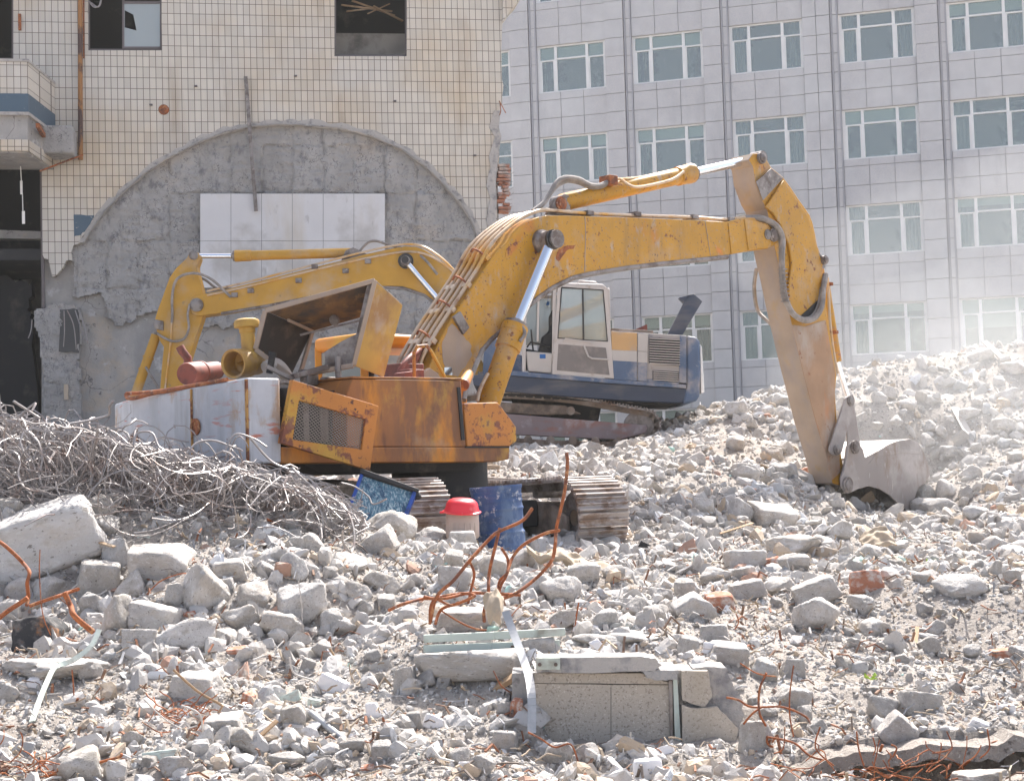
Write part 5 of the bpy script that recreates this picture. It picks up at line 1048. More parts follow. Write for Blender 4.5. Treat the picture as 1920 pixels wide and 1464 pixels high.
hose(F2, [(356, 570, .24), (352, 590, .25), (354, 615, .25), (345, 635, .25), (325, 640, .25), (305, 632, .22), (295, 625, .18)], .024, s2)
hose(F2, [(322, 605, .19), (320, 640, .19), (314, 690, .19), (309, 735, .19)], .02, s2, 'pipe', 'tube')
for yo, lat in ((0, .2), (8, .23)):
    hose(F2, [(388, 546 + yo, lat), (475, 526 + yo * 1.1, lat), (575, 500 + yo * 1.2, lat), (680, 473 + yo * 1.6, lat), (735, 461 + yo * 1.8, lat), (765, 458 + yo * 1.8, lat), (795, 463 + yo * 1.6, lat), (830, 486 + yo, lat), (868, 525, lat)], .022, b2, 'pipe', 'tube', 4)
hose(F2, [(675, 470, .1), (690, 455, .1), (705, 452, .1), (725, 458, .1), (745, 464, .1), (775, 470, .1), (800, 490, .3), (820, 515, .3)], .026, b2)
for x, y in ((440, 553), (560, 526), (470, 545), (590, 500), (648, 508), (690, 490)):
    mb = MB(); mb.box(F2.on(x, y, .24), .12, .05, .09, F2.f, F2.s); build(mb, 'pipe_clamp', 'steel', b2, .005)
# bucket of the far machine, lowered behind the counterweight of the near one
mb = slab(F2, [(300, 748), (335, 748), (345, 770), (335, 800), (300, 822), (262, 820), (240, 790), (246, 762), (262, 748)], .5, -.5); build(mb, 'bucket', 'bucket', E2, .02)
# house
SD = 1.35
hb = build(slab(F2, [(1146, 620), (1287, 629), (1287, 718), (1152, 710)], SD - .03, -SD), 'engine_housing', 'bodygrey', E2, .01)
def strip(pts, m, nm, par, a=SD + .0, b=SD - .028): return build(slab(F2, pts, a, b), nm, m, par, .003)
strip([(1146, 621), (1194.5, 624.5), (1194.5, 658), (1147, 656)], 'bodyorange', 'orange_panel', hb)
strip([(1147, 656), (1194.5, 658), (1194.5, 678.5), (1149, 676)], 'bodywhite', 'cream_panel', hb)
strip([(1149, 676), (1194.5, 678.5), (1194.5, 714), (1151, 711)], 'bluepaint', 'blue_panel', hb)
strip([(1196, 625), (1216, 626), (1214, 659), (1196, 658)], 'bodywhite', 'cream_panel', hb); strip([(1196, 659), (1214, 660), (1214, 680), (1196, 679)], 'bodywhite', 'cream_panel', hb)
strip([(1196, 679), (1214, 680), (1213, 715), (1196, 714)], 'bluepaint', 'blue_panel', hb)
strip([(1275, 629), (1287, 630), (1287, 718), (1273, 717)], 'bluepaint', 'blue_panel', hb); strip([(1214, 710), (1273, 714), (1273, 720), (1214, 717)], 'bluepaint', 'blue_panel', hb)
strip([(1218, 633), (1275, 636), (1274, 686), (1217, 681)], 'black', 'louvre_recess', hb, SD + .004)
for (x0, x1, y0, y1, n) in ((1218, 1275, 633, 684, 11), (1225, 1272, 695, 714, 5)):
    mb = MB()
    if n == 5: strip([(1224, 694), (1273, 697), (1272, 717), (1224, 713)], 'black', 'louvre_recess', hb, SD + .004)
    for i in range(n):
        y = y0 + (y1 - y0) * (i + .3) / n; mb.bar(F2.on(x0, y, SD + .03), F2.on(x1, y + 3, SD + .03), .02, .014)
    build(mb, 'louvre_slats', 'cream', hb)
cw2 = build(slab(F2, [(1287.5, 629), (1306, 632), (1312, 640), (1314, 700), (1312, 742), (1306, 752), (1280, 758), (1287.5, 722)], SD - .02, -SD), 'counterweight', 'bluepaint', E2, .04)
mb = MB(); mb.prism([F2.on(x, y, SD - .1) for x, y in [(1312.5, 645), (1316, 650), (1321, 735), (1314.5, 738)]], Vector((0, 2.2, 0))); build(mb, 'sunlit_rear_strip', 'whiteframe', cw2, .01)  # white strip painted as sunlight on the counterweight's rear
build(slab(F2, [(945, 694), (1040, 702), (1152, 711.5), (1287, 721), (1286, 728), (1150, 719), (945, 703)], SD + .01, -SD), 'deck_edge', 'bluepaint', E2, .01)
build(slab(F2, [(885, 703), (945, 702), (1150, 719), (1287, 728), (1290, 735), (1306, 752), (1270, 756), (1180, 752), (1080, 745), (940, 734), (888, 722)], SD - .05, -SD + .05), 'underframe', 'bodyside', E2, .02)
build(slab(F2, [(940, 733), (1180, 751), (1278, 756), (1270, 759), (1160, 756), (940, 742)], 1.1, -1.1), 'belly_plate', 'black', E2)
mb = MB(); slab(F2, [(1146, 615), (1190, 618), (1225, 620), (1225, 625), (1146, 621)], .9, -1.2, mb); build(mb, 'hood_top', 'frame', E2, .01)
mb = MB(); mb.prism([F2.on(x, y, .7) for x, y in [(1190, 618), (1213, 608), (1214, 619)]], Vector((0, .02, 0))); build(mb, 'bent_flap', 'rustpipe', E2)
mb = MB(); mb.prism([F2.on(x, y, .5) for x, y in [(1252, 627), (1290, 553), (1301, 551), (1317, 565), (1279, 629)]], Vector((0, .24, 0)))
mb.prism([F2.on(x, y, .5) for x, y in [(1273, 558), (1300, 551), (1290, 560), (1284, 569)]], Vector((0, .24, 0))); build(mb, 'exhaust_chute', 'bodyside', E2, .01)
# cab
c2 = root('cab', (0, 0, 0), None, None); c2.parent = E2; c2.location = F2.on(1070, 700, .9) - Vector(E2.location)
DR = [(1046, 536), (1050, 533), (1133, 538), (1138, 543), (1143, 600), (1151, 709), (1036, 701)]
mb = MB(); sheet_l = [(1050, 537), (1132, 542), (1139, 605), (1048, 598)]
# door: outer frame with a window hole
def holed(fr, outer, hole, a, b): 
    mb = MB(); sheet(mb, fr, outer, [hole], a, b); return mb
dr = build(holed(F2, DR, [(1053, 539), (1131, 544), (1139, 640), (1046, 634)], SD + .0, SD - .05), 'door', 'cream', E2, .008, smooth=0)
build(slab(F2, [(1047, 645), (1136, 652), (1143, 703), (1044, 694)], SD + .008, SD - .002), 'door_panel', 'doorpanel', dr, .003)
mb = MB(); mb.tube([F2.on(x, y, SD + .02) for x, y in [(1095, 648), (1103, 668), (1110, 672), (1142, 674)]], .018, 6); mb.tube([F2.on(x, y, SD + .04) for x, y in [(1055, 641), (1060, 635), (1105, 641), (1113, 645)]], .014, 6); build(mb, 'handle', 'cream', dr)
mb = MB(); mb.bar(F2.on(1092.5, 541, SD - .01), F2.on(1094, 638, SD - .01), .03, .03); build(mb, 'mullion', 'black', dr)
mb = MB(); mb.tube([F2.on(x, y, SD - .005) for x, y in [(1053, 539), (1131, 544), (1139, 640), (1046, 634), (1053, 539)]], .014, 6); build(mb, 'gasket', 'black', dr)
build(slab(F2, [(1053, 539), (1092, 541), (1093, 637), (1046, 634)], SD - .02, SD - .026), 'pane', 'glass_dusty', dr, 0)
build(slab(F2, [(1093, 541), (1131, 544), (1139, 640), (1093, 637)], SD - .03, SD - .036), 'pane', 'glass_cab', dr, 0)
mb = MB(); W2 = -.95     # lateral depth of the cab
def cp(x, y, l): return F2.on(x, y, SD - .05) + F2.s * (l - SD + .05)
for (x, y0, y1) in ((984, 545, 700), (1040, 535, 702), (1140, 542, 708)):
    for l in (SD - .08, .35): mb.bar(cp(x, y0, l), cp(x + (3 if x > 1100 else -2), y1, l), .07, .07)
mb.bar(cp(986, 548, SD - .08), cp(1040, 536, SD - .08), .06, .06); mb.bar(cp(986, 548, .35), cp(1140, 542, .35), .06, .06); mb.bar(cp(1010, 540, SD - .08), cp(1008, 640, SD - .08), .04, .04)
mb.bar(cp(1140, 542, SD - .08), cp(1140, 542, .35), .06, .06); mb.bar(cp(986, 548, SD - .08), cp(986, 548, .35), .06, .06); build(mb, 'cab_frame', 'cream', c2, .01)
mb = MB(); a = cp(980, 540, SD); mb.prism([cp(x, y, SD - .02) for x, y in [(982, 548), (1000, 534), (1040, 530), (1130, 533), (1139, 541), (1046, 537)]], F2.s * -1.0); build(mb, 'roof', 'cream', c2, .02)
mb = MB(); mb.prism([cp(x, y, SD - .1) for x, y in [(1080, 532), (1085, 524), (1118, 527), (1122, 533)]], F2.s * -.5); build(mb, 'roof_hatch', 'cream', c2, .02)
mb = MB(); mb.quad(cp(986, 552, .36), cp(1138, 546, .36), cp(1140, 640, .36), cp(984, 640, .36), .006); mb.quad(cp(985, 552, .38), cp(985, 552, SD - .1), cp(983, 650, SD - .1), cp(983, 650, .38), .006); build(mb, 'cab_window', 'glass_cab', c2)
mb = MB(); mb.prism([cp(x, y, 1.05) for x, y in [(1010, 655), (1016, 630), (1030, 618), (1030, 590), (1038, 574), (1048, 576), (1052, 600), (1056, 650), (1056, 690), (1012, 690)]], F2.s * -.45); build(mb, 'seat', 'black', c2, .05)
mb = MB(); mb.prism([cp(x, y, SD - .06) for x, y in [(986, 658), (1036, 662), (1034, 700), (990, 696)]], F2.s * -.3); bt = build(mb, 'side_console', 'bodywhite', c2, .02)
mb = MB(); mb.tube([cp(988, 650, 1.1), cp(995, 640, 1.1), cp(1020, 645, 1.1), cp(1032, 650, 1.1)], .02, 6); mb.bar(cp(1000, 655, 1.0), cp(996, 615, 1.0), .03, .03); mb.prism([cp(x, y, .9) for x, y in [(984, 690), (984, 650), (1010, 655), (1012, 690)]], F2.s * -.5); build(mb, 'controls', 'black', c2, .01)
mb = MB(); mb.prism([cp(x, y, SD - .055) for x, y in [(1012, 664), (1023, 664), (1023, 672), (1012, 672)]], F2.s * -.01); build(mb, 'sticker', 'bluecloth', c2)
mb = MB(); mb.prism([cp(x, y, .7) for x, y in [(1027, 559), (1032, 559), (1031, 566), (1025, 566)]], F2.s * -.01); mb.cyl(cp(1029, 548, .7), cp(1029, 559, .7), .005, 5); build(mb, 'air_freshener', 'bluecloth', c2)
mb = MB(); mb.prism([F2.on(x, y, 1.0) for x, y in [(905, 705), (908, 640), (925, 632), (950, 640), (955, 660), (985, 668), (985, 700)]], F2.s * -1.6); build(mb, 'front_deck_box', 'bluepaint', E2, .02)
mb = MB(); mb.prism([F2.on(x, y, 1.1) for x, y in [(935, 610), (948, 606), (950, 660), (938, 662)]], F2.s * -.05); mb.bar(F2.on(948, 640, 1.1), F2.on(985, 660, 1.1), .04, .04); build(mb, 'mirror_bracket', 'bodywhite', E2)
# far tracks: long sloping run
AX2 = Vector((.995, 0, -.075)).normalized()
def track2(lat):
    tr = root('track', (0, 0, 0), None, None); tr.parent = E2; tr.location = F2.on(1060, 800, lat) - Vector(E2.location)
    top_ = [(852, 748), (875, 742), (943, 737), (1000, 739), (1057, 744), (1110, 752), (1165, 762), (1214, 771), (1228, 780), (1235, 793), (1233, 808), (1222, 822), (1200, 832), (1150, 838), (1080, 838), (1000, 834), (930, 828), (880, 822), (858, 808), (846, 788), (845, 765), (852, 748)]
    pp = catmull([F2.on(x, y, lat) for x, y in top_], 10); ds = [0]
    for a, b in zip(pp, pp[1:]): ds.append(ds[-1] + (b - a).length)
    N = 52; mb = MB(); rail = MB()
    for i in range(N):
        s_ = ds[-1] * i / N; k = max(j for j in range(len(ds)) if ds[j] <= s_); k = min(k, len(pp) - 2); t = (pp[k + 1] - pp[k]).normalized(); p = pp[k].lerp(pp[k + 1], (s_ - ds[k]) / max(ds[k + 1] - ds[k], 1e-6))
        n = t.cross(F2.s).normalized(); pt = ds[-1] / N
        mb.box(p - F2.s * .0, pt * .93, .55, .03, t, F2.s, n)
        for q in (-.38, 0, .38): mb.box(p + t * pt * q - n * .02 * (1), .018, .55, .05, t, F2.s, n)
        rail.box(p + n * .06, .04, .24, .03, t, F2.s, n); rail.box(p + n * .06 + F2.s * .1, pt * 1.05, .04, .09, t, F2.s, n); rail.box(p + n * .06 - F2.s * .1, pt * 1.05, .04, .09, t, F2.s, n)
        rail.cyl(p + n * .07 + F2.s * .12, p + n * .07 + F2.s * .155, .022, 8)
    build(mb, 'track_shoes', 'shoe', tr, smooth=0); build(rail, 'track_chain', 'frame', tr, smooth=0)
    mb = slab(F2, [(890, 770), (956, 776), (1213, 797), (1213, 811), (1160, 825), (1150, 824), (970, 815), (890, 806)], lat + .2, lat - .2); build(mb, 'track_frame', 'brownred', tr, .015)
    mb = slab(F2, [(900, 752), (1060, 760), (1090, 776), (1000, 778), (900, 772)], lat + .05, lat - .2); build(mb, 'frame_core', 'frame', tr, .02)
    for x, y, r in ((953, 763, .075), (1070, 770, .08)): mb = MB(); mb.cyl(F2.on(x, y, lat - .2), F2.on(x, y, lat + .24), r, 16); build(mb, 'carrier_roller', 'frame', tr)
    for x in range(990, 1200, 42): mb = MB(); mb.cyl(F2.on(x, 824 + (x - 990) * .02, lat - .2), F2.on(x, 824 + (x - 990) * .02, lat + .2), .08, 14); build(mb, 'roller', 'frame', tr)
    mb = MB(); mb.lathe(F2.on(1198, 800, lat - .1), F2.s, [(0, .1), (0, .30), (.2, .30), (.2, .1), (.2, 0)], 26); build(mb, 'idler_wheel', 'steel', tr); mb = MB(); mb.lathe(F2.on(885, 785, lat - .1), F2.s, [(0, .1), (0, .30), (.2, .30), (.2, .1), (.2, 0)], 26); build(mb, 'idler_wheel', 'steel', tr)
track2(.95); track2(-.95)
build(slab(F2, [(960, 738), (1130, 750), (1120, 800), (960, 792)], .6, -.6), 'car_body', 'black', E2, .02)
# ================================================================ LOOSE THINGS
def T(o, label, cat, group=None): return tag(o, label, cat, group)
# blue steel drum
base = P(939, 1032, 15.75); topc = P(929, 911, 15.75); ax = (topc - base).normalized(); Hh = (topc - base).length + .08; base = base - ax * .08; R_ = .262
dm = root('steel_drum', base, 'dented blue steel drum with scraped white marks, leaning beside the red basin', 'drum')
prof = [(0, 0), (0, R_), (.03, R_ * 1.02), (.05, R_ * .985)]
z = .05
for k in range(1, 60):
    z = .05 + (Hh - .1) * k / 60; t = z / Hh; r = R_ * .985
    for rb_, w in ((.36, .018), (.68, .018)): r += R_ * .045 * math.exp(-((t - rb_) / w) ** 2)
    if t > .72: r += R_ * .012 * math.sin(t * 90)
    prof.append((z, r))
prof += [(Hh - .045, R_ * .985), (Hh - .03, R_ * 1.025), (Hh, R_ * 1.025), (Hh, R_ * .98), (Hh - .02, R_ * .97), (Hh - .02, 0)]
mb = MB(); mb.lathe(base, ax, prof, 44); o_ = build(mb, 'drum_body', 'blue', dm)
for v in o_.data.vertices:
    n_ = noise.noise(Vector(v.co) * 4.5); q = Vector(v.co); rad = q - ax * q.dot(ax); v.co = q - rad.normalized() * max(0, n_ - .15) * .05 if rad.length > .05 else q
mb = MB(); mb.lathe(base + ax * (Hh - .02) + Vector((.1, -.05, 0)), ax, [(0, .04), (.015, .04), (.02, .03), (.02, 0)], 16); build(mb, 'bung', 'steel', dm)
# plastic jug under a red basin
b = P(868, 1010, 15.3); z_ = Vector((0, 0, 1)); s15 = 15.3 / FPX
jg = root('plastic_keg', b, 'dirty pinkish white plastic keg standing left of the blue drum', 'keg')
mb = MB(); mb.lathe(b, z_, [(0, 0), (0, 28 * s15), (.02, 31 * s15), (30 * s15, 31.5 * s15), (32 * s15, 31 * s15), (48 * s15, 30.5 * s15), (56 * s15, 27 * s15), (64 * s15, 20 * s15), (72 * s15, 15 * s15), (74 * s15, 0)], 36); build(mb, 'keg_body', 'jug', jg)
mb = MB()
for k in range(7):
    a = math.radians(200 + 20 * k); c = b + Vector((math.cos(a), math.sin(a), 0)) * 31 * s15; mb.bar(c + z_ * .03, c + z_ * 30 * s15, .012, .02)
build(mb, 'keg_ribs', 'jug', jg, .004)
mb = MB(); c = b + Vector((-.01, -26 * s15, 0)); mb.tube([c + z_ * (50 * s15), c + z_ * (56 * s15) - Vector((0, .03, 0)), c + z_ * (64 * s15) - Vector((0, .01, 0))], .016, 8); build(mb, 'keg_handle', 'jug', jg)
bc = P(866, 955, 15.22); up = Vector((.06, -.12, 1)).normalized()
mb = MB(); mb.lathe(bc, up, [(-.03, .185), (-.018, .192), (-.01, .175), (.02, .163), (.06, .155), (.09, .13), (.105, .10), (.11, 0)], 40); mb.lathe(bc, up, [(-.03, .185), (-.012, .168), (.02, .158), (.055, .15), (.085, .12), (.10, 0)], 40)
mb.box(bc - Vector((.19, .02, .02)), .05, .09, .02)
T(build(mb, 'plastic_basin', 'redplastic'), 'faded red plastic basin turned upside down over the keg', 'basin')
# radiator
a, b, c, d = P(677, 884, 15.3), P(783, 921, 15.3), P(765, 968, 15.1), P(655, 968, 15.0)
c = P(757, 985, 15.1); d = P(643, 975, 15.0)
rd = root('radiator', (a + b + c + d) / 4, 'blue framed radiator with a pale battered core, propped in the rubble left of the keg', 'radiator')
def q4(u, v): return a.lerp(b, u).lerp(d.lerp(c, u), v)
nrm = (b - a).cross(d - a).normalized(); nrm = nrm if nrm.y > 0 else -nrm
mb = MB(); mb.hexa([q4(.06, .07), q4(.93, .07), q4(.93, .95), q4(.06, .95)], [p + nrm * .09 for p in (q4(.06, .07), q4(.93, .07), q4(.93, .95), q4(.06, .95))]); build(mb, 'core', 'core', rd, smooth=0)
for (u0, v0, u1, v1) in ((0, .0, .06, 1), (.93, 0, 1, 1)):
    mb = MB(); Q = [q4(u0, v0), q4(u1, v0), q4(u1, v1), q4(u0, v1)]; mb.hexa([p - nrm * .025 for p in Q], [p + nrm * .12 for p in Q]); build(mb, 'side_channel', 'frameblue', rd, .006, smooth=0)
mb = MB(); Q = [q4(-.01, -.03), q4(1.02, -.03), q4(1.02, .07), q4(-.01, .07)]; mb.hexa([p - nrm * .04 for p in Q], [p + nrm * .14 for p in Q]); mb.cyl(q4(1.0, .05), q4(1.07, .17), .03, 12); build(mb, 'header_tank', 'black', rd, .008)
# tangle of scrap wire
rr = random.Random(21); mb = MB()
TOP = [(-60, 782), (0, 780), (60, 790), (140, 804), (200, 815), (260, 838), (350, 858), (430, 872), (520, 900), (580, 925), (630, 950), (700, 985)]
BOT = [(-60, 985), (200, 955), (330, 985), (450, 990), (560, 985), (640, 985), (700, 990)]
def interp(tab, x):
    for (x0, y0), (x1, y1) in zip(tab, tab[1:]):
        if x <= x1: return y0 + (y1 - y0) * (x - x0) / (x1 - x0)
    return tab[-1][1]
def wirepath(px, py, d, L, th, curl, r, hook=False):
    n = max(6, int(L / .09)); p = P(px, py, d); vel = Vector((math.cos(th), rr.uniform(-.5, .5), math.sin(th) * .6)).normalized(); out = [p]; ax_ = Vector((rr.uniform(-.4, .4), -1, rr.uniform(-.4, .4))).normalized(); k = rr.uniform(-curl, curl)
    for i in range(n):
        if rr.random() < .22: k = rr.uniform(-curl, curl); ax_ = Vector((rr.uniform(-.8, .8), -1, rr.uniform(-.8, .8))).normalized()
        if hook and i > n - 4: k = 9
        vel = Matrix.Rotation(k * L / n, 3, ax_) @ vel
        q = out[-1] + vel * (L / n); qx, qy = proj(q); lim = interp(TOP, qx) - 2 - 14 * noise.noise(Vector((qx * .02, i * .01, 0)))
        if qx > 690: vel.x = -abs(vel.x); q = out[-1] + vel * (L / n)
        if qy < lim: vel.z -= .6; vel.normalize(); q = out[-1] + vel * (L / n)
        g = float(H(q.x, q.y)) + .01
        if q.z < g: q.z = g; vel.z = abs(vel.z) * .3
        out.append(q)
    return out
for i in range(1750):
    px = rr.uniform(-50, 560) if rr.random() < .9 else rr.uniform(540, 690); t = rr.random(); y0 = interp(TOP, px); y1 = interp(BOT, px)
    dpt = 13.7 + 1.5 * rr.random(); f = t
    py = y0 + (y1 - y0) * f; 
    dpt = 15.0 - 1.3 * f + rr.uniform(-.25, .3)
    mb.tube(wirepath(px, py, dpt, rr.uniform(.5, 2.0), rr.uniform(-.9, .9) + (math.pi if rr.random() < .5 else 0), 5.5, 0, rr.random() < .35), rr.choice([.004, .0045, .005, .006, .007, .0095]), 4, caps=False, smooth_path=0)
for i in range(130):
    px = rr.uniform(430, 660); py = interp(TOP, px) + rr.uniform(-22, 25); mb.tube(wirepath(px, py, 14.3 + rr.uniform(-.4, .4), rr.uniform(.3, 1.1), rr.uniform(-1.2, .5), 6, 0, rr.random() < .5), rr.choice([.004, .005, .006, .007]), 4, caps=False)
T(build(mb, 'wire_tangle', 'wire', smooth=60), 'heaped tangle of bent grey steel wire left of the white counterweight', 'scrap wire'); bpy.context.scene.objects['wire_tangle']['kind'] = 'stuff'
LW = [([(25, 752), (50, 768), (75, 784)], .012, 'straight grey wire end poking up at the left of the tangle'), ([(60, 770), (66, 756), (40, 776), (20, 790)], .010, 'crossed grey wire poking over the left crest of the tangle'),
      ([(130, 795), (170, 788), (203, 778), (205, 762), (212, 752)], .013, 'grey wire with a squared hook rising against the dark doorway'),
      ([(470, 822), (510, 866), (560, 886), (540, 884), (548, 878), (560, 890), (600, 925), (640, 940)], .011, 'long looped grey wire crossing below the white counterweight'),
      ([(455, 845), (430, 836), (400, 826), (370, 830), (350, 850)], .010, 'thin arched wire lying against the white counterweight'),
      ([(250, 835), (258, 812), (285, 812), (300, 840), (330, 850)], .010, 'thin looped wire in front of the round lifting hole'),
      ([(420, 850), (440, 815), (475, 822), (500, 838)], .009, 'hooped wire above the right part of the tangle'),
      ([(640, 905), (665, 912), (690, 930), (700, 945), (725, 935)], .008, 'pale wire bent across the radiator core')]
for k, (p_, r, lb_) in enumerate(LW):
    dd = 13.9 if k != 7 else 14.6; mb = MB(); mb.tube([P(x, y, dd + .1 * math.sin(i)) for i, (x, y) in enumerate(p_)], r, 7, smooth_path=6)
    T(build(mb, 'bent_wire', 'wire'), lb_, 'wire', 'loose bent wires')
# rebar
def rebar(pts, d, r, lb_, grp, m='rust', nm='rebar', dj=.12, sub=16):
    rr_ = random.Random(len(pts) + int(pts[0][0])); ps = catmull([P(x, y, d + rr_.uniform(-dj, dj) * (0 if i in (0, len(pts) - 1) else 1)) for i, (x, y) in enumerate(pts)], sub)
    rs = [r * .74 * (1.0 + .16 * (i % 2)) for i in range(len(ps))]
    mb = MB(); mb.tube(ps, rs, 8); return T(build(mb, nm, m, smooth=60), lb_, 'rebar', grp)
g1 = 'rusty rebars sticking out of the broken block'
for pts_, r, lb_ in [
 ([(1062, 849), (1064, 870), (1059, 919), (1052, 952), (1043, 991), (1041, 1021), (1034, 1051), (1007, 1082), (967, 1112), (937, 1124), (910, 1138), (908, 1165)], .0155, 'longest rusty rebar, curving up high in front of the track'),
 ([(998, 953), (979, 976), (940, 994), (922, 1006), (883, 1048), (850, 1088), (819, 1118), (807, 1165)], .0155, 'rusty rebar slanting up to the right across the blue drum'),
 ([(937, 990), (928, 1027), (918, 1070), (916, 1106), (918, 1150)], .0145, 'upright rusty rebar ending in front of the blue drum'),
 ([(940, 1027), (952, 1048), (951, 1073), (936, 1091), (934, 1125)], .013, 'short S shaped rusty rebar right of the upright one'),
 ([(1049, 994), (1022, 1000), (982, 1021), (961, 1045), (949, 1079), (937, 1103), (935, 1140)], .0145, 'rusty rebar arching right to touch the longest one'),
 ([(729, 1144), (756, 1132), (795, 1122), (831, 1122), (877, 1112), (913, 1112), (976, 1115)], .0145, 'nearly level rusty rebar pointing left over the rubble'),
 ([(816, 1170), (828, 1142), (862, 1130), (890, 1116), (862, 1113), (813, 1126), (806, 1170)], .014, 'rusty rebar folded back in a hairpin bend'),
 ([(880, 1051), (889, 1076), (883, 1106), (878, 1130)], .012, 'short curved rusty rebar joined under the slanting one'),
 ([(828, 1145), (862, 1166), (890, 1178), (913, 1181)], .008, 'thin dark rebar sagging above the pale green strips'),
 ([(795, 1118), (820, 1124), (845, 1134), (860, 1128)], .010, 'small rusty tie bar lying in the rebar knot')]:
    rebar(pts_, 10.9, r, lb_, g1, dj=.10)
g2 = 'orange rebars at the left edge'
rebar([(-30, 1000), (0, 1016), (21, 1033), (42, 1054), (55, 1072), (51, 1093), (53, 1118), (50, 1135)], 11.6, .018, 'thick orange rebar arching down in front of the big slab', g2)
rebar([(55, 1136), (80, 1127), (104, 1119), (135, 1108), (147, 1104)], 11.5, .016, 'straight orange rebar lying below the big slab', g2)
rebar([(-10, 1165), (15, 1145), (35, 1132), (52, 1120)], 11.4, .022, 'short orange bar at the left edge of the frame', g2)
rebar([(75, 1030), (74, 1080), (80, 1150), (95, 1190)], 11.2, .005, 'hair thin rusty wire standing before the big slab', g2)
rebar([(270, 1120), (300, 1090), (340, 1075), (360, 1078)], 12.0, .006, 'thin tan twig like wire over the slab fragments', g2)
rebar([(120, 1110), (132, 1135), (140, 1155), (175, 1185)], 11.3, .026, 'flaking orange flat bar right of the charred block', g2)
g3 = 'rusty rods at the lower right'
for pts_, r, lb_ in [
 ([(1437, 1261), (1424, 1293), (1424, 1335), (1437, 1364), (1439, 1392), (1450, 1400)], .012, 'upright rusty rod right of the granite wall'),
 ([(1362, 1307), (1385, 1312), (1410, 1325), (1467, 1325), (1509, 1342), (1520, 1357)], .011, 'wavy rusty rod running right from the cracked panel'),
 ([(1394, 1357), (1410, 1338), (1428, 1325)], .011, 'short slanting rusty rod at the crossing of two rods'),
 ([(1488, 1247), (1481, 1300), (1481, 1342), (1488, 1381)], .008, 'thin upright rusty rod between two stones'),
 ([(1439, 1381), (1488, 1392), (1520, 1417), (1556, 1426)], .011, 'pale tan rod lying on the broken slab edge'),
 ([(1612, 1460), (1637, 1435), (1655, 1395)], .016, 'bright orange rod crossing the dark gap'),
 ([(1736, 1438), (1754, 1420), (1775, 1417), (1800, 1435), (1822, 1458)], .013, 'orange hoop of rod at the right end of the gap'),
 ([(1900, 1412), (1888, 1398), (1875, 1389), (1860, 1392), (1843, 1406), (1807, 1435), (1772, 1458)], .010, 'long tan rod slanting out of the gap at lower right'),
 ([(1388, 1243), (1420, 1262), (1455, 1268)], .007, 'thin brown wire above the upright rod'),
 ([(1380, 1150), (1385, 1165), (1378, 1180)], .006, 'tiny brown wire above the pale slab corner'),
 ([(1510, 1455), (1540, 1446), (1570, 1452), (1600, 1448)], .014, 'orange rod along the bottom of the gap')]:
    rebar(pts_, 9.2, r * .72, lb_, g3, dj=.05)
g4 = 'rods hanging from the broken slab edge'
rr = random.Random(4)
hang = ['leftmost', 'second', 'third', 'fourth', 'fourth', 'fifth', 'sixth', '', 'seventh', 'eighth', 'ninth', 'last']
for k in range(12):
    x = 1480 + k * 34 + rr.uniform(-16, 16)
    if k in (3, 7): continue
    rebar([(x, 1380 + rr.uniform(-22, 18)), (x + rr.uniform(-14, 14), 1402), (x + rr.uniform(-30, 30), 1418 + rr.uniform(-8, 22))], 9.02, rr.uniform(.003, .0065), '%s thin rusty rod from the left hanging on the broken slab edge' % hang[k], g4, dj=.02)
g5 = 'rusty wires strewn over the near rubble'
for pts_, r, d, lb_ in [
 ([(135, 1255), (138, 1290), (140, 1315), (150, 1328)], .006, 10.2, 'rusty wire below the slab that carries the charred block'),
 ([(543, 1232), (552, 1262), (590, 1277), (600, 1300)], .008, 10.4, 'crooked rust red wire beside the white tile'),
 ([(85, 1455), (150, 1438), (200, 1425), (225, 1418), (228, 1412)], .010, 8.9, 'long red rod lying across the bottom left stones'),
 ([(325, 1255), (370, 1295), (410, 1318), (418, 1324)], .011, 9.9, 'tan split cane leaning on a grey chunk'),
 ([(418, 1322), (395, 1360), (385, 1395)], .008, 9.6, 'short cane end below the tan split cane'),
 ([(925, 1257), (940, 1285), (960, 1300), (975, 1318)], .006, 10.0, 'dark red wire left of the granite wall'),
 ([(990, 1372), (1015, 1385), (1040, 1400), (1070, 1395), (1085, 1430)], .007, 9.1, 'rusty wire below the granite wall'),
 ([(618, 1215), (632, 1235), (650, 1250)], .009, 10.9, 'bent tan strip above the fine gravel slope'),
 ([(455, 1175), (462, 1160), (480, 1148)], .010, 11.6, 'small forked rusty rod among pale stones'),
 ([(560, 1090), (566, 1140), (566, 1190)], .005, 11.6, 'thin upright stalk in front of a pale boulder'),
 ([(1080, 1155), (1085, 1130), (1078, 1175)], .006, 11.0, 'thin brown wire right of the cloth knot'),
 ([(700, 1225), (730, 1240), (770, 1230), (790, 1222)], .005, 10.9, 'fine wire over the gravel left of the green strips'),
 ([(270, 1310), (300, 1340), (340, 1365), (370, 1360)], .006, 9.4, 'pale thin wire curling by the rusty clump'),
 ([(340, 1322), (375, 1340), (380, 1390), (380, 1440)], .007, 9.3, 'white flex hanging over the near stones')]:
    rebar(pts_, d, r, lb_, g5, m='rust' if 'tan' not in lb_ and 'white' not in lb_ and 'cane' not in lb_ and 'pale' not in lb_ else ('wood' if 'white' not in lb_ and 'pale' not in lb_ else 'bodywhite'), nm='rusty_wire', dj=.03)
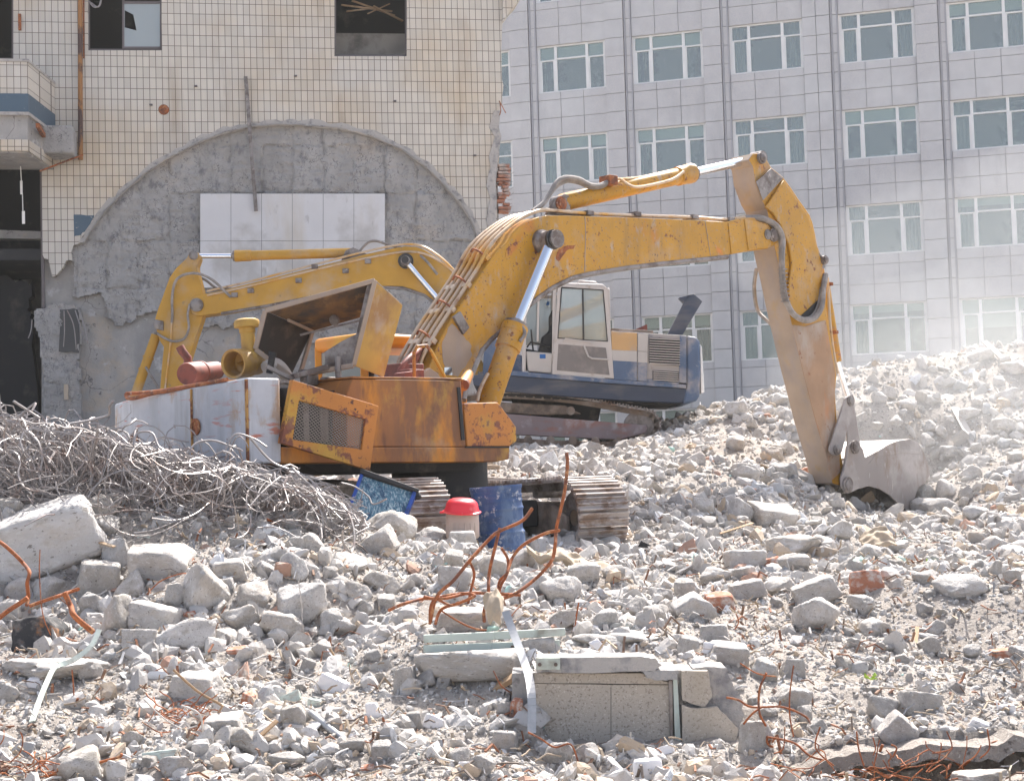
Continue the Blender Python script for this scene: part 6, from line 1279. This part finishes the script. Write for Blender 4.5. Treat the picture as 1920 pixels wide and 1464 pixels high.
for (px, py, n_, sc_, d, lb_) in ((335, 1345, 26, .22, 9.55, 'matted clump of rust brown wire under the grey chunk'), (60, 1445, 30, .25, 8.9, 'matted clump of red brown wire in the bottom left corner'), (1640, 1452, 36, .5, 8.75, 'ravelled orange wire along the front of the dark gap')):
    mb = MB(); rq = random.Random(int(px)); c = P(px, py, d)
    for i in range(n_):
        p = c + Vector((rq.uniform(-1, 1) * sc_, rq.uniform(-.1, .1), rq.uniform(-.04, .06))); ps = [p]
        v = Vector((rq.uniform(-1, 1), rq.uniform(-.5, .5), rq.uniform(-.3, .5))).normalized()
        for k in range(6): v = (v + Vector((rq.uniform(-1, 1), rq.uniform(-1, 1), rq.uniform(-1, .8))) * .5).normalized(); ps.append(ps[-1] + v * .035)
        mb.tube(ps, .004, 4, smooth_path=2)
    T(build(mb, 'wire_clump', 'rust'), lb_, 'wire clump', 'matted wire clumps')
# ---- buried wall with granite facing
FW = Frame(P(1130, 1300, 9.72), (1, -.02, 0), (-.02, -1, 0))
wl = root('granite_wall', FW.on(1130, 1390, 0), 'buried remnant of wall faced with speckled granite slabs below a concrete beam', 'wall remnant')
def wp(pts_, a, b, nm, m, par=wl, bev=.004, seed=None, amp=1.2):
    if seed is not None: pts_ = rag(pts_ + [pts_[0]], amp, 5, seed)[:-1]
    mb = MB(); sheet(mb, FW, pts_, [], a, b); return build(mb, nm, m, par, bev, smooth=0)
wp([(1003, 1281), (1145, 1283), (1145, 1420), (1003, 1420)], .0, -.05, 'granite_panel', 'granite'); wp([(1146, 1283), (1262, 1284), (1262, 1420), (1146, 1420)], .0, -.05, 'granite_panel', 'granite')
wp([(1003, 1262), (1203, 1262), (1222, 1272), (1262, 1280), (1262, 1282.5), (1003, 1279.8)], .0, -.05, 'granite_strip', 'granite', seed=4, amp=.6)
wp([(960, 1262), (1262, 1256), (1300, 1256), (1300, 1440), (960, 1440)], -.06, -.35, 'wall_core', 'smoothconc', bev=0)
bmx = wp([(1006, 1232), (1200, 1231), (1228, 1234), (1240, 1246), (1225, 1258), (1080, 1262), (1006, 1260)], .10, -.12, 'concrete_beam', 'edgeconc', seed=5, amp=1.2)
mb = MB(); sheet(mb, FW, rect(1005, 1233, 1050, 1255), [], .125, .102); pq = build(mb, 'steel_plate', 'mint', bmx, .003, smooth=0)
mb = MB()
for x in (1012, 1042): mb.lathe(FW.on(x, 1245, .123), FW.s, [(0, .012), (.012, .012), (.012, 0)], 10)
build(mb, 'bolts', 'steel', bmx)
wp([(1262, 1273), (1270, 1273), (1277, 1400), (1266, 1400)], .03, -.05, 'steel_post', 'mint'); wp([(1254, 1275), (1261, 1275), (1261, 1410), (1258, 1410)], .03, -.04, 'steel_channel', 'steel')  # post with a narrow grey steel strip beside it, tapering downward
wp([(1278, 1257), (1328, 1257), (1335, 1305), (1322, 1325), (1308, 1322), (1279, 1312)], .015, -.04, 'broken_panel', 'granite', seed=6, amp=.8)
wp([(1279, 1322), (1300, 1328), (1345, 1326), (1360, 1340), (1384, 1366), (1378, 1400), (1279, 1400)], .05, -.0, 'broken_panel', 'granite', seed=7, amp=.8)
wp([(1300, 1250), (1362, 1252), (1372, 1275), (1392, 1310), (1394, 1358), (1400, 1400), (1300, 1400)], -.06, -.35, 'broken_core', 'edgeconc', seed=8, amp=2.5, bev=.01)
wp([(1205, 1258), (1272, 1256), (1270, 1273), (1235, 1276), (1212, 1270)], .10, -.3, 'broken_lintel', 'smoothconc', seed=9, bev=.01)
# ledge of broken slab with the dark void under it
lg = MB(); xs_ = [1.5 + .055 * i for i in range(31)]; rq = random.Random(2)
zt_ = [float(H(x, 9.47)) - .035 + rq.uniform(-.02, .02) for x in xs_]; yf_ = [9.10 + rq.uniform(-.03, .03) for x in xs_]
zb_ = [z - .085 + rq.uniform(-.012, .012) for z in zt_]
for i in range(30):
    lg.hexa([(xs_[i], yf_[i], zb_[i]), (xs_[i + 1], yf_[i + 1], zb_[i + 1]), (xs_[i + 1], 9.46, zb_[i + 1]), (xs_[i], 9.46, zb_[i])], [(xs_[i], yf_[i] + .02, zt_[i]), (xs_[i + 1], yf_[i + 1] + .02, zt_[i + 1]), (xs_[i + 1], 9.46, zt_[i + 1] + .0), (xs_[i], 9.46, zt_[i] + .0)])
T(build(lg, 'broken_slab', 'soil', smooth=0), 'long broken concrete slab edge with torn rods above the dark gap', 'slab')
# pale green strips, bent strip, pipe etc
for (a, b, w, lb_) in (((794, 1197), (1060, 1184), .052, 'upper of the two pale green metal strips on the broken block'), ((794, 1216), (1050, 1206), .050, 'lower of the two pale green metal strips on the broken block')):
    mb = MB(); m_ = ((a[0] + b[0]) / 2, (a[1] + b[1]) / 2 + .6); mb.bar(P(*a, 10.55), P(*m_, 10.55), .03, w); mb.bar(P(*m_, 10.55), P(*b, 10.55), .03, w); T(build(mb, 'metal_strip', 'mint', bevel=.004), lb_, 'metal strip', 'pale green metal strips')
mb = MB(); mb.bar(P(815, 1224, 10.62), P(920, 1222, 10.62), .03, .03); T(build(mb, 'metal_strip', 'mint', bevel=.004), 'short faint green strip tucked beneath the lower pale green strip', 'metal strip', 'pale green metal strips')
mb = MB(); ps = catmull([P(x, y, d) for x, y, d in [(948, 1146, 10.3), (955, 1166, 10.25), (966, 1195, 10.15), (980, 1232, 9.95), (992, 1270, 9.7), (997, 1310, 9.5), (997, 1374, 9.4)]], 5)
for p, q in zip(ps, ps[1:]): mb.bar(p, q, .052, .014, (0, -1, .2))
T(build(mb, 'metal_strip', 'greybar', smooth=30), 'bent grey metal strip hanging down across the green strips', 'metal strip')
mb = MB(); mb.lathe(P(582, 1336, 9.65), (P(692, 1424, 9.2) - P(582, 1336, 9.65)), [(0, .012), (0, .019), (1., .019), (1., 0)] if False else [(.03, .0), (.03, .013), (0, .014), (0, .021), ((P(692, 1424, 9.2) - P(582, 1336, 9.65)).length, .021)], 16)
T(build(mb, 'metal_pipe', 'greybar'), 'grey metal pipe with a rusty open end leaning in the near rubble', 'pipe')
mb = MB(); ps = catmull([P(x, y, d) for x, y, d in [(186, 1180, 10.7), (170, 1212, 10.6), (135, 1238, 10.5), (104, 1250, 10.4), (90, 1274, 10.2), (75, 1310, 10.0), (60, 1352, 9.7)]], 4)
for p, q in zip(ps, ps[1:]): mb.bar(p, q, .035, .01, (0, -1, .3))
T(build(mb, 'metal_strip', 'mint', smooth=30), 'narrow crooked greenish strip below the charred block', 'metal strip')
for (a, b, da, db, lb_, m_) in (((905, 1305), (985, 1255), 10.2, 10.0, 'weathered wooden board wedged behind the bent grey strip', 'wood'), ((150, 1005), (215, 1025), 13.1, 12.9, 'thin wooden lath by the right edge of the big slab', 'wood'), ((465, 1015), (540, 1100), 12.9, 12.4, 'curved strip of bark like wood among the boulders', 'wood'), ((1300, 1120), (1345, 1128), 12.3, 12.3, 'small wood splinter beside the round brick lump', 'wood'), ((1720, 1175), (1716, 1215), 11.9, 11.6, 'short pale stick standing on the bare slope', 'wood'), ((1350, 1000), (1412, 980), 17.5, 17.9, 'thin pale stick in front of the two big shaded stones', 'wood'), ((1790, 765), (1835, 850), 27.5, 26.3, 'long pale plank lying down the dusty pile', 'bodywhite'), ((1845, 640), (1880, 672), 29.6, 29.3, 'pale plank leaning on the crest of the pile', 'bodywhite'), ((470, 1395), (520, 1350), 9.3, 9.4, 'small flat lath between two chunks', 'wood'), ((1142, 1420), (1190, 1470), 8.9, 8.7, 'white edged batten at the bottom edge', 'tilew')):
    mb = MB(); w = .09 if ('plank' in lb_ or 'board' in lb_) else .03; mb.bar(P(*a, da), P(*b, db), w * (1.5 if 'plank' in lb_ else 1), w * .35, (0, -.5, 1)); T(build(mb, 'wooden_board' if 'stick' not in lb_ else 'stick', m_, bevel=.003), lb_, 'board' if 'stick' not in lb_ else 'stick')
# charred block, cloths
o, p = place_rock(72, 1200, 92, 80, 'b', .03, 'char', 'charred_block', sink=.3); T(o, 'black charred block with rusty smears at the left edge', 'block')
def clothmesh(rows, th, m, nm, lb_, cat, seed):
    rq = random.Random(seed); mb = MB(); A = [catmull([P(x, y, d) for x, y, d in r], 7) for r in rows]; cols_ = [catmull(list(c_), 6) for c_ in zip(*A)]; A = [list(r_) for r_ in zip(*cols_)]; n = len(A[0]); k = len(A)
    for r_i, r in enumerate(A):
        for i, p in enumerate(r): f_ = 1 - 2 * abs(noise.noise(p * 8 + Vector((seed, 0, 0)))); mb.v.append(p + Vector((0, -.05 * f_, .045 * f_ + .02 * noise.noise(p * 22))))
    for j in range(k - 1):
        for i in range(n - 1): mb.f.append((j * n + i, j * n + i + 1, (j + 1) * n + i + 1, (j + 1) * n + i)); mb.m.append(0)
    o = build(mb, nm, m, smooth=80); sf = o.modifiers.new('thick', 'SOLIDIFY'); sf.thickness = th; ss = o.modifiers.new('smooth', 'SUBSURF'); ss.levels = ss.render_levels = 1
    return T(o, lb_, cat)
clothmesh([[(986, 1026, 13.6), (1010, 1042, 13.6), (1040, 1034, 13.6), (1070, 1042, 13.5), (1100, 1050, 13.5), (1135, 1060, 13.4), (1164, 1080, 13.3)], [(988, 1032, 13.4), (1010, 1050, 13.4), (1045, 1046, 13.3), (1075, 1058, 13.3), (1100, 1074, 13.2), (1130, 1082, 13.2), (1166, 1092, 13.2)], [(990, 1037, 13.5), (1012, 1056, 13.4), (1048, 1053, 13.4), (1078, 1070, 13.3), (1102, 1086, 13.2), (1128, 1092, 13.2), (1164, 1096, 13.2)]], .012, 'cloth', 'tan_cloth', 'stiff tan cloth lying crumpled on the stones below the track', 'cloth', 3)
clothmesh([[(905, 1130, 10.7), (918, 1118, 10.7), (932, 1112, 10.65), (946, 1128, 10.7)], [(910, 1150, 10.6), (922, 1140, 10.55), (934, 1140, 10.5), (944, 1148, 10.55)], [(918, 1176, 10.55), (926, 1170, 10.5), (932, 1172, 10.5), (938, 1178, 10.5)]], .012, 'cloth', 'knotted_rag', 'dirty cream rag knotted round the foot of the rebars', 'rag', 5)
clothmesh([[(1608, 1012, 17.6), (1630, 996, 17.5), (1655, 990, 17.5), (1672, 1004, 17.5)], [(1612, 1022, 17.4), (1635, 1012, 17.3), (1658, 1006, 17.3), (1676, 1014, 17.3)], [(1618, 1034, 17.3), (1640, 1030, 17.2), (1660, 1028, 17.2), (1682, 1026, 17.2)]], .02, 'cloth', 'brown_sack', 'folded brown sack among the stones below the bucket', 'sack', 8)
# torn packing and straw near the wires
for (px, py, w, h, m_, lb_, nm, cat) in (
    (452, 985, 34, 30, 'plaster', 'torn tan cardboard piece at the foot of the wire tangle', 'cardboard_scrap', 'cardboard'),
    (505, 985, 40, 20, 'rust', 'rusty torn sheet scrap at the foot of the wire tangle', 'metal_scrap', 'scrap'),
    (1213, 1030, 50, 20, 'black', 'dark bent metal scrap right of the track end', 'metal_scrap', 'scrap'),
    (1229, 1036, 16, 16, 'yellow', 'small torn yellow cup beside the dark metal scrap', 'plastic_cup', 'cup'),
    (1361, 939, 22, 10, 'bluecloth', 'small blue rag on the sunlit rubble', 'rag', 'rag'),
    (1748, 1055, 28, 14, 'leaf', 'yellow green leaves on the rubble near the brick lump', 'leaf', 'leaf'),
    (1632, 1274, 30, 18, 'leaf', 'single pale green leaf on the bare slope', 'leaf', 'leaf'),
    (1508, 1458, 0, 0, None, '', '', '')):
    if not w: continue
    p = hit(px, py + h * .3); s = p.y / FPX; mb = MB(); rq = random.Random(px); c = P(px, py, p.y)
    for k in range(4):
        a = Vector((rq.uniform(-.5, .1), rq.uniform(-.3, .3), rq.uniform(-.4, .4))); e = a + Vector((rq.uniform(.3, .6), rq.uniform(-.2, .2), rq.uniform(-.3, .3))); f = a + Vector((rq.uniform(-.1, .3), rq.uniform(-.2, .2), rq.uniform(.2, .6)))
        S_ = lambda v: c + Vector((v.x * w * s, v.y * w * s * .6, v.z * h * s))
        n = (e - a).cross(f - a).normalized() * .006; mb.prism([S_(a), S_(e), S_(f)], n)
    T(build(mb, nm, m_, smooth=0), lb_, cat)
# bricks and tile shards
BR = [(355, 1152, 20, 12, 'small bright red brick bit on top of a grey boulder'), (447, 1222, 42, 16, 'flat red brick piece right of the round boulder'), (466, 1314, 26, 28, 'red faced brick fragment beside the white tile'), (968, 1331, 22, 40, 'bright orange brick end standing left of the granite wall'), (1350, 1133, 52, 38, 'round brick lump with a white top, right of the grey chunks'), (1622, 1094, 60, 42, 'large red brick lump stuck with mortar'), (1882, 1226, 46, 18, 'white topped brick on the bare slope at right'), (1446, 1058, 28, 26, 'small orange brick lump in the middle rubble'), (1408, 920, 22, 10, 'tiny brick bit below the stick'), (1516, 888, 26, 24, 'rusty brown brick left of the stick foot'), (975, 1250, 32, 14, 'brown brick under the green strips'), (730, 1360, 20, 14, 'red brick crumb above the pipe end'), (655, 1392, 24, 14, 'red brick crumb beside the metal pipe'), (690, 1440, 30, 12, 'flat red brick chip at the bottom edge'), (570, 1196, 24, 16, 'pinkish brick chip left of the tan stone'), (1385, 1270, 10, 10, 'tiny orange brick chip behind the broken panel'), (275, 1262, 22, 12, 'brick chip under a white tile corner'), (1093, 1150, 18, 18, 'orange brick bit beside the rag'), (1115, 1135, 26, 14, 'slim tan brick between two pale stones')]
for (x, y, w, h, lb_) in BR:
    o, p = place_rock(x, y, w, h, 'b', random.Random(x).uniform(-.3, .3), 'brick', 'brick_fragment'); T(o, lb_, 'brick', 'red brick fragments')
TL = [(625, 1290, 62, 40, .35, 'large sunlit white tile in the near rubble'), (940 - 60, 1440, 40, 26, .2, 'white tile shard left of the wire below the wall'), (268, 1249, 36, 20, .2, 'cream tile block above a brick chip'), (66, 1283, 30, 26, -.1, 'cream tile square below the charred block slab'), (813, 1357, 38, 28, .5, 'cream tile corner in the near gravel'), (1215, 1447, 52, 46, .0, 'rounded white tile at the bottom edge'), (1785, 1378, 30, 30, .1, 'white square tile at the slab edge'), (1838, 1360, 42, 20, .4, 'long white tile shard at lower right'), (1889, 1332, 30, 22, 0, 'white square tile high on the right slope'), (1830, 1390, 20, 16, .1, 'small white tile beside the long shard'), (1245, 1410, 40, 22, -.3, 'cream tile stack corner below the granite wall'), (1068, 1374, 60, 12, .25, 'thin slate grey tile leaning on the granite wall'), (1186, 1392, 50, 18, .25, 'grey tile lying at the foot of the granite wall'), (300, 1418, 60, 22, -.1, 'pale greenish tile shard in the near rubble'), (545, 1310, 38, 22, -.4, 'grey white tile beside the mint shard'), (1100, 1180, 46, 22, .3, 'bright white plaster sheet above the green strips'), (1125, 1215, 18, 40, -.7, 'narrow white plaster strip right of the green strips'), (1350, 1222, 72, 30, .08, 'bright white slab corner above the broken panel'), (245, 973, 0, 0, 0, ''), (318, 978, 30, 16, .3, 'small white shard below the wire tangle'), (590, 1320, 26, 20, .2, 'mint green glass block in the near rubble'), (270, 1010, 24, 14, .1, 'small mint glass chip right of the big slab'), (700, 1400, 0, 0, 0, ''), (700, 1335, 26, 34, -.2, 'cream tile standing near the pipe'), (745, 1372, 40, 18, .15, 'grey tile plate right of the pipe'), (1060, 1350, 0, 0, 0, '')]
for (x, y, w, h, rl, lb_) in TL:
    if not w: continue
    m_ = 'mint' if 'mint' in lb_ or 'greenish' in lb_ else ('smoothconc' if 'grey' in lb_ else 'tilew')
    o, p = place_rock(x, y, w, h, 's', rl, m_, 'tile_shard'); T(o, lb_, 'tile', 'broken tile shards')

# splinters, wire ends and flakes among the stones
def litter(n, seed):
    rs = np.random.RandomState(seed); y = 7.9 * (20 / 7.9) ** rs.rand(n); x = (rs.rand(n) * 2 - 1) * (.345 * y + .3); L = rs.uniform(.03, .16, n) * (y / 9) ** .5; w = rs.uniform(.003, .010, n); z = H(x, y) + rs.uniform(.01, .07, n)
    ok = ~((x > .05) & (x < 1.55) & (y > 9.4) & (y < 10)); x, y, z, L, w = [q[ok] for q in (x, y, z, L, w)]; n = len(x)
    d = rs.normal(size=(n, 3)) * [1, 1, .45]; d /= np.linalg.norm(d, axis=1)[:, None]; s1 = np.cross(d, [0, 0, 1.]); s1 /= np.linalg.norm(s1, axis=1)[:, None]; s2 = np.cross(s1, d); c = np.stack([x, y, z], 1)
    bend = rs.normal(size=(n, 1)) * .2
    V = []
    for t in (-.5, 0, .5):
        for a, b in ((1, 1), (-1, 1), (-1, -1), (1, -1)): V.append(c + d * (t * L)[:, None] + s1 * (a * w * rs.uniform(1, 2.5))[:, None] * .5 + s2 * (b * w)[:, None] * .5 + s2 * (bend * (t == 0)) * L[:, None])
    V = np.stack(V, 1).reshape(-1, 3); F = []
    for o in (0, 4):
        for k in range(4): F.append([o + k, o + (k + 1) % 4, o + 4 + (k + 1) % 4, o + 4 + k])
    F += [[3, 2, 1, 0], [8, 9, 10, 11]]; F = (np.array(F)[None] + (np.arange(n) * 12)[:, None, None]).reshape(-1, 4)
    pal = np.array([(.25, .11, .06), (.20, .12, .08), (.42, .34, .25), (.33, .26, .19), (.55, .52, .48), (.30, .30, .31), (.16, .13, .11)]); col = np.ones((n, 4)); col[:, :3] = pal[rs.randint(0, 7, n)] * rs.uniform(.8, 1.2, (n, 1))
    me = npmesh('litter', V, F, 'litter', False, np.repeat(col, 12, 0)); o = bpy.data.objects.new('debris_splinters', me); COL.objects.link(o); tag(o, 'countless splinters, flakes and wire ends strewn between the stones', 'debris', kind='stuff')
litter(4200, 9)

# ---- labels for the concrete chunks: described against the nearest landmark
LMK = [('big slab', 90, 1000), ('wire tangle', 330, 940), ('charred block', 72, 1200), ('radiator', 712, 930), ('keg', 868, 980), ('blue drum', 935, 965), ('rebar cluster', 880, 1115), ('green strips', 920, 1204), ('granite wall', 1130, 1330), ('broken panel', 1330, 1320), ('metal pipe', 636, 1380), ('white tile', 625, 1290), ('right track', 1118, 970), ('tan cloth', 1080, 1060), ('stick foot', 1565, 900), ('bucket', 1670, 890), ('blue rag', 1361, 939), ('yellow leaves', 1748, 1055), ('brick lump', 1350, 1133), ('mortared brick lump', 1622, 1094), ('green leaf', 1632, 1274), ('dark gap', 1680, 1440), ('brown sack', 1645, 1010), ('long plank', 1812, 808), ('pile crest', 1860, 655), ('bottom left clump', 60, 1445), ('far track', 1150, 815), ('orange brick end', 968, 1331)]
big = max(CHUNKS[:1], key=lambda c: c[3])
buckets = {}
for c in CHUNKS:
    o, x, y, a, w, h = c; best = min(LMK, key=lambda l: (l[1] - x) ** 2 + ((l[2] - y) * 1.2) ** 2); dx, dy = x - best[1], y - best[2]
    rel = ('right of' if dx > 0 else 'left of') if abs(dx) > abs(dy) * 1.1 else ('below' if dy > 0 else 'above'); buckets.setdefault((best[0], rel), []).append((dx * dx + dy * dy, c))
ORD = ['nearest', 'second nearest', 'third nearest', 'fourth nearest', 'fifth nearest', 'sixth nearest', 'seventh nearest', 'eighth nearest', 'ninth nearest', 'tenth nearest', 'eleventh nearest', 'twelfth nearest', 'thirteenth nearest', 'fourteenth nearest', 'fifteenth nearest', 'sixteenth nearest']
for (nm, rel), lst in buckets.items():
    lst.sort(key=lambda q: q[0])
    for i, (_, c) in enumerate(lst):
        o, x, y, a, w, h = c; sz = 'large' if a > 3800 else ('medium' if a > 1500 else 'small'); shp = 'blocky' if o.data.name.startswith('block') else 'rounded'
        o['label'] = '%s %s concrete chunk %s the %s, %s of its kind' % (sz, shp, rel, nm, ORD[i] if i < 16 else 'farthest')
        o['category'] = 'concrete chunk'; o['group'] = 'broken concrete chunks in the rubble'
CHUNKS[0][0]['label'] = 'biggest concrete slab, tilted at the left edge under the wire tangle'

# ================================================================ DUST
def dustmat(name, dens, col):
    m = bpy.data.materials.new(name); m.use_nodes = True; t = m.node_tree; L = t.links; t.nodes.remove(t.nodes['Principled BSDF']); out = [n for n in t.nodes if n.type == 'OUTPUT_MATERIAL'][0]
    v = nn(t, 'VolumePrincipled'); v.inputs['Color'].default_value = c4(col); v.inputs['Density'].default_value = dens; v.inputs['Anisotropy'].default_value = .3
    L.new(v.outputs[0], out.inputs['Volume']); return m
mb = MB()
import bmesh as _bm
def cloud(name, c, rx, ry, rz, dens, lb_):
    v, f = ICO[4]; s3 = Vector((3, 8, 1)); s3 = Vector((c.x, c.z, 0)); w = np.array([(1 + .5 * noise.noise(Vector(q) * 1.5 + s3) + .2 * noise.noise(Vector(q) * 4 + s3)) * q for q in v]) * np.array([rx, ry, rz])
    me = npmesh(name, w, f, 'soil', True); me.materials.clear(); me.materials.append(dustmat(name + '_air', dens, (.96, .965, .95))); o = bpy.data.objects.new(name, me); COL.objects.link(o); o.location = c
    tag(o, lb_, 'dust', kind='stuff')
cloud('dust_cloud', P(1900, 570, 31.5), 5.5, 3.2, 2.6, .022, 'pale dust hanging over the top of the rubble pile at the right')
cloud('dust_cloud', P(1860, 760, 24.5), 3.4, 1.6, 1.9, .04, 'thin pale dust drifting over the right flank of the pile above the bucket')
cloud('dust_cloud', P(1830, 700, 26), 1.2, .9, .8, .05, 'small pale puff of dust low over the pile')
def hazebox():
    m = dustmat('air_haze', .00035, (.96, .97, .955)); mb = MB(); mb.box((0, 60, 11), 160, 150, 26)
    o = build(mb, 'haze', m, smooth=0); tag(o, 'thin bright haze in the dusty air', 'haze', kind='stuff')
hazebox()
